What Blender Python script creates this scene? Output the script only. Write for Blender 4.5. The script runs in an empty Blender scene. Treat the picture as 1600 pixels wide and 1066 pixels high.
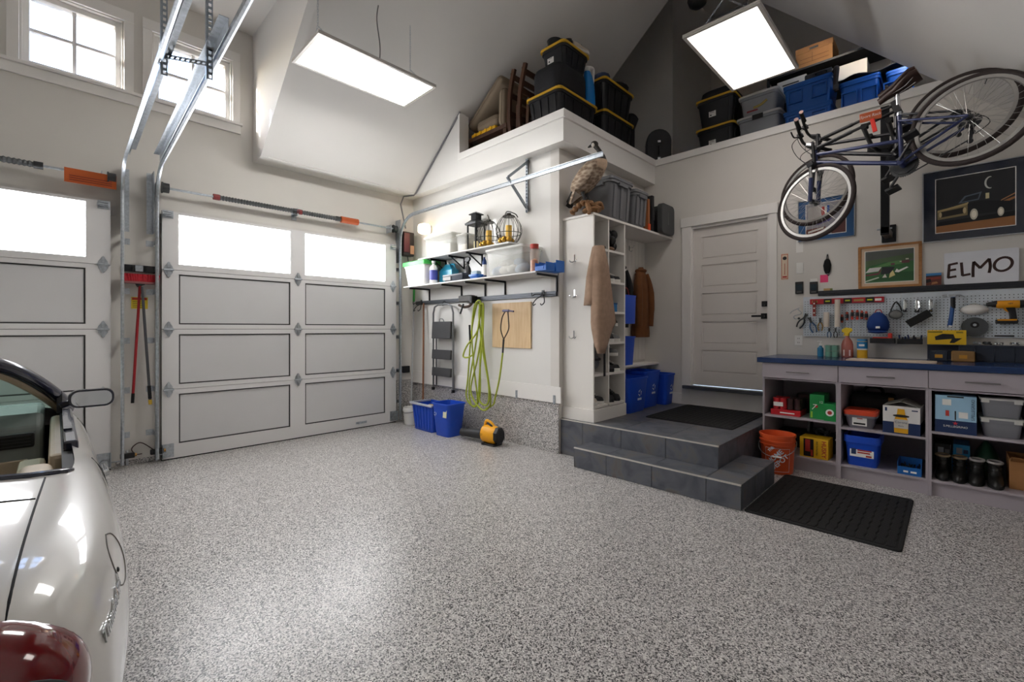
import bpy, bmesh, math, random
from mathutils import Vector, Matrix, Euler

SC = bpy.context.scene
COL = SC.collection
PI = math.pi
R = math.radians
V = Vector

# ------------------------------------------------------------------ camera
F, CX, CY, H = 702.0, 800.0, 514.0, 1.37          # focal length (px), principal point, eye height
TH = R(44.5)
FW = V((-math.sin(TH), math.cos(TH), 0)); RT = V((math.cos(TH), math.sin(TH), 0)); UP = V((0, 0, 1))
EYE = V((0, 0, H))
cam = bpy.data.cameras.new('camera')
cam.lens = F / 1600 * 36; cam.sensor_width = 36; cam.sensor_fit = 'HORIZONTAL'
cam.shift_y = -19 / 1600; cam.clip_start = 0.05
camo = bpy.data.objects.new('camera', cam); COL.objects.link(camo)
camo.location = EYE; camo.rotation_euler = (PI / 2, 0, TH)
SC.camera = camo

# ------------------------------------------------------------------ world, sun, exposure
w = bpy.data.worlds.new('world'); SC.world = w; w.use_nodes = True
nt = w.node_tree; bg = nt.nodes['Background']
sky = nt.nodes.new('ShaderNodeTexSky'); sky.sky_type = 'NISHITA'; sky.sun_disc = False
sky.sun_elevation = R(32); sky.sun_rotation = R(0); sky.air_density = 1.0; sky.dust_density = 3.0
nt.links.new(sky.outputs[0], bg.inputs[0]); bg.inputs[1].default_value = 0.9
SUN_DIR = V((0.50, 1.0, -0.42)).normalized()
sl = bpy.data.lights.new('sun_offscreen', 'SUN'); sl.energy = 7.0; sl.angle = R(0.6); sl.color = (1, .95, .88)
so = bpy.data.objects.new('sun_offscreen', sl); COL.objects.link(so); so.location = (-12, -6, 10)
so.rotation_euler = SUN_DIR.to_track_quat('-Z', 'Y').to_euler()
sky.sun_rotation = math.atan2(-SUN_DIR.x, -SUN_DIR.y)
PANE_LIGHT = 6.0          # glow put into the frosted door glass, standing for daylight
LAMP_LIGHT = 8.0         # hanging LED panels
SC.view_settings.view_transform = 'Standard'; SC.view_settings.look = 'None'
SC.view_settings.gamma = 1.0; SC.view_settings.use_curve_mapping = False
SC.view_settings.exposure = 1.55
try:
    SC.cycles.use_denoising = True
    SC.cycles.max_bounces = 10; SC.cycles.diffuse_bounces = 5; SC.cycles.glossy_bounces = 4
    SC.cycles.transparent_max_bounces = 12; SC.cycles.caustics_reflective = False; SC.cycles.caustics_refractive = False
    SC.cycles.sample_clamp_indirect = 6.0
except Exception:
    pass

# ------------------------------------------------------------------ pixel -> place on a known plane
def ray(px, py): return FW + RT * ((px - CX) / F) + UP * ((CY - py) / F)
def atz(px, py, z=0.0):
    d = ray(px, py); return EYE + d * ((z - H) / d.z)
def atx(px, py, x):
    d = ray(px, py); return EYE + d * (x / d.x)
def aty(px, py, y):
    d = ray(px, py); return EYE + d * (y / d.y)

# ------------------------------------------------------------------ materials
def lin(c):
    if isinstance(c, str): c = tuple(int(c[i:i + 2], 16) / 255 for i in (0, 2, 4))
    return tuple(x / 12.92 if x <= .04045 else ((x + .055) / 1.055) ** 2.4 for x in c)
MATS = {}
def mat(name, col='808080', rough=.5, metal=0.0, var=(6, .06), bump=None, coat=0.0, trans=0.0, emit=0.0, alpha=1.0, spec=.5, ior=1.45):
    if name in MATS: return MATS[name]
    m = bpy.data.materials.new(name); m.use_nodes = True
    t = m.node_tree; b = t.nodes['Principled BSDF']
    c = lin(col)
    b.inputs['Base Color'].default_value = (*c, 1); b.inputs['Roughness'].default_value = rough
    b.inputs['Metallic'].default_value = metal; b.inputs['Coat Weight'].default_value = coat
    b.inputs['Coat Roughness'].default_value = .05
    b.inputs['Transmission Weight'].default_value = trans; b.inputs['Alpha'].default_value = alpha
    b.inputs['Specular IOR Level'].default_value = spec; b.inputs['IOR'].default_value = ior
    if emit:
        b.inputs['Emission Color'].default_value = (*c, 1); b.inputs['Emission Strength'].default_value = emit
    if var or bump:
        tc = t.nodes.new('ShaderNodeTexCoord')
    if var:
        n = t.nodes.new('ShaderNodeTexNoise'); n.inputs['Scale'].default_value = var[0]; n.inputs['Detail'].default_value = 4
        t.links.new(tc.outputs['Object'], n.inputs['Vector'])
        mr = t.nodes.new('ShaderNodeMapRange'); mr.inputs[1].default_value = .25; mr.inputs[2].default_value = .75
        mr.inputs[3].default_value = 1 - var[1]; mr.inputs[4].default_value = 1 + var[1]
        t.links.new(n.outputs['Fac'], mr.inputs[0])
        mx = t.nodes.new('ShaderNodeVectorMath'); mx.operation = 'SCALE'
        mx.inputs[0].default_value = c; t.links.new(mr.outputs[0], mx.inputs['Scale'])
        t.links.new(mx.outputs[0], b.inputs['Base Color'])
    if bump:
        n2 = t.nodes.new('ShaderNodeTexNoise'); n2.inputs['Scale'].default_value = bump[0]; n2.inputs['Detail'].default_value = 3
        t.links.new(tc.outputs['Object'], n2.inputs['Vector'])
        bp = t.nodes.new('ShaderNodeBump'); bp.inputs['Strength'].default_value = bump[1]; bp.inputs['Distance'].default_value = .01
        t.links.new(n2.outputs['Fac'], bp.inputs['Height']); t.links.new(bp.outputs[0], b.inputs['Normal'])
    MATS[name] = m
    return m

def ramp(t, stops, interp='LINEAR'):
    r = t.nodes.new('ShaderNodeValToRGB'); cr = r.color_ramp; cr.interpolation = interp
    while len(cr.elements) < len(stops): cr.elements.new(.5)
    for e, (p, c) in zip(cr.elements, stops):
        e.position = p; e.color = (*lin(c), 1)
    return r

def flake_mat(name, scale, rough):
    """speckled epoxy: chips of vinyl flake in a clear coat"""
    m = bpy.data.materials.new(name); m.use_nodes = True; t = m.node_tree; b = t.nodes['Principled BSDF']
    tc = t.nodes.new('ShaderNodeTexCoord')
    v = t.nodes.new('ShaderNodeTexVoronoi'); v.inputs['Scale'].default_value = scale
    t.links.new(tc.outputs['Object'], v.inputs['Vector'])
    s = t.nodes.new('ShaderNodeSeparateColor'); t.links.new(v.outputs['Color'], s.inputs[0])
    r = ramp(t, [(0, '242223'), (.13, '4f4c4d'), (.25, '8f8b8a'), (.40, 'b5b1af'), (.60, 'cbc7c4'), (.82, 'dcd9d6'), (.96, 'f0eeea')], 'CONSTANT')
    t.links.new(s.outputs[0], r.inputs[0])
    t.links.new(r.outputs[0], b.inputs['Base Color'])
    n = t.nodes.new('ShaderNodeTexNoise'); n.inputs['Scale'].default_value = 30
    t.links.new(tc.outputs['Object'], n.inputs['Vector'])
    mr = t.nodes.new('ShaderNodeMapRange'); mr.inputs[3].default_value = rough - .06; mr.inputs[4].default_value = rough + .08
    t.links.new(n.outputs['Fac'], mr.inputs[0]); t.links.new(mr.outputs[0], b.inputs['Roughness'])
    bp = t.nodes.new('ShaderNodeBump'); bp.inputs['Strength'].default_value = .12; bp.inputs['Distance'].default_value = .002
    t.links.new(s.outputs[1], bp.inputs['Height']); t.links.new(bp.outputs[0], b.inputs['Normal'])
    MATS[name] = m
    return m

def wood_mat(name, c0, c1, rough=.5, axis='X', scale=9):
    m = bpy.data.materials.new(name); m.use_nodes = True; t = m.node_tree; b = t.nodes['Principled BSDF']
    tc = t.nodes.new('ShaderNodeTexCoord'); mp = t.nodes.new('ShaderNodeMapping')
    sc = {'X': (1, 8, 8), 'Y': (8, 1, 8), 'Z': (8, 8, 1)}[axis]; mp.inputs['Scale'].default_value = sc
    t.links.new(tc.outputs['Object'], mp.inputs[0])
    n = t.nodes.new('ShaderNodeTexNoise'); n.inputs['Scale'].default_value = scale; n.inputs['Detail'].default_value = 5
    t.links.new(mp.outputs[0], n.inputs['Vector'])
    r = ramp(t, [(.3, c0), (.7, c1)]); t.links.new(n.outputs['Fac'], r.inputs[0])
    t.links.new(r.outputs[0], b.inputs['Base Color']); b.inputs['Roughness'].default_value = rough
    MATS[name] = m
    return m

def glass_mat(name, tint='f4f8f8', rough=.0, opacity=.12):
    """thin sheet: mostly see-through with a glossy skin"""
    m = bpy.data.materials.new(name); m.use_nodes = True; t = m.node_tree
    b = t.nodes['Principled BSDF']; out = t.nodes['Material Output']
    tr = t.nodes.new('ShaderNodeBsdfTransparent'); tr.inputs[0].default_value = (*lin(tint), 1)
    b.inputs['Base Color'].default_value = (*lin(tint), 1); b.inputs['Roughness'].default_value = max(rough, .05)
    mx = t.nodes.new('ShaderNodeMixShader'); mx.inputs[0].default_value = opacity
    t.links.new(tr.outputs[0], mx.inputs[1]); t.links.new(b.outputs[0], mx.inputs[2]); t.links.new(mx.outputs[0], out.inputs[0])
    MATS[name] = m
    return m

# ------------------------------------------------------------------ mesh building
def rotz(a): return Matrix.Rotation(a, 4, 'Z')
def xf(loc=(0, 0, 0), rx=0, ry=0, rz=0, s=1.0):
    return Matrix.Translation(loc) @ Euler((rx, ry, rz)).to_matrix().to_4x4() @ Matrix.Scale(s, 4)

class MB:
    def __init__(self, M=None): self.v = []; self.f = []; self.m = []; self.M = M
    def add(self, vs, fs, mi=0, M=None):
        o = len(self.v); MM = M if M is not None else None
        for p in vs:
            p = V(p)
            if MM is not None: p = MM @ p
            if self.M is not None: p = self.M @ p
            self.v.append(p)
        for f in fs: self.f.append([o + i for i in f]); self.m.append(mi)
        return self
    def box(self, x0, x1, y0, y1, z0, z1, mi=0, M=None):
        vs = [(x, y, z) for z in (z0, z1) for y in (y0, y1) for x in (x0, x1)]
        return self.add(vs, [(0, 2, 3, 1), (4, 5, 7, 6), (0, 1, 5, 4), (2, 6, 7, 3), (0, 4, 6, 2), (1, 3, 7, 5)], mi, M)
    def boxc(self, c, s, rx=0, ry=0, rz=0, mi=0):
        return self.box(-s[0] / 2, s[0] / 2, -s[1] / 2, s[1] / 2, -s[2] / 2, s[2] / 2, mi, xf(c, rx, ry, rz))
    def taper(self, x0, x1, y0, y1, z0, z1, k, mi=0, M=None):
        """box whose bottom is k times the size of its top"""
        cx, cy = (x0 + x1) / 2, (y0 + y1) / 2
        b = [(cx + (x - cx) * k, cy + (y - cy) * k, z0) for y in (y0, y1) for x in (x0, x1)]
        tp = [(x, y, z1) for y in (y0, y1) for x in (x0, x1)]
        return self.add(b + tp, [(0, 2, 3, 1), (4, 5, 7, 6), (0, 1, 5, 4), (2, 6, 7, 3), (0, 4, 6, 2), (1, 3, 7, 5)], mi, M)
    def bar(self, p0, p1, w, h, up=(0, 0, 1), mi=0):
        p0, p1 = V(p0), V(p1); d = (p1 - p0); L = d.length; d.normalize(); u = V(up)
        s = d.cross(u)
        if s.length < 1e-5: s = d.cross(V((1, 0, 0)))
        s.normalize(); u = s.cross(d)
        vs = []
        for q in (p0, p1):
            for a, b in ((-1, -1), (1, -1), (1, 1), (-1, 1)): vs.append(q + s * (a * w / 2) + u * (b * h / 2))
        return self.add(vs, [(3, 2, 1, 0), (4, 5, 6, 7), (0, 1, 5, 4), (1, 2, 6, 5), (2, 3, 7, 6), (3, 0, 4, 7)], mi)
    def cyl(self, p0, p1, r0, r1=None, n=16, mi=0, caps=True):
        r1 = r0 if r1 is None else r1
        p0, p1 = V(p0), V(p1); d = (p1 - p0).normalized()
        s = d.cross(V((0, 0, 1)))
        if s.length < 1e-4: s = V((1, 0, 0))
        s.normalize(); u = d.cross(s)
        vs = []
        for q, r in ((p0, r0), (p1, r1)):
            for i in range(n):
                a = 2 * PI * i / n; vs.append(q + s * (math.cos(a) * r) + u * (math.sin(a) * r))
        fs = [(i, (i + 1) % n, n + (i + 1) % n, n + i) for i in range(n)]
        if caps: fs += [tuple(range(n))[::-1], tuple(range(n, 2 * n))]
        return self.add(vs, fs, mi)
    def tube(self, pts, r, n=8, closed=False, mi=0):
        pts = [V(p) for p in pts]; N = len(pts); rs = r if isinstance(r, (list, tuple)) else [r] * N
        tang = []
        for i in range(N):
            a = pts[(i - 1) % N] if (closed or i > 0) else pts[i]
            b = pts[(i + 1) % N] if (closed or i < N - 1) else pts[i]
            t = (b - a); tang.append(t.normalized() if t.length > 1e-9 else V((0, 0, 1)))
        s = tang[0].cross(V((0, 0, 1)))
        if s.length < 1e-3: s = tang[0].cross(V((1, 0, 0)))
        s.normalize(); vs = []
        for i in range(N):
            s = (s - tang[i] * s.dot(tang[i]))
            if s.length < 1e-6: s = tang[i].orthogonal()
            s.normalize(); u = tang[i].cross(s)
            for k in range(n):
                a = 2 * PI * k / n; vs.append(pts[i] + s * (math.cos(a) * rs[i]) + u * (math.sin(a) * rs[i]))
        fs = []
        for i in range(N if closed else N - 1):
            j = (i + 1) % N
            for k in range(n): fs.append((i * n + k, i * n + (k + 1) % n, j * n + (k + 1) % n, j * n + k))
        if not closed: fs += [tuple(range(n))[::-1], tuple(range((N - 1) * n, N * n))]
        return self.add(vs, fs, mi)
    def lathe(self, prof, n=24, M=None, mi=0, sx=1.0, sy=1.0):
        vs = []; fs = []
        for r, z in prof:
            for i in range(n):
                a = 2 * PI * i / n; vs.append((math.cos(a) * r * sx, math.sin(a) * r * sy, z))
        for j in range(len(prof) - 1):
            for i in range(n): fs.append((j * n + i, j * n + (i + 1) % n, (j + 1) * n + (i + 1) % n, (j + 1) * n + i))
        if prof[0][0] > 1e-6: fs.append(tuple(range(n))[::-1])
        if prof[-1][0] > 1e-6: fs.append(tuple(range((len(prof) - 1) * n, len(prof) * n)))
        return self.add(vs, fs, mi, M)
    def prism(self, poly, a0, a1, axis='y', mi=0, M=None):
        """polygon extruded along an axis; poly coordinates are the other two axes in order"""
        def p(q, a):
            return {'x': (a, q[0], q[1]), 'y': (q[0], a, q[1]), 'z': (q[0], q[1], a)}[axis]
        n = len(poly)
        vs = [p(q, a0) for q in poly] + [p(q, a1) for q in poly]
        fs = [tuple(range(n))[::-1], tuple(range(n, 2 * n))] + [(i, (i + 1) % n, n + (i + 1) % n, n + i) for i in range(n)]
        return self.add(vs, fs, mi, M)
    def ell(self, c, r, n=16, m=10, mi=0, M=None):
        vs = []; fs = []
        for j in range(m + 1):
            ph = -PI / 2 + PI * j / m
            for i in range(n):
                a = 2 * PI * i / n
                vs.append((c[0] + r[0] * math.cos(a) * math.cos(ph), c[1] + r[1] * math.sin(a) * math.cos(ph), c[2] + r[2] * math.sin(ph)))
        for j in range(m):
            for i in range(n): fs.append((j * n + i, j * n + (i + 1) % n, (j + 1) * n + (i + 1) % n, (j + 1) * n + i))
        return self.add(vs, fs, mi, M)
    def loft(self, rings, mi=0, closed=True, caps=True, M=None):
        n = len(rings[0]); vs = [p for r in rings for p in r]; fs = []
        for j in range(len(rings) - 1):
            for i in range(n if closed else n - 1): fs.append((j * n + i, j * n + (i + 1) % n, (j + 1) * n + (i + 1) % n, (j + 1) * n + i))
        if caps and closed: fs += [tuple(range(n))[::-1], tuple(range((len(rings) - 1) * n, len(rings) * n))]
        return self.add(vs, fs, mi, M)
    def quad(self, a, b, c, d, mi=0): return self.add([a, b, c, d], [(0, 1, 2, 3)], mi)
    def build(self, name, mats, parent=None, smooth=False, bevel=0.0, seg=2, sub=0, solid=0.0, angle=38, loc=None):
        me = bpy.data.meshes.new(name)
        vs = self.v
        if loc is not None: vs = [p - V(loc) for p in vs]
        me.from_pydata([tuple(p) for p in vs], [], self.f)
        if not isinstance(mats, (list, tuple)): mats = [mats]
        for m_ in mats: me.materials.append(m_ if not isinstance(m_, str) else MATS[m_])
        for p, i in zip(me.polygons, self.m): p.material_index = i
        bm = bmesh.new(); bm.from_mesh(me)
        bmesh.ops.remove_doubles(bm, verts=bm.verts, dist=1e-6)
        bmesh.ops.recalc_face_normals(bm, faces=bm.faces); bm.to_mesh(me); bm.free()
        if smooth:
            for p in me.polygons: p.use_smooth = True
            me.set_sharp_from_angle(angle=R(angle))
        o = bpy.data.objects.new(name, me); COL.objects.link(o)
        if loc is not None: o.location = loc
        if parent is not None: o.parent = parent
        if solid:
            s = o.modifiers.new('solid', 'SOLIDIFY'); s.thickness = solid; s.offset = 0
        if bevel:
            b = o.modifiers.new('bevel', 'BEVEL'); b.width = bevel; b.segments = seg; b.limit_method = 'ANGLE'; b.angle_limit = R(40)
        if sub:
            s = o.modifiers.new('sub', 'SUBSURF'); s.levels = sub; s.render_levels = sub
        return o

def tag(o, label=None, cat=None, group=None, kind=None):
    if label: o['label'] = label
    if cat: o['category'] = cat
    if group: o['group'] = group
    if kind: o['kind'] = kind
    return o
def thing(name, label, cat, loc=(0, 0, 0), rz=0.0, group=None, rx=0.0, ry=0.0):
    o = bpy.data.objects.new(name, None); COL.objects.link(o); o.empty_display_size = .05
    o.location = loc; o.rotation_euler = (rx, ry, rz)
    return tag(o, label, cat, group)
def struct(name, mb, m, parent=None, label=None, **k):
    o = mb.build(name, m, parent, **k)
    if parent is None: o['kind'] = 'structure'
    if label: o['label'] = label
    return o
def part_copy(o, parent, **k):
    c = o.copy(); COL.objects.link(c); c.parent = parent
    for a, b in k.items(): setattr(c, a, b)
    return c
def copy_tree(o, parent=None, loc=None, rz=None, label=None):
    c = o.copy(); COL.objects.link(c); c.parent = parent
    if loc is not None: c.location = loc
    if rz is not None: c.rotation_euler.z = rz
    if label: c['label'] = label
    for ch in list(o.children): copy_tree(ch, c)
    return c
def rrect(w, h, r, n=4):
    """rounded rectangle outline centred on 0"""
    out = []
    for cx, cy, a0 in ((w / 2 - r, h / 2 - r, 0), (-w / 2 + r, h / 2 - r, 90), (-w / 2 + r, -h / 2 + r, 180), (w / 2 - r, -h / 2 + r, 270)):
        for i in range(n + 1):
            a = R(a0 + 90 * i / n); out.append((cx + r * math.cos(a), cy + r * math.sin(a)))
    return out
def smooth_path(pts, per=6, closed=False):
    """Catmull-Rom through the points"""
    P = [V(p) for p in pts]; n = len(P); out = []
    rng = range(n) if closed else range(n - 1)
    for i in rng:
        p0 = P[(i - 1) % n] if closed or i > 0 else P[0]; p1 = P[i]; p2 = P[(i + 1) % n]
        p3 = P[(i + 2) % n] if closed or i + 2 < n else P[-1]
        for k in range(per):
            t = k / per
            out.append(.5 * ((2 * p1) + (p2 - p0) * t + (2 * p0 - 5 * p1 + 4 * p2 - p3) * t * t + (3 * p1 - p0 - 3 * p2 + p3) * t ** 3))
    if not closed: out.append(P[-1])
    return out
def lettering(text, size, m, parent, M, name='lettering', depth=.0006, shear=0.0, align='CENTER', bold=0.0, sx=1.0):
    """flat raised letters; M places the text plane (x right, y up, z out of the surface)"""
    cu = bpy.data.curves.new(name, 'FONT'); cu.body = text; cu.size = size; cu.extrude = depth
    cu.align_x = align; cu.align_y = 'CENTER'; cu.shear = shear; cu.offset = bold; cu.resolution_u = 3
    tmp = bpy.data.objects.new('tmp_text', cu); COL.objects.link(tmp)
    dg = bpy.context.evaluated_depsgraph_get(); me = bpy.data.meshes.new_from_object(tmp.evaluated_get(dg))
    bpy.data.objects.remove(tmp); bpy.data.curves.remove(cu)
    me.name = name
    me.transform(M @ Matrix.Diagonal((sx, 1, 1, 1)))
    me.materials.clear(); me.materials.append(m if not isinstance(m, str) else MATS[m])
    o = bpy.data.objects.new(name, me); COL.objects.link(o); o.parent = parent
    return o
def frame_xz(loc, rz=0.0, lean=0.0):
    """text plane standing up, facing -Y before the turn rz"""
    return Matrix.Translation(loc) @ rotz(rz) @ Matrix.Rotation(PI / 2 + lean, 4, 'X')
# ------------------------------------------------------------------ main planes (metres)
XW, XD = -5.94, -5.84        # garage-door wall, inner face of the doors
YW2, YG, YW3 = 3.87, 3.74, 5.77
XN, XL = -3.08, -2.92        # nook wall, loft edge above it
XB, YB = 1.4, -3.8           # walls behind the camera
ZS = 3.35                    # soffit under slope and loft
ZC, ZC0 = 3.676, 3.59        # loft cap top, cap bottom
XS = atz(404, 244, ZS).x     # foot of the sloped ceiling
MS = .83
YDS = 1.65                   # dormer cheek
ZD = 4.85                    # dormer ceiling
ZL, ZST = .387, .196         # landing, step
def zslope(x): return ZS + MS * (x - XS)
def zright(x): return 3.582 - x
XR = (3.582 - ZS + MS * XS) / (1 + MS); ZR = zright(XR)

paint = mat('wall paint', 'd5d1cb', .75, var=(3, .02), bump=(180, .04))
paint_lo = mat('wall paint beige', 'd5cdc2', .75, var=(3, .02), bump=(180, .04))
white = mat('white trim paint', 'e5e2de', .45, var=(3, .02))
ceil_m = mat('ceiling paint', 'dad7d3', .85, var=(2, .02), bump=(220, .05))
panel_m = mat('white wall board', 'dedcd8', .35, var=(2, .02))
loft_m = mat('loft paint', 'aba59d', .8, var=(3, .03))
flake = flake_mat('flake epoxy floor', 185, .31)
flake_v = flake_mat('flake epoxy curb', 190, .42)
galv = mat('galvanized steel', 'b4bac0', .34, .9, var=(40, .22), bump=(60, .05))
dsteel = mat('dark steel', '4a4b4c', .4, .8, var=(30, .15))
black = mat('black plastic', '17171a', .45, var=(20, .1))
blackm = mat('black metal', '1c1d1f', .4, .3, var=(20, .1))
rubber = mat('black rubber', '151515', .75, var=(30, .12), bump=(300, .2))
chrome = mat('chrome', 'd8dadc', .12, 1.0, var=None)

def wall_x(name, x0, x1, y0, y1, z0, z1, holes, m):
    """wall in the plane x = const with rectangular holes (y0,y1,z0,z1)"""
    ys = sorted({y0, y1, *[v for h in holes for v in h[:2]]}); zs = sorted({z0, z1, *[v for h in holes for v in h[2:]]})
    mb = MB()
    for a, b in zip(ys, ys[1:]):
        for c, d in zip(zs, zs[1:]):
            if any(h[0] <= (a + b) / 2 <= h[1] and h[2] <= (c + d) / 2 <= h[3] for h in holes): continue
            mb.box(x0, x1, a, b, c, d)
    return struct(name, mb, m)
def wall_y(name, y0, y1, x0, x1, z0, z1, holes, m):
    xs = sorted({x0, x1, *[v for h in holes for v in h[:2]]}); zs = sorted({z0, z1, *[v for h in holes for v in h[2:]]})
    mb = MB()
    for a, b in zip(xs, xs[1:]):
        for c, d in zip(zs, zs[1:]):
            if any(h[0] <= (a + b) / 2 <= h[1] and h[2] <= (c + d) / 2 <= h[3] for h in holes): continue
            mb.box(a, b, y0, y1, c, d)
    return struct(name, mb, m)

# garage doors: openings and clerestory windows
D1A, D1B = atx(253, 720, XD).y, atx(619, 660, XD).y
D2B = atx(173, 735, XD).y; D2A = D2B - (D1B - D1A)
DTOP = 2.60
WZ0, WZ1 = atx(372, 196, XW).z, None      # clerestory glass opening, set from the sill
wA0, wA1 = atx(240, 100, XW).y, atx(361, 150, XW).y          # right window opening
wB0, wB1 = atx(33, 60, XW).y, atx(191, 100, XW).y
WZ0 = atx(361, 190, XW).z; WZ1 = atx(361, 97, XW).z
struct('floor', MB().box(XW - .25, XB + .2, YB - .2, YW3 + .2, -.15, 0), flake)
wall_x('wall_left', XW - .2, XW, YB, YW2 + .2, 0, ZD,
       [(D1A + .06, D1B - .06, 0, DTOP - .12), (D2A + .06, D2B - .06, 0, DTOP - .12), (wA0, wA1, WZ0, WZ1), (wB0, wB1, WZ0, WZ1)], paint)
struct('wall_back', MB().box(XW - .2, XN - .12, YW2, YW2 + .15, 0, 3.4), panel_m)
struct('wall_nook', MB().box(XN - .12, XN, YW2, YW3, 0, 3.4), paint)
struct('wall_right', MB().box(XB, XB + .15, YB, YW3 + .15, 0, 2.7), paint)
struct('wall_front', MB().box(XW - .2, XB + .15, YB - .15, YB, 0, 6.2), paint)
# sloped ceilings
T = .10
xd = XS + (ZD - ZS) / MS
mb = MB()
mb.prism([(XS, ZS), (XR, ZR), (XR, ZR + .14), (XS - .14, ZS + .02)], YDS + .02, YW3 + .01, 'y')
mb.prism([(xd, ZD), (XR, ZR + .002), (XR, ZR + .14), (xd - .14, ZD + .02)], YB - .02, YDS + .02, 'y')
mb.box(XW - .1, XS + .02, YDS + .005, YW2 + .1, ZS + .003, ZS + .06)               # soffit at the eave
mb.box(XW - .18, xd + .05, YB - .03, YDS + .09, ZD - .001, ZD + .1)                # dormer ceiling
mb.prism([(XR, ZR), (.98, zright(.98)), (1.10, zright(.98) + .01), (XR, ZR + .14)], YB - .02, YW3 + .01, 'y')
mb.box(.97, XB + .14, YB - .03, YW3 + .02, zright(.98), zright(.98) + .08)
struct('ceiling', mb, ceil_m)
mb = MB()
mb.prism([(XW - .1, ZS - .002), (XS + .03, ZS - .002), (XS + .06, ZS + .02), (xd + .2, ZD + .06), (XW - .1, ZD + .06)], YDS, YDS + .08, 'y')
struct('wall_dormer', mb, ceil_m)
# gable wall over the shelf wall, with the loft opening
XO = aty(719, 240, YG).x
mb = MB()
mb.prism([(XS - .02, ZS), (XL, ZS), (XL, ZC0), (XO, ZC0), (XO, zslope(XO) + .03), (XS - .02, ZS + .03)], YG, YG + .1, 'y')
mb.box(XL - .1, XL - .0005, YG + .1, YW3 + .1, ZS + .0005, ZC0)
mb.box(XS, XL - .1, YG + .1, YW3 + .1, ZS + .001, ZS + .05)             # soffit
struct('wall_gable', mb, panel_m)
mb = MB()
mb.box(XO, XL + .025, YG - .025, YG + .14, ZC0, ZC)
mb.box(XL - .14, XL + .0245, YG + .14, YW3 + .138, ZC0 + .0005, ZC - .0003)
mb.box(XL + .0245, .02, YW3 - .027, YW3 + .14, ZC0 + .0002, ZC - .0002)
mb.box(XO - .03, XO + .01, YG - .02, YG + .138, ZC0 + .001, zslope(XO) - .02)
struct('trim_1', mb, white, bevel=.004)
struct('floor_loft', MB().box(XS, XL - .1, YG + .1, YW3 + .11, ZS + .05, 3.60).box(-4.6, XB, YW3 + .12, 8.6, 3.4, 3.599), loft_m)
# the dark room behind the loft rail
mb = MB()
mb.box(-4.7, -4.6, YW3 + .07, 6.9, 3.3, 7.1)                           # far left
xa = aty(1051, 150, 6.9).x
mb.box(-4.7, xa, 6.9, 7.0, 3.4, 7.1)                              # wall facing the garage
mb.box(xa - .1, xa - .0005, 7.0, 8.5, 3.4, 7.1)
mb.box(xa - .1, XB, 8.5, 8.6, 3.4, 7.1)
mb.box(XB, XB + .1, YW3 + .06, 8.6, 3.4, 7.1)
mb.box(-4.7, XB + .1, YW3, 8.6, 7.1, 7.2)
mb.prism([(XS, ZS + .05), (XR, ZR + .05), (XB + .1, zright(.98) + .05), (XB + .1, 7.2), (XS, 7.2)], YW3, YW3 + .06, 'y')
o = struct('wall_loft_room', mb, paint)
# ------------------------------------------------------------------ clerestory windows
def window(name, y0, y1, label):
    o = MB()
    x0, x1 = XW - .12, XW - .06
    fr = MB()
    for a, b, c, d in ((y0 + .002, y0 + .05, WZ0 + .002, WZ1 - .002), (y1 - .05, y1 - .002, WZ0 + .002, WZ1 - .002), (y0 + .05, y1 - .05, WZ0 + .002, WZ0 + .05), (y0 + .05, y1 - .05, WZ1 - .05, WZ1 - .002)):
        fr.box(x0 - .02, x1 + .02, a, b, c, d)
    root = fr.build(name, white, bevel=.004); tag(root, label, kind='structure')
    ym = (y0 + y1) / 2; zm = (WZ0 + WZ1) / 2
    MB().box(x0 + .01, x1, ym - .014, ym + .014, WZ0 + .05, WZ1 - .05).build('glazing_bar', white, root)
    MB().box(x0 + .012, x1 - .002, y0 + .05, y1 - .05, zm - .014, zm + .014).build('glazing_bar', white, root)
    for a, b in ((y0 + .05, ym - .014), (ym + .014, y1 - .05)):
        for c, d in ((WZ0 + .05, zm - .014), (zm + .014, WZ1 - .05)):
            MB().box(x0 + .028, x0 + .034, a, b, c, d).build('pane', wglass, root)
    cs = MB()
    for a, b in ((y0 - .09, y0 - .012), (y1 + .012, y1 + .09)): cs.box(XW + .0005, XW + .022, a, b, WZ0, WZ1 + .012)
    cs.box(XW, XW + .026, y0 - .09, y1 + .09, WZ1 + .012, WZ1 + .12)
    cs.build('window_casing', white, root, bevel=.003)
    [MB().box(XW - .20, XW - .001, a_, b_, WZ0 + .003, WZ1 - .003).build('jamb', white, root) for a_, b_ in ((y0 - .006, y0 + .006), (y1 - .006, y1 + .006))]
    return root
wglass = glass_mat('window glass', 'f6faff', .0, .06)
window('window_1', wA0, wA1, 'white four-pane clerestory window beside the dormer cheek')
window('window_2', wB0, wB1, 'white four-pane clerestory window farther from the dormer cheek')
mb = MB(); mb.box(XW, XW + .045, wB0 - .4, wA1 + .11, WZ0 - .03, WZ0); mb.box(XW, XW + .024, wB0 - .4, wA1 + .095, WZ0 - .125, WZ0 - .03)
struct('trim_2', mb, white, bevel=.004, label='white window sill and apron under the clerestory windows')

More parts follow.
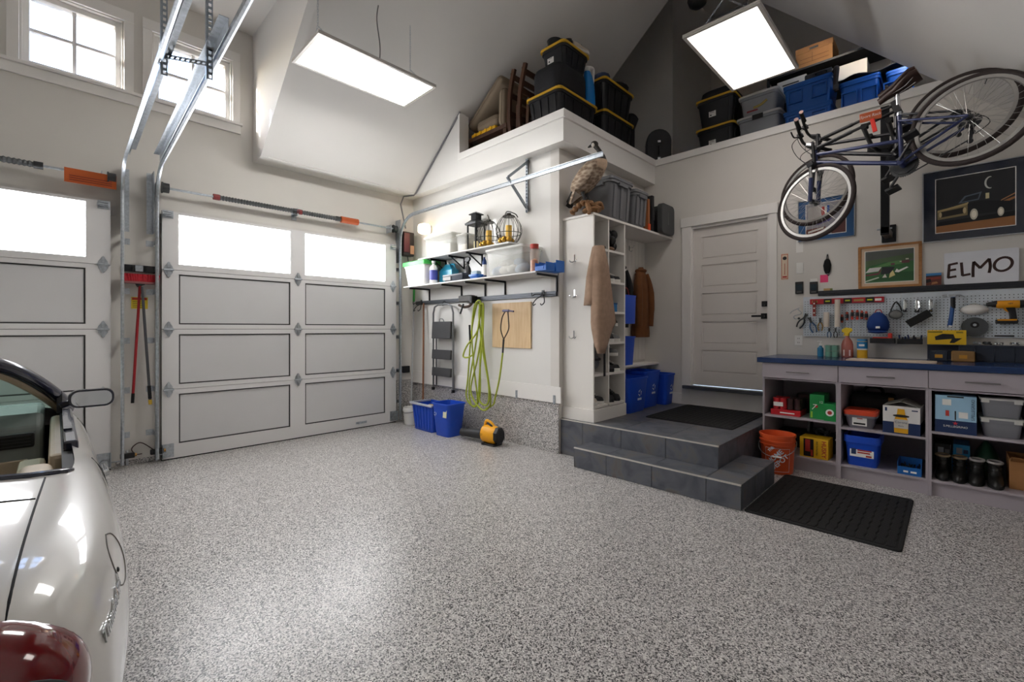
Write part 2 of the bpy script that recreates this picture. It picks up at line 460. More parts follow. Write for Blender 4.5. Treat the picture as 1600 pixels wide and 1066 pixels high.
# ------------------------------------------------------------------ sectional garage doors
door_w = mat('door white', 'dcdada', .38, var=(3, .015))
door_p = mat('door panel grey white', 'd0cfd0', .30, var=(3, .02))
gasket = mat('dark gasket', '3a393a', .6)
frost = mat('frosted glass with daylight glow', 'fbfcff', .3, emit=PANE_LIGHT, var=None)
zrow = [atx(279.5, v, XD).z for v in (336, 413, 428.8, 507, 522.4, 600.5, 615.6, 693)]
ycol = [atx(279.5, 600, XD).y, atx(453.8, 600, XD).y, atx(477, 600, XD).y, atx(602, 600, XD).y]
joint = [(zrow[1] + zrow[2]) / 2 - .012, (zrow[3] + zrow[4]) / 2, (zrow[5] + zrow[6]) / 2]
def hinge_mesh():
    mb = MB()
    mb.prism([(0, -.085), (.035, -.03), (.035, .03), (0, .085), (-.035, .03), (-.035, -.03)], 0, .006, 'x')
    mb.box(.006, .022, -.04, .04, -.012, .012); mb.cyl((.016, -.045, 0), (.016, .045, 0), .009, n=10)
    mb.box(.006, .014, -.012, .012, -.075, -.02); mb.box(.006, .014, -.012, .012, .02, .075)
    return mb
def garage_door(name, dy, label, handle=True):
    ys = [v + dy for v in ycol]; a, b = D1A + dy, D1B + dy
    x0, x1 = XD - .045, XD
    edges = [0.012, joint[2], joint[1], joint[0], DTOP]
    root = MB().box(XW - .01, x0, a + .004, b - .004, .02, DTOP - .02).build(name, gasket); tag(root, label, kind='structure')  # unseen backing, filled out to the wall to stop sun leaking past the door
    rows = [(zrow[7], zrow[6]), (zrow[5], zrow[4]), (zrow[3], zrow[2]), (zrow[1], zrow[0])]
    for i in range(4):
        z0, z1 = edges[i] + (.004 if i else 0), edges[i + 1]
        r0, r1 = rows[i]
        fr = MB()
        for c, d in ((a, ys[0]), (ys[1], ys[2]), (ys[3], b)): fr.box(x0, x1, c, d, z0, z1)
        for c, d in ((ys[0], ys[1]), (ys[2], ys[3])):
            fr.box(x0, x1, c, d, z0, r0); fr.box(x0, x1, c, d, r1, z1)
        sec = fr.build('door_section', door_w, root)
        for c, d in ((ys[0], ys[1]), (ys[2], ys[3])):
            g = .013
            if i < 3:
                MB().box(x0 + .008, x1 - .016, c + g, d - g, r0 + g, r1 - g).build('panel', door_p, sec)
                gm = MB()
                gm.box(x0, x1 - .010, c, c + g, r0, r1); gm.box(x0, x1 - .010, d - g, d, r0, r1)
                gm.box(x0, x1 - .010, c + g, d - g, r0, r0 + g); gm.box(x0, x1 - .010, c + g, d - g, r1 - g, r1)
                gm.build('gasket', gasket, sec)
            else:
                MB().box(x0 + .006, x1 - .022, c, d, r0, r1).build('window_pane_offscreen' if d < -.6 else 'pane', frost, sec)
    hm = hinge_mesh(); first = None
    for zj in joint:
        for yy in (a + .055, (ys[1] + ys[2]) / 2, b - .055):
            if first is None: first = hm.build('hinge', galv, root); o = first
            else: o = part_copy(first, root)
            o.location = (x1, yy, zj)
    for yy, s in ((a + .05, 1), (b - .05, -1)):
        m2 = MB(); m2.box(x1, x1 + .004, yy - .05, yy + .05, .03, .17); m2.box(x1, x1 + .05, yy - s * .05, yy - s * .046, .03, .17)
        m2.cyl((x1 + .03, yy, .075), (x1 + .04, yy, .075), .03, n=14); m2.cyl((x1 + .02, yy - s * .12, .075), (x1 + .02, yy + s * .03, .075), .006, n=8)
        m2.build('bottom_bracket', galv, root)
        m3 = MB(); zt = zrow[0] - .0; m3.box(x1, x1 + .004, yy - .045, yy + .045, zt - .05, zt + .03); m3.cyl((x1 + .03, yy - .05, zt - .01), (x1 + .03, yy + .03, zt - .01), .012, n=10)
        m3.box(x1, x1 + .035, yy - .03, yy + .03, zt - .03, zt - .024); m3.box(x1, x1 + .035, yy - .03, yy + .03, zt + .006, zt + .012)
        m3.build('top_bracket', galv, root)
    hp = ys[2] + .62 * (ys[3] - ys[2])
    m4 = MB(); m4.tube([(x1, hp, .075), (x1 + .03, hp + .01, .075), (x1 + .03, hp + .11, .075), (x1, hp + .12, .075)], .009, 8)
    m4.box(x1, x1 + .003, hp - .02, hp + .14, .06, .09)
    m4.build('lift_handle', galv, root, smooth=True)
    MB().box(x0 + .005, x1 - .005, a, b, .0, .016).build('bottom_seal', rubber, root)
    return root
garage_door('door_1', 0.0, 'white sectional garage door beside the hose and shelf wall')
garage_door('door_2', D2A - D1A, 'white sectional garage door in front of the parked car')
# white filler board above doors and jamb strips
mb = MB()
for dy in (0, D2A - D1A):
    mb.box(XW - .02, XW + .018, D1A + dy - .05, D1B + dy + .05, DTOP - .12, DTOP + .045)
struct('trim_3', mb, mat('header white', 'cfcbc6', .5), label='white header board above the garage doors')
struct('baseboard_left', MB().box(XW, XW + .02, D2B + .04, D1A - .04, 0, .045), flake_v)

# ------------------------------------------------------------------ door tracks
def track_mesh(y, s, xh, dz):
    """vertical run, curve and horizontal run of a roller track; s = side the channel opens to"""
    pts = []; xv = XD + .055; zb = .04; rad = .34; zt = ZT
    pts.append(V((xv, y, zb)))
    for i in range(0, 9): pass
    pts.append(V((xv, y, zt - rad)))
    for i in range(1, 10):
        a = PI / 2 * i / 10; pts.append(V((xv + rad - rad * math.cos(a), y, zt - rad + rad * math.sin(a))))
    pts.append(V((xv + rad, y, zt))); pts.append(V((xh, y, zt + dz)))
    mb = MB()
    prof = [(-.022, 0), (-.026, .012), (-.020, .026), (.004, .030), (.024, .024), (.026, .008), (.022, .008), (.019, .020), (.003, .025), (-.017, .021), (-.021, .012), (-.018, 0)]
    rings = []
    for i, p in enumerate(pts):
        a = pts[max(0, i - 1)]; b = pts[min(len(pts) - 1, i + 1)]; t = (b - a).normalized()
        n = V((t.z, 0, -t.x)) * -1.0      # points to the wall / down
        rings.append([p + n * u + V((0, s * v, 0)) for u, v in prof])
    mb.loft(rings)
    return mb
ZT = 2.99
Y2L = atx(188, 500, XD + .055).y; Y1L = atx(248, 500, XD + .055).y; Y1R = atx(624, 450, XD + .055).y
def track(y, s, xh, dz, label, horiz_brace):
    root = thing('door_track', label, 'door track', (XD + .055, y, 0), group='galvanized garage door tracks')
    o = Matrix.Translation((-(XD + .055), -y, 0))
    mb = track_mesh(y, s, xh, dz); mb.v = [o @ p for p in mb.v]
    mb.build('rail', galv, root, smooth=True)
    fl = MB()
    for z in (.3, .75, 1.25, 1.75, 2.25):
        fl.box(-.155, .0, s * .012, s * .018, z - .022, z + .022); fl.box(-.155, -.151, s * .018, s * .075, z - .028, z + .028)
        fb = MB(); fb.box(-.158, .0, s * .022, s * .028, z - .022, z + .022); fb.box(-.158, -.152, s * .022, s * .085, z - .030, z + .030)
        fb.build('bracket', galv, root)
    fa = MB(); fa.box(-.158, -.02, s * .031, s * .036, 2.35, 2.98); fa.box(-.158, -.153, s * .036, s * .08, 2.35, 2.98)
    fa.build('flag_angle', galv, root)
    if horiz_brace:
        x0, x1 = .35, horiz_brace
        k = dz / (xh - XD - .055 - .34)
        z0 = ZT + k * (x0 - .34); z1 = ZT + k * (x1 - .34)
        b1 = MB(); b1.bar((x0, s * .036, z0 + .02), (x1, s * .036, z1 + .02), .004, .06); b1.bar((x0, s * .058, z0 + .05), (x1, s * .058, z1 + .05), .05, .004)
        b1.build('stiffener', galv, root)
    return root
def slope_dz(x): return .035 * (x - XD)
track(Y2L, 1, -2.2, .18, 'galvanized track at the right edge of the car-side garage door', aty(284, 62, Y2L).x - XD - .055)
track(Y1L, -1, -2.2, .18, 'galvanized track at the hinge-rail left edge of the door near the brooms', aty(368, 95, Y1L).x - XD - .055)
track(Y1R, 1, aty(940, 240, Y1R).x, aty(940, 240, Y1R).z - ZT, 'galvanized track curving along the shelf wall to the goose', 0)

# ------------------------------------------------------------------ torsion shafts
orange_tag = mat('orange warning paper', 'c9622f', .7)
redcone = mat('red cone paint', '7a2b2a', .5)
spring_m = mat('torsion spring steel', '5d5f60', .45, .7)
zsh = 2.83
def shaft(name_y0, y1, sp, tags, label):
    xs = XW + .115
    root = thing('torsion_shaft', label, 'spring shaft', (xs, name_y0, zsh), group='torsion spring shafts over the garage doors')
    L = y1 - name_y0
    MB().cyl((0, 0, 0), (0, L, 0), .0127, n=12).build('rod', galv, root, smooth=True)
    for a, b in sp:
        sm = MB(); n = int((b - a) / .03); prof = []
        for i in range(n * 4 + 1): prof.append((.026 + .004 * math.sin(i * PI / 2), a + (b - a) * i / (n * 4)))
        sm.lathe(prof, 12, Matrix.Rotation(-PI / 2, 4, 'X')); sm.build('spring', spring_m, root, smooth=True)
        for e, col in ((a, redcone), (b, dsteel)):
            MB().cyl((0, e - .03, 0), (0, e + .03, 0), .033, n=12).build('winding_cone', col, root, smooth=True)
    for yb in (0.0, L):
        MB().cyl((0, yb - .03, 0), (0, yb + .03, 0), .05, n=16).cyl((0, yb - .034, 0), (0, yb - .022, 0), .058, n=16).build('cable_drum', dsteel, root, smooth=True)
        m = MB().box(-.115, .03, yb - .075, yb - .07, -.06, .05); m.build('bearing_plate', galv, root)
    ym = sp[0][1] + .02
    MB().box(-.115, -.11, ym - .03, ym + .03, -.09, .06).box(-.115, .02, ym - .004, ym + .004, -.05, .04).build('centre_bracket', galv, root)
    for (c, wid, rnd) in tags:
        if rnd: MB().cyl((0, c - wid / 2, 0), (0, c + wid / 2, 0), .042, n=14).build('warning_tag', mat('orange cone label', 'b5562c', .6), root, smooth=True)
        else:
            t = MB().boxc((.032, c, -.045), (.003, wid, .13), ry=.08).build('warning_tag', orange_tag, root)
            for k in range(5): MB().boxc((.0345 - .0 + .003 * k * 0, c, -.005 - .02 * k), (.001, wid * .82, .006), ry=.08).build('print_line', redcone, t)
    return root
ya = lambda px, py: atx(px, py, XW + .115).y
shaft(Y1L + .06, Y1R - .05, [(ya(338, 283) - (Y1L + .06), ya(462, 302) - (Y1L + .06)), (ya(462, 302) + .04 - (Y1L + .06), ya(528, 318) - (Y1L + .06))],
      [(ya(546, 322) - (Y1L + .06), .24, True)], 'steel torsion spring shaft over the garage door near the shelves')
shaft(Y2L - .06 - 2.8, Y2L - .06, [(.9, 1.35), (1.42, ya(60, 225) - (Y2L - .06 - 2.8))],
      [(ya(142, 248) - (Y2L - .06 - 2.8), .36, False)], 'steel torsion spring shaft with flat orange tag above the car')

# ------------------------------------------------------------------ hanger of perforated angle iron
def perforated(mb, p0, p1, face, holes_mb, w=.032, step=.038):
    """angle iron with a row of dark slots that stand out by their recess"""
    p0, p1 = V(p0), V(p1); d = (p1 - p0).normalized(); L = (p1 - p0).length; s = V(face).cross(d).normalized(); f = V(face).normalized()
    k = int(L / step); hw = .008
    def pt(a, b, c): return p0 + d * a + s * b + f * c
    t = .003
    # two side strips plus bridges between the holes: the holes are real openings
    def strip(a0, a1, b0, b1):
        vs = [pt(a, b, c) for c in (0, t) for b in (b0, b1) for a in (a0, a1)]
        mb.add(vs, [(0, 2, 3, 1), (4, 5, 7, 6), (0, 1, 5, 4), (2, 6, 7, 3), (0, 4, 6, 2), (1, 3, 7, 5)])
    strip(0, L, -w / 2, -hw); strip(0, L, hw, w / 2)
    for i in range(k + 1):
        a = min(L, i * step); strip(max(0, a - .009), min(L, a + .009), -hw, hw)
    vs = [pt(a, b, c) for c in (0, -w) for b in (w / 2, w / 2 + t) for a in (0, L)]
    mb.add(vs, [(0, 2, 3, 1), (4, 5, 7, 6), (0, 1, 5, 4), (2, 6, 7, 3), (0, 4, 6, 2), (1, 3, 7, 5)])
galvd = mat('galvanized angle iron', '8b9299', .4, .9, var=(40, .2))
xh = XD + 1.25
hl = aty(257, 80, Y2L + .05); hr = aty(328, 130, Y1L - .05)
rt_ = thing('track_hanger', 'perforated angle iron hanger between the two overhead tracks', 'hanger', (hl.x, hl.y, ZT))
def loc(p): return V(p) - V((hl.x, hl.y, ZT))
m = MB(); perforated(m, loc((hl.x, hl.y, ZT + .02)), loc((hl.x, hl.y, ZD)), (1, 0, 0), None); m.build('upright', galvd, rt_)
m = MB(); perforated(m, loc((hr.x, hr.y, ZT - .03)), loc((hr.x, hr.y, ZD)), (1, 0, 0), None); m.build('upright', galvd, rt_)
m = MB(); perforated(m, loc((hl.x + .01, hl.y, ZT + .14)), loc((hr.x + .01, hr.y, ZT + .06)), (1, 0, 0), None); m.build('crosspiece', galvd, rt_)
# bracket on the shelf wall holding the long track
xb = aty(826, 290, YW2).x
zb0, zb1 = aty(828, 332, YW2).z, min(aty(826, 248, YW2).z, ZS - .006)
rt_ = thing('track_bracket', 'triangular angle iron bracket holding the track on the shelf wall', 'bracket', (xb, YW2, zb0))
m = MB(); perforated(m, (0, -.033, 0), (0, -.033, zb1 - zb0), (0, -1, 0), None); m.build('upright', galvd, rt_)
tip = V((0, Y1R - YW2 - .02, ZT + .06 - zb0))
m = MB(); m.bar((0, -.01, .02), tip, .03, .004); m.bar((0.014, -.01, .02), tip + V((.014, 0, 0)), .004, .03); m.build('strut', galvd, rt_)
m = MB(); m.bar((0, -.01, zb1 - zb0 - .02), tip, .03, .004); m.bar((.014, -.01, zb1 - zb0 - .02), tip + V((.014, 0, 0)), .004, .03); m.build('strut', galvd, rt_)

# ------------------------------------------------------------------ hanging LED panels
diff = mat('lit diffuser', 'fffdf9', .4, emit=LAMP_LIGHT, var=None)
alum = mat('brushed frame', 'b9b4ae', .4, .4)
cord_m = mat('grey cord', '6c6a68', .6)
def led(px4, z, label, zc, diff=diff):
    P = [atz(*p, z) for p in px4]
    c = (P[0] + P[2]) / 2
    c.z = z
    root = thing('led_panel_light', label, 'ceiling light', c, group='hanging flat LED panels')
    wx, wy = .61, 1.22
    fr = MB(); b = .028
    fr.box(-wx / 2, wx / 2, -wy / 2, -wy / 2 + b, 0, .012); fr.box(-wx / 2, wx / 2, wy / 2 - b, wy / 2, 0, .012)
    fr.box(-wx / 2, -wx / 2 + b, -wy / 2 + b, wy / 2 - b, 0, .012); fr.box(wx / 2 - b, wx / 2, -wy / 2 + b, wy / 2 - b, 0, .012)
    fr.box(-wx / 2, wx / 2, -wy / 2, wy / 2, .014, .03)
    fr.build('frame', alum, root)
    MB().box(-wx / 2 + b, wx / 2 - b, -wy / 2 + b, wy / 2 - b, .004, .014).build('diffuser', diff, root)
    for s in (-1, 1):
        yy = s * (wy / 2 - .12); ap = V((0, yy, .26))
        for sx in (-1, 1):
            ch = MB(); links(ch, V((sx * .24, yy, .03)), ap); ch.build('chain', galv, root)
        ch = MB(); links(ch, ap, V((0, yy, zc(c.x) - z))); ch.build('chain', galv, root)
    p = [(0.02, .1, .03), (.03, .12, .3), (.0, .1, .6), (.03, .1, zc(c.x) - z)]
    MB().tube(smooth_path(p, 6), .006, 6).build('power_cord', cord_m, root, smooth=True)
    return root
def links(mb, a, b):
    d = b - a; L = d.length; n = max(2, int(L / .024)); d.normalize(); s = d.orthogonal().normalized(); u = d.cross(s)
    for i in range(n):
        c = a + d * (L * (i + .5) / n); e = s if i % 2 else u; h = L / n * .68; wd = .0065
        pts = [c + d * (h * math.cos(t)) + e * (wd * math.sin(t)) for t in [2 * PI * k / 8 for k in range(8)]]
        mb.tube(pts, .0016, 4, closed=True)
sc_ = 4.1
led([(450.8, 97.3), (493.2, 47.2), (686.2, 137.2), (633.6, 167.5)], 3.885, 'long bright LED panel hanging under the sloped ceiling by the dormer', zslope)
led([(960 + 425 / sc_, 245 / sc_), (960 + 940 / sc_, 8 / sc_), (960 + 1190 / sc_, 440 / sc_), (960 + 765 / sc_, 598 / sc_)], 3.885,
    'long dimmer LED panel hanging in front of the loft opening', zright, mat('dimmer lit diffuser', 'fff6f0', .4, emit=LAMP_LIGHT * .34, var=None))

# ------------------------------------------------------------------ conduit and wall switch gear in the corner
grey_c = mat('grey conduit', '77767a', .5, .2)
p = [(XS + .02, YG - .015, ZS + .02)] + [(x, YG - .015, zslope(x) - .015) for x in (-5.4, -5.0, -4.7)]
pts = [V((XW + .06, 3.70, zsh + .05)), V((XW + .05, 3.62, ZS - .12)), V((XW + .1, 3.64, ZS - .012)), V((XS, YG - .03, ZS - .012)), V((XS + .03, YG - .014, ZS + .02))]
pts += [V((x, YG - .014, zslope(x) - .014)) for x in (-5.3, -4.9, -4.62)]
o = MB().tube(pts, .011, 8).build('conduit', grey_c, smooth=True); tag(o, 'grey conduit running up the edge of the sloped ceiling to the loft', 'conduit')
# ================================================================== shelf wall
def span(px0, px1, py, y):
    a, b = aty(px0, py, y).x, aty(px1, py, y).x
    return (a + b) / 2, b - a
def bin_rings(w, d, h, k=.86, r=.03, t=.004, rim=.012, rimh=.02):
    def ring(sw, sd, z, rr): return [(x, y, z) for x, y in rrect(sw, sd, rr, 3)]
    hb = h - rimh
    sc = lambda z: k + (1 - k) * z / hb
    rg = [ring(w * k * .96, d * k * .96, 0, r * .8), ring(w * k, d * k, .008, r)]
    rg += [ring(w, d, hb, r), ring(w + 2 * rim, d + 2 * rim, hb, r + rim), ring(w + 2 * rim, d + 2 * rim, h, r + rim)]
    rg += [ring(w - 2 * t, d - 2 * t, h, r), ring(w * k - 2 * t, d * k - 2 * t, .012, r)]
    return rg
def bin_mb(*a, **k):
    mb = MB(); mb.loft(bin_rings(*a, **k)); return mb
def lid_mb(w, d, z, th=.03, r=.04, dome=.012):
    mb = MB()
    def ring(s, zz): return [(x, y, zz) for x, y in rrect(w * s[0], d * s[1], r, 3)]
    mb.loft([ring((1, 1), z), ring((1, 1), z + th), ring((.97, .96), z + th + .004), ring((.90, .86), z + th + .004), ring((.88, .83), z + th + dome)])
    return mb

# plastic-faced lower wall: kick board, epoxy curb, clips
zb0, zb1 = .556, .735
struct('baseboard_back', MB().box(XW, XN - .0, YW2 - .012, YW2, 0, .60).box(XW, XW + .018, D1B + .06, YW2 - .012, 0, .60), flake_v, label='speckled epoxy curb at the foot of the shelf wall')
x_end = aty(876, 620, YW2 - .03).x
mb = MB(); mb.box(XW + .02, x_end, YW2 - .03, YW2 - .0125, zb0, zb1)
struct('trim_4', mb, white, bevel=.002, label='white kick board along the shelf wall')
for px, py, lab in ((807, 615, 'small galvanized clip on the kick board under the plywood board'), (866, 622, 'small galvanized clip at the kick board end by the landing')):
    p = aty(px, py, YW2 - .03)
    o = MB().box(-.016, .016, -.004, 0, -.05, .045).build('metal_clip', galv, loc=None); o.location = (p.x, YW2 - .03, zb0 + .04)
    tag(o, lab, 'clip', 'clips on the kick board')

rail_m = mat('charcoal rail', '53565b', .4, .5)
zr = 1.757
o = MB().box(0, XN - .02 - (XW + .12), -.03, 0, -.028, .028).box(0, XN - .02 - (XW + .12), -.036, -.03, -.012, .012).build('storage_rail', rail_m, bevel=.004)
o.location = (XW + .12, YW2, zr); tag(o, 'long charcoal storage rail fixed along the shelf wall', 'rail')

shelf_m = mat('grey white shelf board', 'c9c7c4', .5)
def wall_shelf(label, x0, x1, y0, z, rods, down):
    root = thing('wall_shelf', label, 'shelf', (x0, YW2, z))
    MB().box(0, x1 - x0, y0 - YW2, -.004, -.018, 0).build('board', shelf_m, root, bevel=.002)
    for px in rods:
        x = px - x0; m = MB()
        m.bar((x, -.012, -.03), (x, y0 - YW2 + .02, -.03), .014, .022)
        if down: m.bar((x, -.012, -.02), (x, -.012, zr - z + .02), .02, .012)
        else: m.bar((x, -.012, -.18), (x, -.012, -.02), .02, .012); m.bar((x, -.015, -.17), (x, y0 - YW2 + .06, -.03), .012, .014)
        m.build('bracket', blackm, root)
    return root
SY = 3.50; ZLO, ZUP = 1.974, 2.352; SYU = 3.57
xr = lambda px, py=450, y=YW2 - .012: aty(px, py, y).x
wall_shelf('long lower wall shelf above the rail with totes and bottles', -5.62, XN - .015, SY, ZLO, [xr(671), xr(721), xr(758), xr(789), xr(870)], True)
wall_shelf('shorter upper wall shelf carrying the lanterns', -5.36, aty(795, 378, SYU).x, SYU, ZUP, [-5.10, xr(725, 410), xr(753, 410)], False)

clear_m = glass_mat('clear plastic', 'f4f4f2', .2, .24)
clear_lid = glass_mat('milky plastic lid', 'efeeea', .3, .6)
white_pl = mat('white plastic', 'e9e8e4', .35)
paper_w = mat('white paper', 'eceae6', .8)
green_pl = mat('green plastic lid', '3fae4d', .4)
blue_pl = mat('blue plastic', '1c63b8', .38)
teal_pl = glass_mat('teal plastic', '3ba6c9', .2, .8)
blackp = black
yf = SY + .03
def put(px0, px1, pyb, depth, yfront=yf):
    x, wd = span(px0, px1, pyb, yfront); return x, wd, yfront + depth / 2
# --- lit wall lamp behind the tote
lp = aty(664, 358, YW2 - .08)
root = thing('wall_lamp', 'lit white wall lamp glowing above the clear tote', 'lamp', (lp.x, YW2, lp.z))
MB().box(-.06, .06, -.03, 0, -.06, .06).build('back_plate', white_pl, root, bevel=.01)
m = MB(); m.loft([[(x, yy, y) for x, y in rrect(.15 * s, .15 * s, .04 * s, 3)] for yy, s in ((-.03, .8), (-.05, 1), (-.12, 1), (-.16, .85), (-.17, .5))])
m.build('glass_shade', mat('warm lit glass', 'ffe2bd', .4, emit=1.7, var=None), root, smooth=True)
# --- clear tote on the upper shelf
x, wd, y = put(662, 705, 398, .24, SYU + .02)
root = thing('storage_tote', 'clear tote of white paper on the upper wall shelf', 'tote', (x, y, ZUP))
bin_mb(wd, .22, .26, .9, .03, .004, .008).build('body', clear_m, root, smooth=True)
MB().box(-wd * .40, wd * .40, -.085, .085, .012, .15).build('contents', paper_w, root, bevel=.01)
lid_mb(wd + .03, .25, .26, .015, .03, .006).build('lid', clear_lid, root, smooth=True)
x2 = aty(729, 390, 3.74).x
root = thing('storage_tote', 'smaller milky tote between the paper tote and black lantern', 'tote', (x2, 3.74, ZUP))
bin_mb(.20, .19, .22, .92, .03, .004, .006).build('body', clear_m, root, smooth=True)
MB().box(-.08, .08, -.07, .07, .012, .11).build('contents', mat('cream cloth', 'ddd6c8', .9), root, bevel=.02)
lid_mb(.22, .21, .22, .012, .03, .006).build('lid', clear_lid, root, smooth=True)
# --- black lantern
y = 3.755; x = aty(744, 386, y).x
lh = aty(745, 331, y).z - ZUP
root = thing('lantern', 'square black metal lantern with stepped roof on the upper shelf', 'lantern', (x, y, ZUP))
s = .075
MB().box(-s, s, -s, s, 0, .02).build('base', blackm, root, bevel=.004)
for sx in (-1, 1):
    for sy in (-1, 1): MB().box(sx * s - .008, sx * s + .008, sy * s - .008, sy * s + .008, .02, lh * .66).build('post', blackm, root)
MB().taper(-s - .03, s + .03, -s - .03, s + .03, lh * .66, lh * .70, .95).taper(-s * .4, s * .4, -s * .4, s * .4, lh * .80, lh * .801, 1).loft([[(sx * q, sy * q, z) for sx, sy in ((-1, -1), (1, -1), (1, 1), (-1, 1))] for q, z in ((s + .028, lh * .70), (s * .62, lh * .80), (s * .62, lh * .92), (s * .9, lh * .92), (s * .9, lh * .94), (s * .2, lh))]).build('roof', blackm, root)
MB().cyl((0, 0, .02), (0, 0, .13), .03, n=14).build('candle', mat('ivory candle', 'e8d9a8', .6), root, smooth=True)
# --- wire pumpkin lanterns
wire = mat('dark wire', '3a3833', .4, .7)
gold = mat('brass ornament', 'b58a35', .3, .8)
candle = mat('yellow candle', 'e0b44c', .5)
def pumpkin(px, py0, py1, label, stem):
    y = 3.685; p = aty(px, py1, y); hh = aty(px, py0, y).z - ZUP; x = p.x
    root = thing('wire_lantern', label, 'lantern', (x, y, ZUP), group='round wire lanterns with candles')
    rad = hh * .40
    m = MB()
    for i in range(16):
        a = 2 * PI * i / 16; pts = []
        for j in range(9):
            t = j / 8; rr = rad * (math.sin(PI * (.16 + .72 * t)) ** .8); pts.append((rr * math.cos(a), rr * math.sin(a), .008 + hh * .82 * t))
        m.tube(pts, .0028, 5)
    m.build('wire_cage', wire, root, smooth=True)
    for t in (.0, .35, 1.0):
        rr = rad * (math.sin(PI * (.16 + .72 * t)) ** .8); z = .008 + hh * .82 * t
        MB().tube([(rr * math.cos(2 * PI * k / 24), rr * math.sin(2 * PI * k / 24), z) for k in range(24)], .004, 5, closed=True).build('ring', wire, root, smooth=True)
    rr = rad * (math.sin(PI * .88) ** .8)
    MB().lathe([(rr * 1.05, hh * .82), (rr * 1.05, hh * .84), (rr * .5, hh * .86), (rr * .4, hh * .93), (.0, hh * .95)], 18).build('cap', wire, root, smooth=True)
    if stem: MB().tube(smooth_path([(0, 0, hh * .93), (-.01, 0, hh * 1.03), (-.03, 0, hh * 1.1)]), .008, 6).build('stem', wire, root, smooth=True)
    else: MB().tube(smooth_path([(-rr, 0, hh * .84), (rr * .3, -.05, hh * .95), (rr * 1.9, -.03, hh * .84), (rr * 2.1, 0, hh * .74)]), .007, 6).build('handle', wire, root, smooth=True)
    MB().cyl((0, 0, .012), (0, 0, hh * .56), .036, n=16).build('candle', candle, root, smooth=True)
    for i, (a, b) in enumerate(((-.6, -.45), (.55, -.5), (.1, -.7), (-.2, .6))):
        MB().ell((rad * a * .8, rad * b * .8, .045), (.036, .036, .036), 12, 8).build('ornament_ball', gold, root, smooth=True)
    return root
pumpkin(764, 340, 379, 'smaller wire pumpkin lantern with a curved stem', True)
pumpkin(795, 330, 376, 'larger wire pumpkin lantern with a side handle at the shelf end', False)

# --- lower shelf
x, wd, y = put(632, 664, 447, .26)
root = thing('storage_bin', 'white bin with a bright green lid at the shelf corner', 'bin', (x - .015, y, ZLO))
hb = .335
bin_mb(wd, .24, hb - .05, .82, .03).build('body', white_pl, root, smooth=True)
lid_mb(wd + .05, .29, hb - .05, .055, .03).build('lid', green_pl, root, smooth=True)
def bottle_prof(r, h, neck=.35, body=.68):
    return [(r * .9, 0), (r, .006), (r, h * body), (r * .75, h * (body + .10)), (r * neck, h * (body + .16)), (r * neck, h * .9), (r * neck * 1.25, h * .9), (r * neck * 1.25, h), (0, h)]
def bottle(px0, px1, pyt, name, label, m_body, m_cap, band=None, yy=SY + .12, flat=.9, zs=ZLO, cat='bottle'):
    x, wd = span(px0, px1, 440, yy); hh = aty((px0 + px1) / 2, pyt, yy).z - zs; r = wd / 2 * .62
    root = thing(name, label, cat, (x, yy, zs))
    pr = bottle_prof(r, hh)
    MB().lathe(pr[:6], 18, sy=flat).build('body', m_body, root, smooth=True)
    MB().lathe([(r * .45, hh * .9), (r * .45, hh), (0, hh)], 14).build('cap', m_cap, root, smooth=True)
    if band: MB().lathe([(r * 1.012, hh * .18), (r * 1.012, hh * .6)], 18, sy=flat).build('label', band, root, smooth=True)
    return root
bottle(671, 684, 408, 'detergent_bottle', 'white bottle with a purple blue label beside the green lid bin', white_pl, white_pl, mat('violet blue print', '4a4fa3', .5))
x, wd, y = put(685, 705, 440, .14, SY + .20)
root = thing('plastic_jug', 'square blue jug with white cap and moulded handle', 'jug', (x, y, ZLO)); hh = aty(695, 411, y).z - ZLO
MB().box(-wd / 2, wd / 2, -.06, .06, 0, hh * .62).loft([[(sx * q, sy * qq, z) for sx, sy in ((-1, -1), (1, -1), (1, 1), (-1, 1))] for q, qq, z in ((wd / 2, .06, hh * .62), (wd * .2, .03, hh * .85), (wd * .2, .03, hh * .9))]).build('body', mat('sea blue plastic', '2f93b5', .3), root, bevel=.01)
MB().tube(smooth_path([(wd * .1, 0, hh * .88), (wd * .42, 0, hh * .86), (wd * .45, 0, hh * .6)]), .012, 8).build('handle', MATS['sea blue plastic'], root, smooth=True)
MB().cyl((-wd * .02, 0, hh * .9), (-wd * .02, 0, hh), .022, n=14).build('cap', white_pl, root, smooth=True)
x, wd, y = put(692, 724, 437, .12, SY + .015)
root = thing('plastic_tub', 'low black tub with grey label at the front of the lower shelf', 'tub', (x, y, ZLO)); hh = .085
bin_mb(wd, .12, hh, .9, .02).build('body', mat('slate plastic', '2c3340', .4), root, smooth=True)
MB().box(-wd * .48, -wd * .1, -.067, -.062, .015, .06).build('label', mat('grey label', 'a9a8a6', .6), root)
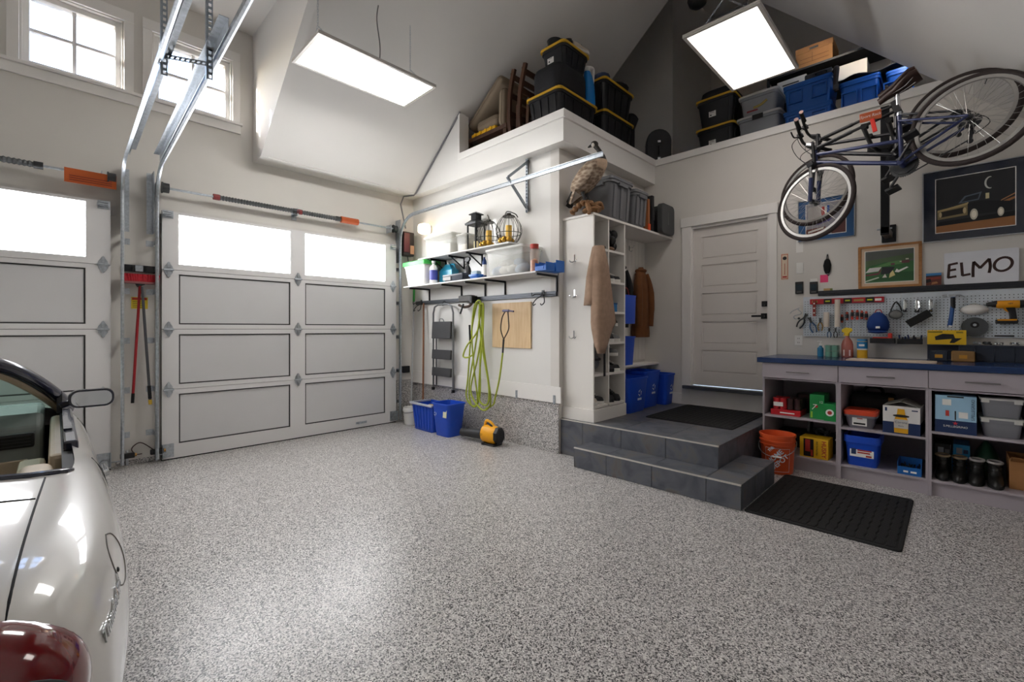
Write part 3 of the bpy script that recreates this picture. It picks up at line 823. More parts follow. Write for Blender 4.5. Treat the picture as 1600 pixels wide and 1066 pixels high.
def spray(px, pyt, label, mb_, mh, zs, yy, fat=1.0, wpx=12, pyb=440, cat='spray bottle'):
    x, wd = span(px - wpx / 2, px + wpx / 2, pyb, yy); hh = aty(px, pyt, yy).z - zs; r = wd / 2 * fat
    root = thing('spray_bottle', label, cat, (x, yy, zs))
    MB().lathe([(r * .9, 0), (r, .008), (r, hh * .42), (r * .8, hh * .55), (r * .3, hh * .68), (r * .3, hh * .74)], 18, sy=.7).build('body', mb_, root, smooth=True)
    h = MB(); h.cyl((0, 0, hh * .72), (0, 0, hh * .80), r * .4, n=12)
    h.prism([(-r * .9, hh * .86), (-r * .9, hh * .93), (-r * .3, hh * 1.0), (r * .7, hh * .98), (r * .9, hh * .9), (r * .3, hh * .8), (-r * .3, hh * .8)], -r * .25, r * .25, 'y')
    h.build('spray_head', mh, root, bevel=.003)
    MB().prism([(-r * .45, hh * .84), (-r * .7, hh * .70), (-r * .55, hh * .70), (-r * .2, hh * .82)], -r * .12, r * .12, 'y').build('trigger', mh, root)
    return root
spray(731, 402, 'black spray bottle with black trigger on the lower shelf', blackp, blackp, ZLO, SY + .20, fat=.62, wpx=14)
x, wd, y = put(733, 746, 434, .09, SY + .02)
root = thing('plastic_tub', 'small blue tub with a light lid in front of the shelf', 'tub', (x, y, ZLO))
bin_mb(wd, .09, .05, .9, .015).build('body', blue_pl, root, smooth=True); lid_mb(wd * .8, .07, .05, .03, .012).build('lid', mat('grey blue lid', '8fa3ad', .5), root, smooth=True)
bottle(753, 761, 398, 'slim_bottle', 'slim dark blue bottle squeezed beside the big clear tote', mat('navy plastic', '25407a', .35), white_pl, paper_w, yy=SY + .22)
x, wd, y = put(759, 817, 428, .32)
hh = aty(790, 386, yf).z - ZLO
root = thing('storage_tote', 'large clear tote packed with white bags and blue cloth', 'tote', (x, y, ZLO))
bin_mb(wd, .31, hh - .02, .92, .03).build('body', clear_m, root, smooth=True)
random.seed(3)
for i in range(7):
    m = MB().ell((0, 0, 0), (.09, .08, .055), 10, 7)
    o = m.build('white_bag', paper_w if i % 3 else mat('pale blue cloth', 'a9bcd6', .9), root, smooth=True)
    o.location = ((i % 4 - 1.5) * wd * .21, (-.05 if i < 4 else .06), .07 + (.08 if i > 3 else 0)); o.rotation_euler = (0, random.uniform(-.4, .4), random.random())
lid_mb(wd + .03, .34, hh - .02, .02, .03).build('lid', clear_lid, root, smooth=True)
root = thing('plastic_jar', 'round jar of orange bits with a red lid beside the clear tote', 'jar', (aty(835, 420, SY + .10).x, SY + .10, ZLO)); root.scale = (.88, .88, 1); hh = aty(835, 382, SY + .10).z - ZLO
MB().lathe([(.05, 0), (.052, .01), (.052, hh * .75), (.045, hh * .85)], 18).build('body', glass_mat('jar plastic', 'f2e9e2', .1, .25), root, smooth=True)
MB().lathe([(.0, .004), (.046, .004), (.046, hh * .42), (0, hh * .5)], 14).build('contents', mat('orange beads', 'c77f4e', .7, var=(60, .5)), root, smooth=True)
MB().cyl((0, 0, hh * .84), (0, 0, hh), .053, n=18).build('lid', mat('red lid', 'b03a30', .4), root, smooth=True)
for k, (a, b, dy, h, lab) in enumerate(((836, 853, .0, .085, 'open blue parts tray at the end of the lower shelf'), (842, 869, .165, .12, 'blue parts tray standing behind the front tray'))):
    x, wd, y = put(a, b, 424, .14, SY + .02 + dy)
    root = thing('parts_tray', lab, 'tray', (x, y, ZLO))
    m = MB(); t = .004; q = wd / 2
    m.box(-q, q, -.07, .07, 0, t); m.box(-q, -q + t, -.07, .07, t, h); m.box(q - t, q, -.07, .07, t, h); m.box(-q + t, q - t, .066, .07, t, h); m.box(-q + t, q - t, -.07, -.066, t, h * .55)
    m.build('body', blue_pl, root); MB().box(-q * .6, q * .6, -.076, -.07, h * .2, h * .45).build('label_slot', blue_pl, root)

# ------------------------------------------------------------------ tools on the rail
steel_g = mat('grey enamel steel', '6d6e70', .4, .3)
tread_m = mat('dark tread plastic', '3d3d3f', .7, bump=(250, .3))
# folding step stool
yL = YW2 - .075
xl0, xl1 = aty(677, 560, yL).x, aty(708, 560, yL).x; zt_, zbm = aty(692, 476, yL).z, aty(690, 609, yL).z
root = thing('step_ladder', 'folded grey three-step ladder hanging from the rail', 'ladder', ((xl0 + xl1) / 2, yL, zbm)); q = (xl1 - xl0) / 2; hh = zt_ - zbm
pts = [(-q, 0, .0), (-q, 0, hh - .12), (-q * .85, 0, hh - .03), (-q * .5, 0, hh), (q * .5, 0, hh), (q * .85, 0, hh - .03), (q, 0, hh - .12), (q, 0, 0)]
MB().tube(pts, .013, 8).build('front_frame', steel_g, root, smooth=True)
MB().tube([(-q + .03, .03, .03), (-q + .03, .03, hh * .75), (q - .03, .03, hh * .75), (q - .03, .03, .03)], .010, 8).build('rear_frame', steel_g, root, smooth=True)
MB().cyl((-q, 0, .05), (q, 0, .05), .008, n=8).build('bottom_bar', steel_g, root)
for z0, z1 in ((hh * .60, hh * .80), (hh * .36, hh * .47), (hh * .16, hh * .26)):
    MB().boxc((0, -.022, (z0 + z1) / 2), (2 * q - .03, .03, z1 - z0), rx=-.06).build('step', tread_m, root, bevel=.006)
MB().tube(smooth_path([(-.05, -.02, hh * .80), (-.03, -.03, hh * .83), (.03, -.03, hh * .83), (.05, -.02, hh * .80)]), .006, 6).build('handle', steel_g, root, smooth=True)
for sx in (-q, q): MB().box(sx - .017, sx + .017, -.017, .017, -.02, .02).build('foot', rubber, root)
MB().tube(smooth_path([(0, .05, hh + .03), (0, .02, hh + .05), (0, -.005, hh + .02), (0, .0, hh - .02)]), .005, 6).build('hook', dsteel, root, smooth=True)

# two brooms in the corner
def stick(name, label, px0, py0, px1, z1, y0, y1, r, m, parts):
    a = aty(px0, py0, y0); b = V((aty(px1, 600, y1).x, y1, z1))
    root = thing(name, label, 'broom', b); MB().cyl((0, 0, 0), a - b, r, n=10).build('handle', m, root, smooth=True)
    return root, a - b
root, tip = stick('mop', 'mop with pale metal handle and green grip standing in the white pail', 647, 452, 642, .06, YW2 - .05, 3.70, .012, mat('pale metal pole', 'c5c7c8', .35, .5), None)
MB().cyl(tip, tip * .90, .016, n=10).build('grip', green_pl, root, smooth=True)
root, tip = stick('push_broom', 'broom with brown wooden handle and green bristle head', 662, 474, 661, .30, YW2 - .05, YW2 - .12, .013, wood_mat('brown handle wood', '7a4a30', '93603f', .5, 'Z'), None)
MB().boxc((0, 0, -.02), (.20, .06, .04)).build('head_block', mat('tan block', '9a7a55', .6), root, bevel=.006)
m = MB()
random.seed(5)
for i in range(60):
    x = random.uniform(-.09, .09); yv = random.uniform(-.02, .02); m.cyl((x, yv, -.03), (x * 1.12, yv * 1.5, -.12 - random.random() * .01), .006, .003, n=5)
o = m.build('bristles', green_pl, root); o['kind'] = 'stuff'
# pail
p = atz(644, 650, 0); p = V((aty(643, 660, 3.60).x, 3.60, 0))
root = thing('pail', 'white plastic pail on the floor in the corner', 'pail', p)
MB().lathe([(.095, 0), (.10, .01), (.115, .20), (.122, .20), (.122, .215), (.118, .215), (.118, .245), (.112, .245), (.097, .015), (0, .015)], 24).build('body', white_pl, root, smooth=True)
MB().tube([(.122 * math.cos(a), .122 * math.sin(a) * 1.0 - .0, .205 - .12 * max(0, math.sin(-a)) * 0 - .03 * abs(math.sin(a))) for a in [PI + PI * i / 12 for i in range(13)]], .003, 6).build('bail', dsteel, root, smooth=True)

# garden hose: hanging coil
hose_m = mat('lime green hose', 'a2ae35', .45, var=(40, .1))
yH = YW2 - .07
top = aty(752, 474, yH)
root = thing('garden_hose', 'lime green garden hose hung in long loops from the rail', 'hose', (top.x, yH, top.z))
def hp(px, py, dy=0.0):
    p = aty(px, py, yH); return V((p.x - top.x, dy, p.z - top.z))
loops = [((748, 474), (739, 520), (733, 590), (731, 620), (741, 634), (752, 620), (752, 560), (755, 500)),
         ((755, 474), (749, 530), (737, 600), (741, 632), (750, 628), (745, 575), (741, 520), (746, 478)),
         ((759, 474), (760, 510), (752, 560), (742, 610), (757, 638), (770, 636), (772, 615), (762, 540)),
         ((763, 476), (763, 520), (757, 590), (758, 625), (770, 630), (772, 600), (762, 545), (757, 490))]
for i, lp_ in enumerate(loops):
    pts = [hp(px, py, -.02 - .022 * i - .006 * (k % 2)) for k, (px, py) in enumerate(lp_)]
    MB().tube(smooth_path(pts, 6, closed=True), .0105, 8, closed=True).build('loop', hose_m, root, smooth=True)
MB().tube(smooth_path([hp(*q, -.11) for q in ((760, 476), (757, 515), (740, 540), (734, 556), (742, 558), (750, 553))], 8), .0105, 8).build('short_end', hose_m, root, smooth=True)
MB().cyl(hp(743, 508, -.10), hp(744, 536, -.10), .013, n=10).build('coupling', blackp, root, smooth=True)
tail = [hp(762, 638, -.03), hp(775, 632, -.05), hp(779, 622, -.06), hp(787, 590, -.07), hp(792, 551, -.07)]
MB().tube(smooth_path(tail, 8), .0105, 8).build('long_end', hose_m, root, smooth=True)
yW = yH - .07
MB().cyl(hp(792, 551, -.07), hp(793.5, 530, -.07), .011, .012, n=10).build('wand_tip', blackp, root, smooth=True)
brown = mat('dark brown rubber', '3a2a22', .5)
MB().tube(smooth_path([hp(793.5, 530, -.07), hp(789, 515, -.07), hp(791, 497, -.07), hp(795, 487, -.06)], 6), .007, 8).tube(smooth_path([hp(793.5, 530, -.07), hp(801, 515, -.07), hp(801, 500, -.07), hp(799, 487, -.06)], 6), .007, 8).build('splitter_hose', brown, root, smooth=True)
MB().cyl(hp(793, 486, -.075), hp(802, 486, -.075), .016, n=10).cyl(hp(802, 486, -.075), hp(809, 487, -.07), .01, n=8).build('brass_splitter', mat('purple grey metal', '6b6680', .4, .6), root, smooth=True)
# plywood board behind the splitter
a, b = aty(769, 471, YW2 - .02), aty(829, 545, YW2 - .02)
o = MB().box(-(b.x - a.x) / 2, (b.x - a.x) / 2, -.018, 0, 0, a.z - b.z - .03).build('plywood_board', wood_mat('plywood', 'd2b084', 'dfc39a', .6, 'Z', 5), bevel=.002)
o.location = ((a.x + b.x) / 2, YW2 - .001, b.z); tag(o, 'square plywood board fixed under the rail behind the hose splitter', 'board')
# hooks
def rail_hook(px, label):
    p = aty(px, 465, YW2 - .035)
    root = thing('rail_hook', label, 'hook', (p.x, YW2 - .036, zr), group='chrome double hooks on the rail')
    MB().box(-.02, .02, -.008, 0, -.02, .045).build('clip', dsteel, root, bevel=.003)
    for s in (-1, 1):
        MB().tube(smooth_path([(s * .01, -.005, .03), (s * .02, -.02, -.02), (s * .055, -.05, -.05), (s * .08, -.08, -.10), (s * .06, -.10, -.125), (s * .035, -.09, -.11)], 5), .006, 8).build('prong', dsteel, root, smooth=True)
        MB().tube(smooth_path([(s * .02, -.02, -.0), (s * .07, -.06, .0), (s * .10, -.08, -.02), (s * .105, -.08, .02)], 5), .006, 8).build('prong', dsteel, root, smooth=True)
    return root
rail_hook(849, 'empty double prong hook on the rail beyond the plywood board')
rail_hook(659, 'double prong hook on the rail by the brown broom')
# small tool holder with a trigger tool
p = aty(733, 470, YW2 - .05)
root = thing('hand_winch', 'black and grey hand tool with crank hanging between ladder and hose', 'tool', (p.x, YW2 - .04, zr))
MB().box(-.13, .12, -.09, 0, -.035, .05).build('body', mat('graphite plastic', '4a4744', .5), root, bevel=.012)
MB().box(.11, .16, -.10, 0, -.06, .04).build('end_cap', blackp, root, bevel=.01)
MB().tube(smooth_path([(-.16, -.05, -.07), (-.05, -.06, -.10), (.06, -.06, -.09), (.12, -.06, -.05)]), .018, 8).build('drum', mat('brown cord', '4f3f35', .8), root, smooth=True)
MB().tube([(-.02, -.09, -.06), (-.04, -.11, -.15), (-.06, -.11, -.19)], .012, 8).build('crank', blackp, root, smooth=True)

# ------------------------------------------------------------------ floor items by the shelf wall
bluebin = mat('recycling blue', '1f4fc4', .4)
def emblem(parent, M, s, m):
    """three chasing arrows"""
    mb = MB()
    for k in range(3):
        a = 2 * PI * k / 3 + PI / 2
        for p0, p1, wd in (((-.55, -.62), (.22, -.62), .24),):
            q = Matrix.Rotation(a, 4, 'Z')
            mb.add([M @ (q @ V((x * s, y * s, .0012))) for x, y in ((-.5, -.75), (.15, -.75), (.15, -.95), (.55, -.6), (.15, -.28), (.15, -.48), (-.42, -.48), (-.62, -.62))], [tuple(range(8))])
    return mb.build('emblem', m, parent)
def sticker(parent, x0, x1, z0, z1, y, m, name='label'):
    return MB().box(x0, x1, y - .0012, y, z0, z1).build(name, m, parent)
fw_ = 3.50
def face_bin(k_, d, h, z):
    """y of the tapered front at height z"""
    kk = k_ + (1 - k_) * z / (h - .02)
    return -d / 2 * kk
pa, pb = V((-5.02, 3.66, 0)), V((-4.72, 3.64, 0))
xa1, wd1 = span(653, 686, 670, 3.50)
root = thing('recycling_box', 'ribbed blue recycling box with a grey rim handle by the white pail', 'bin', (xa1 - .075, 3.61, 0))
bin_mb(wd1, .33, .36, .86, .03).build('body', bluebin, root, smooth=True)
for i in range(6): MB().bar((wd1 * .86 / 2 * (-.75 + .3 * i), -.33 * .44, .03), (wd1 / 2 * (-.75 + .3 * i), -.165, .33), .02, .012, up=(0, 1, 0)).build('rib', bluebin, root)
MB().box(-wd1 / 2 - .015, wd1 / 2 + .015, -.19, -.165, .345, .372).box(-wd1 / 2 - .018, -wd1 / 2 + .012, -.165, .18, .345, .372).build('rim', mat('pale grey rim', 'b4b8c4', .5), root, bevel=.005)
MB().ell((.02, -.02, .30), (.09, .05, .05), 10, 6).ell((wd1 * .3, -.1, .31), (.05, .04, .05), 10, 6).build('contents', mat('mixed tan scraps', '9b8b74', .8, var=(30, .4)), root, smooth=True)
xa2, wd2 = span(683, 721, 675, 3.56)
root = thing('recycling_box', 'smooth blue recycling box with white arrow emblem beside the leaf blower', 'bin', (xa2 - .02, 3.575, 0), rz=R(2))
bin_mb(.34, .30, .42, .80, .05).build('body', bluebin, root, smooth=True)
wm = mat('white print', 'd9e2ee', .6)
fy = lambda z, k=.80, d=.30, h=.42: -d / 2 * (k + (1 - k) * z / (h - .02)) - .002
lean = -math.atan((1 - .80) * .16 / .40)
emblem(root, Matrix.Translation((-.10, fy(.28), .28)) @ Matrix.Rotation(PI / 2 - .078, 4, 'X'), .03, wm)
MB(Matrix.Translation((.095, fy(.30), .30)) @ Matrix.Rotation(PI / 2 - .078, 4, 'X')).box(-.035, .035, -.05, .05, 0, .0015).build('label', mat('yellow white sticker', 'd8d6b5', .6), root)
# leaf blower
p = V((aty(768, 690, 3.66).x, 3.62, 0))
yel = mat('tool yellow', 'f0a818', .4)
root = thing('leaf_blower', 'yellow and black leaf blower lying on the floor', 'leaf blower', p, rz=R(6))
MB().loft([[(x, .0 + .085 * math.cos(a) * s, .12 + .10 * math.sin(a) * s) for a in [2 * PI * i / 14 for i in range(14)]] for x, s in ((-.10, .6), (-.07, 1.0), (-.02, 1.08), (.09, 1.08), (.13, .95))]).build('housing', yel, root, smooth=True)
MB().loft([[(x, .09 * math.cos(a) * s, .12 + .11 * math.sin(a) * s) for a in [2 * PI * i / 8 + .39 for i in range(8)]] for x, s in ((.12, .85), (.13, .95), (.175, .92), (.19, .7))]).build('motor_cover', blackp, root, bevel=.008)
MB().tube(smooth_path([(-.06, 0, .2), (-.04, 0, .27), (.03, 0, .255), (.08, 0, .21)], 5), .02, 8).build('handle', yel, root, smooth=True)
MB().tube(smooth_path([(-.01, -.02, .255), (.05, -.02, .23), (.09, -.02, .2)], 4), .012, 8).build('trigger_guard', blackp, root, smooth=True)
MB().box(-.06, .14, -.08, .08, 0, .02).cyl((-.03, -.06, .0), (-.03, -.06, .03), .03, n=10).build('foot', blackp, root, bevel=.006)
MB().loft([[(x, .062 * math.cos(a) * s, zc + .062 * math.sin(a) * s) for a in [2 * PI * i / 16 for i in range(16)]] for x, s, zc in ((-.06, 1.05, .11), (-.14, .95, .10), (-.40, .8, .085), (-.42, .9, .085), (-.44, .9, .085))]).build('nozzle', mat('dark grey plastic', '2b2b2d', .5), root, smooth=True)
lettering('DBL', .035, blackp, root, frame_xz((-.03, -.088, .12)))

# ------------------------------------------------------------------ pier between the doors
pc = atx(217, 420, XW + .02); yy0, yy1 = atx(192, 420, XW + .02).y, atx(245, 420, XW + .02).y
o = thing('tool_rack', 'short black tool rack on the wall between the garage doors', 'rack', (XW, pc.y, pc.z))
MB().box(0, .03, yy0 - pc.y, yy1 - pc.y, -.035, .035).build('rail', blackp, o, bevel=.004)
MB().box(.03, .05, -.03, .03, -.03, .03).build('clamp', galv, o); MB().box(.03, .06, -.055, -.045, -.02, .02).box(.03, .06, .045, .055, -.02, .02).build('grip', rubber, o)
redb = mat('red bristle', 'b01f2c', .6, var=(60, .25)); redh = mat('red enamel pole', 'a3222a', .35)
hx = XW + .09
top = atx(219, 442, hx); bot = atx(207, 630, hx)
root = thing('push_broom', 'red push broom hanging head up between the garage doors', 'broom', (hx, bot.y, bot.z))
tp = top - V((hx, bot.y, bot.z))
MB().cyl((0, 0, 0), tp, .012, n=10).build('handle', redh, root, smooth=True); MB().cyl((0, 0, 0), tp * .08, .014, n=10).build('grip', rubber, root, smooth=True)
w0, w1 = atx(190, 437, hx).y - bot.y, atx(249, 445, hx).y - bot.y
mb_ = MB(); random.seed(8)
n_ = 46
for i in range(n_):
    for j in range(3):
        yv = w0 + .012 + (w1 - w0 - .024) * i / (n_ - 1); xx = -.03 + .03 * j
        mb_.cyl((xx, yv, tp.z + .01), (xx + random.uniform(-.01, .01), yv + (yv - (w0 + w1) / 2) * .08, tp.z + .085), .007, .005, n=5)
o = mb_.build('bristles', redb, root); o['kind'] = 'stuff'
MB().boxc((0, (w0 + w1) / 2, tp.z - .0), (.07, w1 - w0 - .02, .022)).build('head_block', mat('grey red block', '8d5a5a', .5), root, bevel=.005)
MB().cyl((0, tp.y - .03, tp.z - .03), (0, tp.y + .03, tp.z), .02, n=10).build('socket', dsteel, root)
hx += .035; top = atx(222, 448, hx); bot = atx(235, 632, hx)
root = thing('long_pole', 'grey pole with a yellow tip leaning from the broom rack', 'pole', (hx, bot.y, bot.z)); tp = top - V((hx, bot.y, bot.z))
MB().cyl(tp * .03, tp, .012, n=10).build('shaft', mat('dark grey pole', '55565a', .4, .4), root, smooth=True); MB().cyl((0, 0, 0), tp * .04, .016, n=10).build('tip', mat('yellow rubber', 'd6b03a', .6), root, smooth=True)
MB().cyl(tp * .05, tp * .16, .015, n=10).build('grip', rubber, root, smooth=True)
a, b = atx(205, 464, XW + .004), atx(231, 483, XW + .004)
root = thing('notice', 'small yellow warning notice behind the broom handles', 'notice', (XW + .001, (a.y + b.y) / 2, b.z)); q = (b.y - a.y) / 2; hh = a.z - b.z
MB().box(0, .003, -q, q, 0, hh).build('sheet', mat('yellow notice', 'd9bf35', .6), root)
MB().box(.003, .0036, -q * .9, q * .9, hh * .76, hh * .95).build('red_band', mat('red print', 'b1352c', .6), root)
for k in range(4): MB().box(.003, .0036, -q * .85, q * .6, hh * (.12 + .15 * k), hh * (.16 + .15 * k)).build('text_line', mat('dark print', '4c4522', .6), root)
# safety sensors and wires at the foot of the pier
for (px, py, s, lab) in ((200, 718, -1, 'black door safety sensor beside the car-side track'), (246, 708, 1, 'black door safety sensor beside the track near the broom')):
    p = atx(px, py, XD - .0)
    root = thing('door_sensor', lab, 'sensor', (XD + .02, p.y, .0))
    MB().box(-.02, .02, -.06, .05, .09, .14).build('body', blackp, root, bevel=.006); MB().box(-.09, -.02, -.006, .006, .085, .145).box(-.12, -.08, -.01, .01, .0, .145).build('bracket', galv, root)
    MB().cyl((0, .05, .115), (0, .065, .115), .016, n=12).build('lens', mat('amber lens', 'b58a50', .2), root, smooth=True)
wpts = [atx(*q, XW + .02) for q in ((240, 703), (226, 694), (217, 692), (208, 698), (206, 704), (213, 710), (222, 709))]
o = MB().tube(smooth_path(wpts, 5), .005, 6).build('sensor_wire', mat('dark red wire', '3a2320', .6), smooth=True); tag(o, 'loose dark wire loop low on the wall between the garage doors', 'wire')

# jackshaft opener in the corner
p0_, p1_ = atx(636, 333, XW + .2), atx(648, 378, XW + .2)
root = thing('door_opener', 'black and maroon garage door opener box in the wall corner', 'opener', (XW, 3.72, 2.46))
MB().box(0.01, .13, -.11, .09, .0, .36).build('case', mat('black brown case', '231c1a', .4), root, bevel=.015)
MB().box(.13, .145, -.10, -.0, .05, .34).build('maroon_panel', mat('maroon plastic', '5a1f25', .4), root, bevel=.006)
MB().box(.13, .142, .01, .08, .03, .16).build('light_window', mat('tan window', 'b98a6a', .4), root, bevel=.006)
MB().tube(smooth_path([(.08, .0, .0), (.10, .01, -.12), (.08, .04, -.18), (.11, -.02, -.17), (.08, .0, -.12), (.10, .02, -.22), (.05, .06, -.26)], 6), .006, 6).build('cable', blackp, root, smooth=True)
p = atx(636, 577, XW + .02)
o = MB().box(0, .04, -.06, .06, -.05, .05).build('outlet_box', blackp, bevel=.005); o.location = (XW, p.y - .02, p.z); tag(o, 'small black electrical box low in the door corner', 'electrical box')

a, b = aty(669, 518, YW2), aty(677, 536, YW2)
root = thing('outlet', 'white outlet plate on the shelf wall behind the step ladder', 'outlet', ((a.x + b.x) / 2, YW2, b.z)); MB().box(-.035, .035, -.006, 0, 0, .115).build('plate', white_pl, root, bevel=.002)
for z in (.035, .08): MB().box(-.016, .016, -.0075, -.006, z - .013, z + .013).build('socket', white_pl, root, bevel=.001)
# ================================================================== landing, step and mudroom nook
def slate(name, c0, c1):
    m = bpy.data.materials.new(name); m.use_nodes = True; t = m.node_tree; b = t.nodes['Principled BSDF']
    tc = t.nodes.new('ShaderNodeTexCoord'); oi = t.nodes.new('ShaderNodeObjectInfo')
    ad = t.nodes.new('ShaderNodeVectorMath'); ad.operation = 'ADD'
    sc = t.nodes.new('ShaderNodeVectorMath'); sc.operation = 'SCALE'; sc.inputs['Scale'].default_value = 7
    cb = t.nodes.new('ShaderNodeCombineXYZ'); t.links.new(oi.outputs['Random'], cb.inputs[0]); t.links.new(oi.outputs['Random'], cb.inputs[1])
    t.links.new(cb.outputs[0], sc.inputs[0]); t.links.new(tc.outputs['Object'], ad.inputs[0]); t.links.new(sc.outputs[0], ad.inputs[1])
    n = t.nodes.new('ShaderNodeTexNoise'); n.inputs['Scale'].default_value = 4.5; n.inputs['Detail'].default_value = 8; n.inputs['Distortion'].default_value = 1.2
    t.links.new(ad.outputs[0], n.inputs['Vector'])
    r = ramp(t, [(.32, c0), (.52, c1), (.62, '62605f'), (.72, '5e5452')]); t.links.new(n.outputs['Fac'], r.inputs[0])
    t.links.new(r.outputs[0], b.inputs['Base Color']); b.inputs['Roughness'].default_value = .45
    bp = t.nodes.new('ShaderNodeBump'); bp.inputs['Strength'].default_value = .25; bp.inputs['Distance'].default_value = .004
    t.links.new(n.outputs['Fac'], bp.inputs['Height']); t.links.new(bp.outputs[0], b.inputs['Normal'])
    MATS[name] = m; return m
tile = slate('slate tile', '474a52', '5b5d64')
grout = mat('grout', '2b2a2a', .9)
nose = mat('aluminium nosing', 'cfcac4', .35, .6)
YLF, XLR = 3.895, -1.405; YSF, XSL, XSR, YSB = 3.61, -2.685, -1.137, 4.49
root = MB().box(XN + .001, XLR - .009, YLF + .009, YW3 - .001, 0, ZL - .009).build('floor_landing', grout); tag(root, 'slate tiled landing in front of the entry door', kind='structure')
tb = [XN + .002] + [aty(p, 680, YLF).x for p in (910, 970, 1040)] + [XLR]
g = .0025
for a, b in zip(tb, tb[1:]):
    MB().box(a + g, b - g, YLF, YLF + .009, .002, ZL - .004).build('tile', tile, root)
    yy = YLF
    while yy < YW3 - .02:
        y2 = min(yy + .46, YW3 - .002); MB().box(a + g, b - g, yy + g, y2 - g, ZL - .009, ZL).build('tile', tile, root); yy = y2
yy = YLF
while yy < YW3 - .02:
    y2 = min(yy + .46, YW3 - .002); MB().box(XLR - .009, XLR, yy + g, y2 - g, .002, ZL - .001).build('tile', tile, root); yy = y2
MB().box(XN, XLR + .002, YLF - .003, YLF + .012, ZL - .010, ZL + .001).build('nosing', nose, root)
root = MB().box(XSL + .009, XSR - .009, YSF + .009, YLF - .001, 0, ZST - .009).box(XLR + .001, XSR - .009, YLF - .001, YSB, 0, ZST - .009).build('floor_step', grout); tag(root, 'low slate tiled step wrapping the corner of the landing', kind='structure')
sb = [XSL] + [aty(p, 740, YSF).x for p in (947, 1018, 1103)] + [XSR]
for a, b in zip(sb, sb[1:]):
    MB().box(a + g, b - g, YSF, YSF + .009, .002, ZST - .004).build('tile', tile, root)
    MB().box(a + g, b - g, YSF + .01, YLF - .002, ZST - .009, ZST).build('tile', tile, root)
for y0, y1 in ((YSF + .01, 3.95), (3.95, 4.22), (4.22, YSB)): MB().box(XSR - .009, XSR, y0 + g, y1 - g, .002, ZST - .001).build('tile', tile, root)
for y0, y1 in ((YLF, 4.22), (4.22, YSB)): MB().box(XLR + .003, XSR - .01, y0 + g, y1 - g, ZST - .009, ZST).build('tile', tile, root)
MB().box(XSL, XSL + .009, YSF, YLF - .003, .002, ZST - .002).build('tile', tile, root)
MB().box(XSL, XSR, YSF - .003, YSF + .012, ZST - .010, ZST + .001).build('nosing', nose, root)

# ------------------------------------------------------------------ mats
def ribbed_mat(label, x0, x1, y0, y1, z, ribs_x):
    root = thing('rubber_mat', label, 'mat', ((x0 + x1) / 2, (y0 + y1) / 2, z)); a, b = (x1 - x0) / 2, (y1 - y0) / 2
    m = MB(); m.loft([[(x, y, zz) for x, y in rrect(2 * a * s, 2 * b * s, .03, 3)] for zz, s in ((0, 1), (.006, 1), (.011, .99), (.011, .955), (.006, .95))])
    m.build('base', rubber, root)
    rb = MB(); n = int(2 * a / .055)
    for i in range(n):
        xc = -a * .93 + 2 * a * .93 * (i + .5) / n
        k = int(2 * b / .022)
        for j in range(k):
            yc = -b * .93 + 2 * b * .93 * (j + .5) / k; off = .004 * math.sin(i * 1.7 + j)
            rb.taper(xc - .021 + off, xc + .021 + off, yc - .008, yc + .008, .006, .012, 1.25)
    o = rb.build('ribs', rubber, root); o['kind'] = 'stuff'
    return root
ribbed_mat('black ribbed rubber mat on the speckled floor beside the step', -1.125, -.225, 3.62, 4.80, 0.0, True)
ribbed_mat('black ribbed rubber mat on the slate landing by the door', -2.45, -1.53, 4.60, 5.72, ZL, True)

# ------------------------------------------------------------------ entry door
DY = YW3 + .035
dx0, dx1 = aty(1084, 500, DY).x, aty(1200, 500, DY).x; dz0, dz1 = aty(1084, 601, DY).z, aty(1084, 359, DY).z
wall_y('wall_bench', YW3, YW3 + .15, XN - .12, XB + .15, 0, ZC0 - .0005, [(dx0 - .03, dx1 + .03, dz0 - .015, dz1 + .03)], paint)
door_g = mat('entry door paint', 'dbd6d1', .45, var=(3, .015))
root = MB().box(dx0, dx1, DY + .012, DY + .04, dz0, dz1).build('door_3', door_g); tag(root, 'white five-panel entry door above the slate landing', kind='structure')
n = 5; st = .105; top_r, bot_r = .115, .17
ph = (dz1 - dz0 - top_r - bot_r - .075 * (n - 1)) / n
fr = MB(); fr.box(dx0, dx0 + st, DY, DY + .012, dz0, dz1); fr.box(dx1 - st, dx1, DY, DY + .012, dz0, dz1)
z = dz0 + bot_r; fr.box(dx0 + st, dx1 - st, DY, DY + .012, dz0, z)
for i in range(n):
    MB().box(dx0 + st + .018, dx1 - st - .018, DY + .004, DY + .013, z + .018, z + ph - .018).build('panel', door_g, root, bevel=.004)
    z2 = z + ph; fr.box(dx0 + st, dx1 - st, DY, DY + .012, z2, z2 + (.075 if i < n - 1 else top_r)); z = z2 + .075
fr.build('stile_and_rail', door_g, root)
for px, py, lev in ((1195, 475, False), (1194, 494, True)):
    p = aty(px, py, DY)
    h = MB().box(p.x - .032, p.x + .032, DY - .012, DY, p.z - .032, p.z + .032).build('lock_plate' if not lev else 'handle_plate', blackm, root, bevel=.003)
    if lev: MB().cyl((p.x, DY - .012, p.z), (p.x, DY - .055, p.z), .012, n=10).box(p.x - .12, p.x + .015, DY - .065, DY - .05, p.z - .011, p.z + .011).build('lever', blackm, h, bevel=.003)
    else: MB().cyl((p.x, DY - .012, p.z), (p.x, DY - .03, p.z), .02, n=14).build('thumb_turn', blackm, h)
mb = MB()
cx0, cx1 = aty(1065, 400, YW3 - .02).x, aty(1213.7, 334, YW3 - .02).x; czt = aty(1072, 341, YW3 - .02).z; czb = aty(1070, 355.5, YW3 - .02).z
mb.box(cx0, dx0 - .02, YW3 - .02, YW3, ZL, czb); mb.box(dx1 + .02, cx1, YW3 - .02, YW3, ZL + .0, czb)
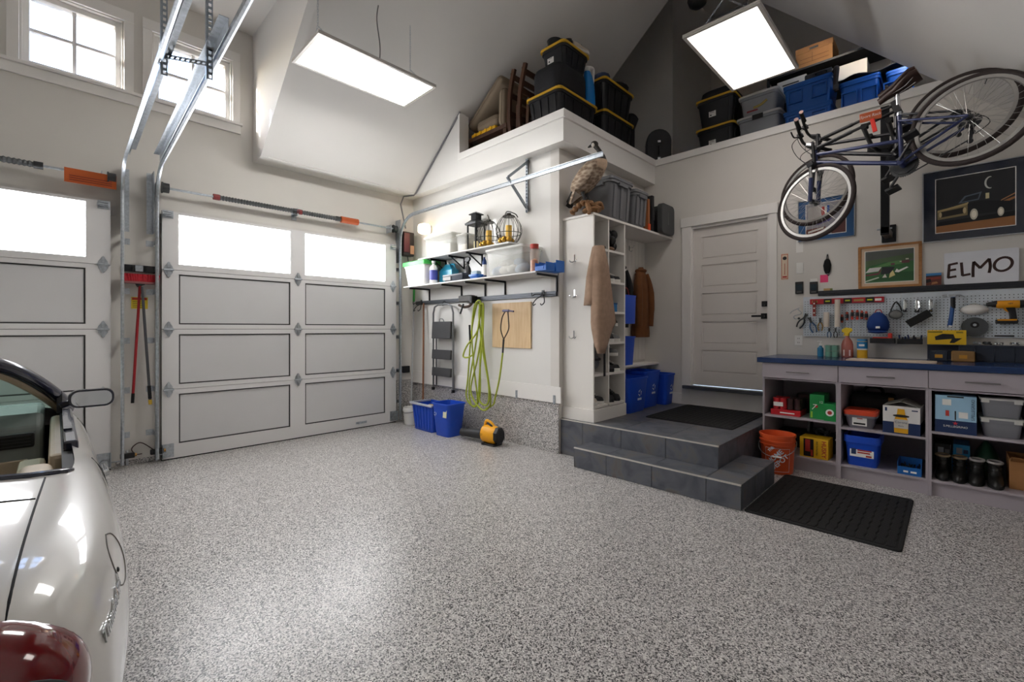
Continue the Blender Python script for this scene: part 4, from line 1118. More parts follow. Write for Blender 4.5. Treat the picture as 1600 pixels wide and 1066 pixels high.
mb.box(cx0 - .012, cx1 + .012, YW3 - .028, YW3, czb, czt)
mb.box(dx0 - .03, dx0 - .002, YW3 - .002, DY + .05, dz0, dz1 + .03); mb.box(dx1 + .002, dx1 + .03, YW3 - .002, DY + .05, dz0, dz1 + .03); mb.box(dx0 - .03, dx1 + .03, YW3 - .001, DY + .05, dz1 + .002, dz1 + .03)
struct('trim_5', mb, white, bevel=.003, label='white casing around the entry door')
mb = MB().box(cx0 + .035, cx1 - .02, YW3 - .09, DY + .03, dz0 - .045, dz0 - .006)
struct('trim_6', mb, mat('dark threshold', '4a4c54', .4), bevel=.004, label='dark slate threshold under the entry door')
mb = MB().box(cx0 + .012, cx1 - .012, YW3 - .018, YW3 - .0005, ZL, dz0 - .045)
struct('trim_7', mb, white, label='white kick board under the entry door threshold')
struct('baseboard_nook', MB().box(XN + .3, cx0 - .002, YW3 - .015, YW3, ZL, ZL + .14), white, bevel=.003)

# ------------------------------------------------------------------ cubby tower, shelf, bead board
XC = -2.68; YC0, YC1 = 3.94, 4.577; ZCT = 2.585
cub_w = mat('cubby white', 'e4e0da', .4, var=(3, .015))
root = thing('cubby_cabinet', 'tall white shoe cubby with two columns of open boxes', 'cabinet', ((XN + XC) / 2, (YC0 + YC1) / 2, ZL)); O = Matrix.Translation((-(XN + XC) / 2, -(YC0 + YC1) / 2, -ZL))
def cb(name, x0, x1, y0, y1, z0, z1, **k): return MB(O).box(x0, x1, y0, y1, z0, z1).build(name, cub_w, root, **k)
yc = [YC0 + .02, 4.224, 4.246, 4.555]
cb('end_panel', XN + .002, XC, YC0, YC0 + .02, ZL + .0, ZCT - .025); cb('end_panel', XN + .002, XC, YC1 - .022, YC1, ZL, ZCT - .025); cb('divider', XN + .012, XC - .002, yc[1], yc[2], ZL + .16, ZCT - .025)
cb('back_panel', XN + .002, XN + .012, YC0 + .02, YC1 - .022, ZL, ZCT - .025)
zs_ = [.555, .89, 1.225, 1.56, 1.893, 2.235, ZCT - .025]
for i, zz in enumerate(zs_[:-1]):
    for a, b in ((yc[0], yc[1]), (yc[2], yc[3])): cb('cubby_shelf', XN + .012, XC - .002, a, b, zz - .024, zz)
cb('plinth', XN + .0025, XC + .012, YC0 - .012, YC1 + .004, ZL + .0005, ZL + .135, bevel=.003)
o = MB().box(XN, XC + .012, YC0 - .012, YW3 - .003, 0, .026).build('nook_shelf', cub_w, bevel=.003); o.location = (0, 0, ZCT - .025); tag(o, 'long white shelf over the shoe cubby and coat nook', 'shelf')
mb = MB()
bk = thing('bead_board', 'white vertical bead board panel behind the coats', 'wall panel', (XN, YC1, .95))
npl = 13; wpl = (YW3 - YC1 - .006) / npl
for i in range(npl): MB().box(.001, .014, .003 + i * wpl + .002, .003 + (i + 1) * wpl - .002, 0, ZCT - .03 - .95).build('plank', cub_w, bk, bevel=.002)
root = thing('nook_bench', 'white ledge behind the blue bins in the coat nook', 'bench', (XN, YC1, ZL))
MB().box(.016, .22, .006, YW3 - YC1 - .005, .505, .53).build('seat', cub_w, root, bevel=.003); MB().box(.016, .03, .006, YW3 - YC1 - .005, 0, .505).build('apron', cub_w, root)
# anchor hooks on the end panel
for px, py in ((898, 405), (898, 460), (897, 524)):
    p = aty(px, py, YC0)
    root = thing('anchor_hook', {405: 'topmost chrome anchor hook on the white cubby end panel', 460: 'middle chrome anchor hook on the white cubby end panel', 524: 'lowest chrome anchor hook on the white cubby end panel'}[py], 'hook', (p.x, YC0, p.z))
    MB().box(-.006, .006, -.006, 0, -.03, .05).build('plate', chrome, root, bevel=.002)
    for s in (-1, 1): MB().tube(smooth_path([(0, -.005, -.02), (s * .02, -.018, -.035), (s * .04, -.03, -.025), (s * .045, -.03, -.008)]), .0045, 6).build('prong', chrome, root, smooth=True)
p = atx(983, 388, XN + .014)
root = thing('coat_hook', 'chrome coat hook high on the bead board', 'hook', (XN + .014, p.y, p.z))
MB().box(0, .006, -.012, .012, -.03, .03).build('plate', chrome, root); MB().tube(smooth_path([(0, 0, .01), (.05, 0, .0), (.075, 0, .03)]), .006, 6).tube(smooth_path([(0, 0, -.02), (.03, 0, -.05), (.045, 0, -.03)]), .006, 6).build('prong', chrome, root, smooth=True)

# towel draped on the cubby corner
tow = mat('tan towel', 'a98d78', .95, var=(25, .12), bump=(350, .6))
pt = aty(931, 386, YC0 - .02)
root = thing('towel', 'tan bath towel hanging at the corner of the cubby', 'towel', (pt.x, YC0, pt.z))
def cloth(rows, n=18, th=.012):
    """rows: (z, list of (x,y)) control points across; a soft folded sheet"""
    rings = []
    for zz, pts in rows:
        sp = smooth_path([(x, y, zz) for x, y in pts], 5)
        rings.append(sp)
    k = min(len(r) for r in rings); mb = MB(); mb.loft([r[:k] for r in rings], closed=False, caps=False); return mb
L1 = [(0, [(-.03, -.03), (.0, -.045), (.03, -.03)]), (-.12, [(-.07, -.02), (-.02, -.055), (.035, -.03)]), (-.3, [(-.115, -.015), (-.045, -.06), (.03, -.03)]), (-.5, [(-.14, -.012), (-.055, -.065), (.025, -.03)]), (-.60, [(-.152, -.012), (-.06, -.07), (.02, -.028)])]
cloth(L1).build('front_fold', tow, root, smooth=True, solid=.014, angle=80)
L2 = [(0.01, [(-.01, -.04), (.035, -.035), (.06, .0), (.05, .05)]), (-.2, [(-.02, -.05), (.05, -.05), (.085, .02), (.06, .12)]), (-.5, [(-.03, -.055), (.055, -.05), (.085, .05), (.055, .20)]), (-.78, [(-.035, -.055), (.055, -.055), (.085, .06), (.055, .27)]), (-.85, [(-.03, -.05), (.055, -.05), (.08, .05), (.055, .2)]), (-1.0, [(.0, -.045), (.06, -.05), (.085, .02), (.07, .09)]), (-1.1, [(.03, -.03), (.06, -.035), (.075, .0), (.07, .03)])]
cloth(L2).build('side_fold', tow, root, smooth=True, solid=.014, angle=80)
# strap hanging in the cubby opening
p = atx(946, 497, XC + .01)
o = MB().box(-.002, .004, -.016, .016, -.60, 0).build('strap', blackp); o.location = (XC + .004, p.y - .01, 1.40 + .06); tag(o, 'black strap hanging down the front of the cubby beside the towel', 'strap')

# shoes
def shoe_parts(root, m_up, m_sole, m_trim, s=1.0, hi=.0):
    """low shoe, toe along +x"""
    L = .27 * s; Wd = .048 * s
    def outline(k, dx=0): return [(x * L + dx, y * Wd * k) for x, y in ((-.48, 0), (-.44, .62), (-.25, .80), (.0, .78), (.25, 1.0), (.42, .8), (.5, .3), (.5, -.3), (.42, -.8), (.25, -1.0), (.0, -.78), (-.25, -.80), (-.44, -.62))]
    so_ = MB(); so_.loft([[(x, y, z) for x, y in outline(k)] for z, k in ((0, .95), (.005, 1.05), (.026, 1.05))]); so_.build('sole', m_sole, root, smooth=True)
    rings = []
    base = outline(1.0)
    for z, k, cut, back in ((.026, 1.0, .5, -.48), (.05, .95, .44, -.475), (.066, .86, .30, -.47), (.085 + hi, .66, .05, -.46)):
        rg = []
        for x, y in base:
            fx = x / L; t = (fx + .48) / .98; nx = back + (cut - back) * t; rg.append((nx * L, y * k, z - (.012 if z > .06 and fx > .2 else 0)))
        rings.append(rg)
    u = MB(); u.loft(rings); u.build('upper', m_up, root, smooth=True, angle=60)
    lc = MB()
    for i in range(4): lc.cyl((L * (.02 + .07 * i), -.02 * s, .088 - .008 * i), (L * (.02 + .07 * i), .02 * s, .088 - .008 * i), .004, n=6)
    lc.build('laces', m_trim, root, smooth=True)
sh_b = mat('black shoe fabric', '1a1a1c', .7); sh_w = mat('white sole rubber', 'dcdad4', .5); sh_g = mat('grey shoe mesh', '6f6f70', .7); cream = mat('cream shoe', 'c9bfb0', .6)
def shoe(col, row, dy, mats, label, rz=0, s=1.1, hi=0, z=0.0, ry=0):
    y = ((yc[0] + yc[1]) / 2 if col == 0 else (yc[2] + yc[3]) / 2) + dy
    root = thing('shoe', label, 'shoe', (XC - .165, y + .012, zs_[row] + z), rz, group='shoes in the cubby', ry=ry)
    shoe_parts(root, *mats, s=s, hi=hi); root.scale = (1.0, 1.0, 1.4); return root
bw = (sh_b, sh_w, sh_w); bb = (sh_b, black, sh_g); gw = (sh_g, sh_w, sh_w)
shoe(1, 4, -.06, bw, 'black running shoe with thick white sole in the upper cubby', .1); shoe(1, 4, .06, bw, 'black shoe with white sole behind its mate in the upper cubby', .1)
shoe(1, 2, -.06, bw, 'black and white sneaker in the cubby under the blue box', 0, hi=.03); shoe(1, 2, .06, gw, 'grey sneaker with white sole in the cubby under the blue box', .05); shoe(1, 2, .0, bw, 'black and white sneaker stacked atop the pair beneath the blue box', .15, z=.175)
shoe(1, 1, -.06, bb, 'black running shoe with dark sole in the cubby above the black pair'); shoe(1, 1, .05, bw, 'black and white shoe beside the dark-soled runner', .1); shoe(1, 1, .0, gw, 'grey and white shoe stacked on the runners', .2, z=.175)
shoe(0, 0, .03, bw, 'black shoe with white sole in the bottom cubby next to the end panel', .15); shoe(0, 0, -.09, (cream, sh_w, sh_w), 'cream shoe in the bottom cubby against the end panel', .1)
shoe(1, 0, -.07, bb, 'all black slipper shoe at the bottom cubby divider', .1, hi=.02); shoe(1, 0, .06, bb, 'all black slipper shoe at the bottom cubby side panel', .06, hi=.02)
shoe(0, 2, .0, bb, 'black boot shoe in the cubby behind the towel end', .1, hi=.06)
# caps, helmet, headset
root = thing('baseball_cap', 'black cap lying in the top cubby by the end panel', 'cap', (XC - .20, 4.06, zs_[5]))
MB().lathe([(.088, 0), (.09, .03), (.08, .09), (.05, .125), (0, .13)], 18).build('crown', sh_b, root, smooth=True); MB().loft([[(x, y, z) for x, y in ((.05, -.09), (.14, -.07), (.185, 0), (.14, .07), (.05, .09))] for z in (.0, .012)]).build('brim', sh_b, root)
root = thing('goggles', 'small dark goggles beside the black cap in the top cubby', 'goggles', (XC - .03, 4.172, zs_[5]))
MB().ell((0, -.022, .021), (.015, .020, .020), 12, 8).ell((0, .022, .021), (.015, .020, .020), 12, 8).build('lenses', dsteel, root, smooth=True); MB().box(-.012, .008, -.008, .008, .016, .026).build('bridge', black, root)
root = thing('ear_defenders', 'black ear defenders piled in the top inner cubby', 'headset', (XC - .12, 4.40, zs_[5]))
for i, (x, y, z) in enumerate(((0, -.06, .06), (.03, .05, .07), (.02, -.05, .17), (.04, .05, .20), (.05, -.0, .13))): MB().ell((x, y, z), (.05, .045, .055), 12, 8).build('ear_cup', sh_b, root, smooth=True)
MB().tube([(0, .11 * math.cos(a), .14 + .12 * math.sin(a)) for a in [PI * i / 10 for i in range(11)]], .01, 6).build('headband', dsteel, root, smooth=True)
MB().ell((.03, -.02, .031), (.06, .07, .03), 10, 6).build('strap_bundle', mat('brown strap', '6a523e', .8), root, smooth=True)
root = thing('helmet', 'grey sport helmet with dark visor in the cubby below the boot', 'helmet', (XC - .16, 4.09, zs_[1] + .0))
MB().ell((0, 0, .12), (.12, .10, .10), 18, 10).build('shell', mat('smoke grey shell', '55575a', .35), root, smooth=True); MB().tube([(.12 * math.cos(a), .105 * math.sin(a), .15) for a in [-PI / 2 + PI * i / 10 for i in range(11)]], .014, 6).build('visor', black, root, smooth=True); MB().cyl((0, 0, 0), (0, 0, .05), .06, n=16).build('padding', sh_g, root)
root = thing('small_box', 'small blue carton in the middle inner cubby', 'box', (XC - .12, 4.37, zs_[3]))
MB().box(-.1, .1, -.07, .07, 0, .085).build('carton', mat('blue carton', '2a6fa8', .5), root, bevel=.004); MB().box(-.1, .102, -.072, .072, .085, .10).build('lid', mat('deep blue lid', '1d4f80', .5), root)

# blue bins in the nook
def nook_bin(label, x1, y0, y1, h, k=.84):
    d = y1 - y0; wx = .33
    root = thing('waste_bin', label, 'bin', (x1 - wx / 2, (y0 + y1) / 2, ZL), group='blue waste bins on the landing')
    bin_mb(wx, d, h, k, .045, .004, .010).build('body', bluebin, root, smooth=True)
    zc = h * .55; kk = k + (1 - k) * zc / (h - .02); lean = math.atan((1 - k) * wx / 2 / h)
    M = Matrix.Translation((wx / 2 * kk + .003, .03, zc)) @ rotz(PI / 2) @ Matrix.Rotation(PI / 2 - lean * -1, 4, 'X')
    emblem(root, M, .045, wm)
    MB(M).box(-.045, .045, -.085, -.06, 0, .001).build('label', wm, root)
    return root
xb1 = -2.64
nook_bin('blue waste bin standing against the shoe cubby', xb1, 4.60, 5.05, .41)
nook_bin('widest blue waste bin standing between the other two nook bins', xb1 - .05, 5.07, 5.47, .455)
nook_bin('blue waste bin beside the entry door casing', xb1 + .02, 5.49, 5.75, .40)
root = thing('waste_basket', 'slim blue basket on the white ledge of the coat nook', 'bin', (XN + .12, 5.02, ZL + .53)); bin_mb(.17, .28, .36, .84, .03).build('body', bluebin, root, smooth=True)
root = thing('blue_bag', 'blue bag hanging from a hook beneath the black jacket', 'bag', (XN + .285, 4.78, 1.43)); bin_mb(.13, .30, .34, .92, .03, .004, .003).build('body', bluebin, root, smooth=True); MB().tube(smooth_path([(0, -.08, .33), (0, -.04, .42), (0, .04, .42), (0, .08, .33)]), .008, 6).build('handle', mat('red strap', '8a3a34', .6), root, smooth=True)

# coats
def coat(label, name, y, z0, z1, wid, m, dep=.14, sleeve=True):
    root = thing(name, label, 'coat', (XN + .02, y, z0)); hh = z1 - z0
    rings = []
    for t, wv, dv in ((0, .95, 1.0), (.06, 1.0, 1.0), (.3, .9, .95), (.6, .8, .9), (.82, .72, .75), (.93, .5, .55), (1.0, .16, .35)):
        rg = []
        for i in range(24):
            a = 2 * PI * i / 24; fold = 1 + .10 * math.sin(5 * a + 3 * t) * (1 - t)
            rg.append((dep / 2 + dep / 2 * dv * math.sin(a) * fold, wid / 2 * wv * math.cos(a) * fold, hh * t))
        rings.append(rg)
    b = MB(); b.loft(rings); b.build('body', m, root, smooth=True, angle=80)
    if sleeve:
        for s in (-1, 1):
            MB().tube(smooth_path([(dep * .6, s * wid * .25, hh * .90), (dep * .8, s * wid * .42, hh * .7), (dep * .85, s * wid * .45, hh * .4), (dep * .8, s * wid * .42, hh * .16)], 5), [.045] * 6 + [.05] * 5 + [.045] * 5, 10).build('sleeve', m, root, smooth=True)
        MB().tube([(dep * .5 + .05 * math.cos(a), .07 * math.sin(a), hh * .95) for a in [2 * PI * i / 12 for i in range(12)]], .022, 8, closed=True).build('collar', m, root, smooth=True)
    return root
ya_ = atx(988, 470, XN + .12).y; yb_ = atx(1008, 470, XN + .15).y
coat('black jacket hanging in the nook beside the brown coat', 'jacket', 4.99, atx(990, 512, XN + .1).z, atx(985, 416, XN + .1).z, .31, mat('black jacket cloth', '121215', .8, bump=(120, .3)))
coat('brown canvas coat hanging in the nook next to the grey wall', 'coat', 5.48, atx(1005, 527, XN + .14).z, atx(1000, 418, XN + .1).z, .36, mat('brown canvas', '6a401f', .85, var=(12, .15), bump=(200, .3)), .17)

# ------------------------------------------------------------------ on top of the cubby
ZT0 = ZCT + .001
grey_t = mat('grey tote plastic', '67686b', .5)
def grey_tote(label, y0, y1, h, x1):
    wx = .36; d = y1 - y0
    root = thing('grey_tote', label, 'tote', (x1 - wx / 2, (y0 + y1) / 2, ZT0), group='grey totes on the nook shelf')
    bin_mb(wx, d, h, .88, .05, .004, .018, .03).build('body', grey_t, root, smooth=True)
    lid_mb(wx + .05, d + .05, h, .03, .05, .015).build('lid', grey_t, root, smooth=True)
    for s in (-.32, 0, .32): MB().bar((wx / 2 * .89, d * s, .03), (wx / 2 + .004, d * s, h - .05), .05, .02, up=(1, 0, 0)).build('rib', grey_t, root, bevel=.004)
    MB().box(wx / 2, wx / 2 + .035, -.09, .09, h - .06, h - .02).box(-.09, .09, -d / 2 - .03, -d / 2, h - .06, h - .02).build('handle', grey_t, root, bevel=.006)
    return root
grey_tote('large grey lidded tote beside the goose', 4.28, 4.72, .44, XC + .0)
grey_tote('narrow grey lidded tote next to the leaning boards', 4.79, 5.07, .40, XC + .01)
root = thing('grip_pad', 'red handled strap lying on the large grey tote', 'strap', (XC - .16, 4.44, ZT0 + .485)); MB().box(-.05, .05, -.09, .03, 0, .02).build('red_pad', mat('red rubber', 'b32a2c', .5), root, bevel=.006); MB().tube(smooth_path([(0, .02, .01), (.02, .08, .05), (.0, .15, .01)]), .012, 8).build('loop', black, root, smooth=True)
root = thing('framed_board', 'brown wooden board leaning behind the grey totes', 'board', (XC - .18, 5.18, ZT0)); MB().box(-.16, .16, -.02, .02, 0, .40).build('panel', wood_mat('orange wood', '8c5430', 'a2653b', .5, 'Z'), root, bevel=.003)
MB().box(.155, .168, -.026, .026, .0, .09).build('orange_tab', mat('orange tape', 'e0562a', .5), root)
root = thing('black_case', 'flat black case standing next to the brown board', 'case', (XC - .16, 5.27, ZT0)); MB().box(-.17, .15, -.03, .03, 0, .46).build('shell', black, root, bevel=.01); MB().box(.15, .158, -.02, .02, .15, .30).build('latch', dsteel, root)
root = thing('grey_briefcase', 'charcoal briefcase with rounded corners at the shelf end', 'case', (XC - .10, 5.53, ZT0 - .0), rz=R(0))
m = MB(); m.loft([[(x + .0, yy, y + .19) for x, y in rrect(.30, .38, .05, 4)] for yy in (-.05, -.045, .05)]); m.build('shell', mat('charcoal shell', '3f4142', .5), root, bevel=.01)
m = MB(); m.loft([[(yy, x, y + .19) for x, y in rrect(.36, .38, .06, 4)] for yy in (.10, .155, .165)]); m.build('front', mat('charcoal shell', '3f4142', .5), root, bevel=.008)
MB().box(.165, .168, -.004, .004, .12, .28).build('zip', sh_g, root); MB().tube(smooth_path([(.1, .18, .12), (.1, .215, .16), (.1, .215, .22), (.1, .18, .26)]), .01, 6).build('handle', black, root, smooth=True)

# ------------------------------------------------------------------ stuffed goose on driftwood
gy = 3.99
G0 = V((XC - .20, gy, ZT0))
def gp(px, py, dy=0.0):
    p = aty(px, py, gy + dy); return V((p.x - G0.x, dy, p.z - G0.z))
root = thing('goose', 'stuffed Canada goose perched on driftwood above the cubby', 'goose', G0)
def body_mat():
    m = bpy.data.materials.new('goose plumage'); m.use_nodes = True; t = m.node_tree; b = t.nodes['Principled BSDF']
    tc = t.nodes.new('ShaderNodeTexCoord'); mp = t.nodes.new('ShaderNodeMapping'); mp.inputs['Rotation'].default_value = (0, R(-38), 0); mp.inputs['Scale'].default_value = (18, 26, 40)
    t.links.new(tc.outputs['Object'], mp.inputs[0]); v = t.nodes.new('ShaderNodeTexVoronoi'); v.inputs['Scale'].default_value = 1.0; t.links.new(mp.outputs[0], v.inputs['Vector'])
    r = ramp(t, [(0, '6d5a4b'), (.45, '8d7865'), (.8, 'b7a590')]); t.links.new(v.outputs['Distance'], r.inputs[0]); t.links.new(r.outputs[0], b.inputs['Base Color']); b.inputs['Roughness'].default_value = .85
    bp = t.nodes.new('ShaderNodeBump'); bp.inputs['Strength'].default_value = .5; bp.inputs['Distance'].default_value = .01; t.links.new(v.outputs['Distance'], bp.inputs['Height']); t.links.new(bp.outputs[0], b.inputs['Normal'])
    MATS['goose plumage'] = m; return m
plum = body_mat(); g_blk = mat('goose black', '17140f', .6); g_wht = mat('goose white', 'cfc8bd', .8); g_tan = mat('breast tan', 'b29a83', .85, var=(30, .15))
spine = [gp(890, 318), gp(897, 306), gp(908, 291), gp(919, 277), gp(930, 263), gp(938, 254), gp(940, 248), gp(939, 241), gp(935, 234), gp(931, 229), gp(929.5, 226)]
rad = [(.018, .010), (.055, .045), (.098, .085), (.118, .108), (.112, .105), (.085, .080), (.048, .046), (.027, .026), (.022, .022), (.026, .026), (.016, .016)]
sp = smooth_path(spine, 4); n = len(sp); rings = []; mi_rows = []
for i, p in enumerate(sp):
    t = i / (n - 1) * (len(rad) - 1); k = min(int(t), len(rad) - 2); f = t - k
    a_, b_ = rad[k][0] * (1 - f) + rad[k + 1][0] * f, rad[k][1] * (1 - f) + rad[k + 1][1] * f
    tg = (sp[min(n - 1, i + 1)] - sp[max(0, i - 1)]).normalized(); s_ = V((0, 1, 0)); u_ = tg.cross(s_).normalized()
    rings.append([p + s_ * (b_ * math.cos(2 * PI * q / 18)) + u_ * (a_ * math.sin(2 * PI * q / 18)) for q in range(18)])
mb = MB(); mb.loft(rings)
for idx, f in enumerate(mb.f):
    row = min(f) // 18 if len(f) == 4 else (0 if min(f) == 0 else n - 1)
    t = row / (n - 1) * (len(rad) - 1)
    mb.m[idx] = 2 if t < 1.3 else (0 if t < 4.6 else (3 if t < 5.7 else 1))
body = mb.build('body', [plum, g_blk, g_wht, g_tan], root, smooth=True, angle=80)
hd = gp(929, 225.5)
MB().ell((0, 0, 0), (.043, .034, .034), 16, 10, M=Matrix.Translation(hd) @ Matrix.Rotation(R(18), 4, 'Y')).build('head', g_blk, root, smooth=True)
for s in (-1, 1):
    MB().ell((0, 0, 0), (.020, .010, .026), 10, 8, M=Matrix.Translation(hd + V((-.002, s * .027, -.014)))).build('cheek_patch', g_wht, root, smooth=True)
    MB().ell((0, 0, 0), (.005, .004, .005), 8, 6, M=Matrix.Translation(hd + V((-.018, s * .030, .012)))).build('eye', mat('glass eye', '050505', .1), root, smooth=True)
MB().loft([[hd + V((x, y * w_, z * w_ - .004 + dz)) for y, z in ((-1, -.6), (1, -.6), (1, .6), (-1, .6))] for x, w_, dz in ((-.035, .018, 0), (-.065, .013, -.004), (-.085, .006, -.008))]).build('bill', g_blk, root, bevel=.003)
for s in (-1, 1):
    c = (spine[2] + spine[4]) / 2 + V((0, s * .085, .0)); ax = (spine[5] - spine[1]).normalized(); ang = math.atan2(ax.z, ax.x)
    wg = MB()
    wg.ell((0, 0, 0), (.21, .03, .085), 16, 8, M=Matrix.Translation(c) @ Matrix.Rotation(-ang, 4, 'Y')); wo = wg.build('wing', plum, root, smooth=True)
    for q in range(4):
        f0 = c - ax * (.10 + .01 * q) + V((0, s * .012, .02 - .02 * q)); f1 = spine[0] + V((-.02 + .02 * q, s * (.02 + .008 * q), .012 - .012 * q))
        MB().bar(f0, f1, .006, .026, up=V((0, 0, 1))).build('flight_feather', g_blk if q < 2 else plum, wo)
for q in range(5): MB().bar(spine[1] + V((0, (q - 2) * .02, -.02)), spine[0] + V((-.012, (q - 2) * .022, -.05 - .006 * abs(q - 2) * -1)), .024, .005).build('tail_feather', g_blk, root)
for s in (-1, 1):
    a = gp(914, 302) + V((0, s * .04, 0)); b = gp(917, 313) + V((0, s * .045, 0))
    MB().cyl(a, b, .022, .009, n=10).build('leg', g_blk, root, smooth=True)
    for q in (-.4, 0, .4): MB().cyl(b, b + V((.05 * math.cos(q), .05 * math.sin(q), -.004)), .007, .004, n=6).build('toe', g_blk, root, smooth=True)
drift = wood_mat('driftwood', '5e4026', '9b7047', .7, 'X', 14)
root = thing('driftwood', 'gnarled brown driftwood piece under the stuffed goose', 'driftwood', G0)
MB().tube(smooth_path([gp(893, 334, -.05), gp(899, 327, -.05), gp(908, 319, -.03), gp(917, 316, .0), gp(927, 320, .03), gp(938, 328, .05)], 6), [.02 + .016 * abs(math.sin(i * .8)) for i in range(31)], 9).build('branch', drift, root, smooth=True)
MB().tube(smooth_path([gp(917, 318, .0), gp(921, 327, -.06), gp(920, 334, -.09)], 6), [.03 - .001 * i for i in range(13)], 8).build('root_stub', drift, root, smooth=True)
MB().tube(smooth_path([gp(930, 320, .03), gp(938, 318, .08), gp(942, 327, .13)], 6), [.028 - .001 * i for i in range(13)], 8).build('root_stub', drift, root, smooth=True)
MB().ell(gp(925, 329, .05), (.11, .10, .035), 14, 8).build('burl', drift, root, smooth=True)
# ================================================================== things stored in the loft
ZF = 3.60
lidy = mat('yellow lid', 'd2a52c', .45); tote_b = mat('black tote plastic', '1b1c20', .4, var=(10, .08))
def loft_tote(label, x0, x1, y0, y1, z0, h, lidm=lidy, body=tote_b, ribs=True, name='storage_tote', group='black totes with yellow lids in the loft', tags=None, k=.86):
    wx, d = x1 - x0 - .05, y1 - y0 - .05
    root = thing(name, label, 'tote', ((x0 + x1) / 2, (y0 + y1) / 2, z0), group=group)
    bin_mb(wx, d, h - .03, k, .05, .004, .015, .03).build('body', body, root, smooth=True)
    lid_mb(wx + .05, d + .05, h - .03, .024, .05, .02).build('lid', lidm, root, smooth=True)
    MB().box(-wx * .44, wx * .44, -d * .42, d * .42, h - .004, h + .004).build('lid_inset', body, root)
    if ribs:
        for s in (-.36, -.12, .12, .36):
            MB().bar((wx / 2 * (k + .01), d * s * .9, .03), (wx / 2 + .002, d * s, h - .07), .035, .016, up=(1, 0, 0)).build('rib', body, root)
            if tags and s < .2: continue
            MB().bar((wx * s * .9, -d / 2 * (k + .01), .03), (wx * s, -d / 2 - .002, h - .07), .03, .016, up=(0, 1, 0)).build('rib', body, root)
    if tags:
        zc = h * tags[1]; kk = k + (1 - k) * zc / h
        M = Matrix.Translation((wx * tags[0], -d / 2 * kk - .004, zc)) @ Matrix.Rotation(PI / 2 + .05, 4, 'X')
        lb = MB(M).box(-.045, .045, -.06, .06, 0, .001).build('label', paper_w, root)
        MB(M).box(-.03, .03, .025, .029, .001, .0014).box(-.03, .02, .008, .012, .001, .0014).box(-.03, .025, -.008, -.004, .001, .0014).box(-.03, -.01, -.045, -.03, .001, .0014).build('print', blackp, lb)
    return root
loft_tote('black tote with yellow lid standing at the loft corner', -3.57, -3.05, 3.845, 4.60, ZF, .44)
loft_tote('black tote with yellow lid lying highest on the corner stack', -3.42, -3.05, 3.92, 4.43, 4.33, .25, tags=(-.12, .5))
root = thing('soft_bag', 'black padded bag squeezed between the two corner totes', 'bag', (-3.28, 4.14, 4.05)); root.scale = (1, 1, 1.52)
m = MB(); m.loft([[(x, y, z) for x, y in rrect(.42 * s, .56 * s, .10, 4)] for z, s in ((0, .93), (.03, 1), (.15, 1), (.18, .95), (.185, .6))]); m.build('body', mat('black bag cloth', '1e1e22', .7, bump=(60, .3)), root, smooth=True, angle=60)
loft_tote('bottom black tote with yellow lid over the goose shelf', -3.51, -3.025, 4.70, 5.42, ZF, .475)
loft_tote('upper black tote with yellow lid over the goose shelf', -3.51, -3.025, 4.70, 5.42, 4.084, .39)
loft_tote('lower black tote with yellow lid and white label behind the rail', -2.47, -1.97, 6.0, 6.7, ZF, .42, tags=(-.08, .55))
loft_tote('upper black tote with yellow lid and white label behind the rail', -2.47, -1.97, 6.0, 6.7, 4.028, .375, tags=(-.08, .5))
root = thing('soft_bag', 'flat black bag on the upper labelled loft tote', 'bag', (-2.22, 6.3, 4.412)); m = MB(); m.loft([[(x, y, z) for x, y in rrect(.42 * s, .5 * s, .08, 4)] for z, s in ((0, .93), (.03, 1), (.09, .95), (.12, .8))]); m.build('body', MATS['black bag cloth'], root, smooth=True, angle=60)
# blue jug with white handle on the corner tote
root = thing('drink_jug', 'tall blue jug with a white looped handle by the corner totes', 'jug', (-3.13, 4.515, 4.045)); root.scale = (1.3, 1.3, 1.25)
bj = mat('bright blue plastic', '1778c2', .35)
rings = []
for z, w_, d_, off in ((0, .10, .12, 0), (.10, .10, .125, .0), (.20, .09, .115, -.005), (.28, .075, .09, -.02), (.33, .05, .06, -.035)):
    rings.append([(w_ / 2 * math.cos(a), off + d_ / 2 * math.sin(a), z) for a in [2 * PI * i / 20 for i in range(20)]])
m = MB(); m.loft(rings); m.build('body', bj, root, smooth=True, angle=60)
MB().tube(smooth_path([(0, -.06, .32), (0, -.045, .36), (0, .03, .39), (0, .065, .38), (0, .06, .30), (0, .055, .24)], 5), .013, 8).build('handle', white_pl, root, smooth=True)
MB().lathe([(.03, 0), (.032, .01), (.026, .04), (0, .04)], 14, Matrix.Translation((0, -.035, .32))).build('cap', white_pl, root, smooth=True)
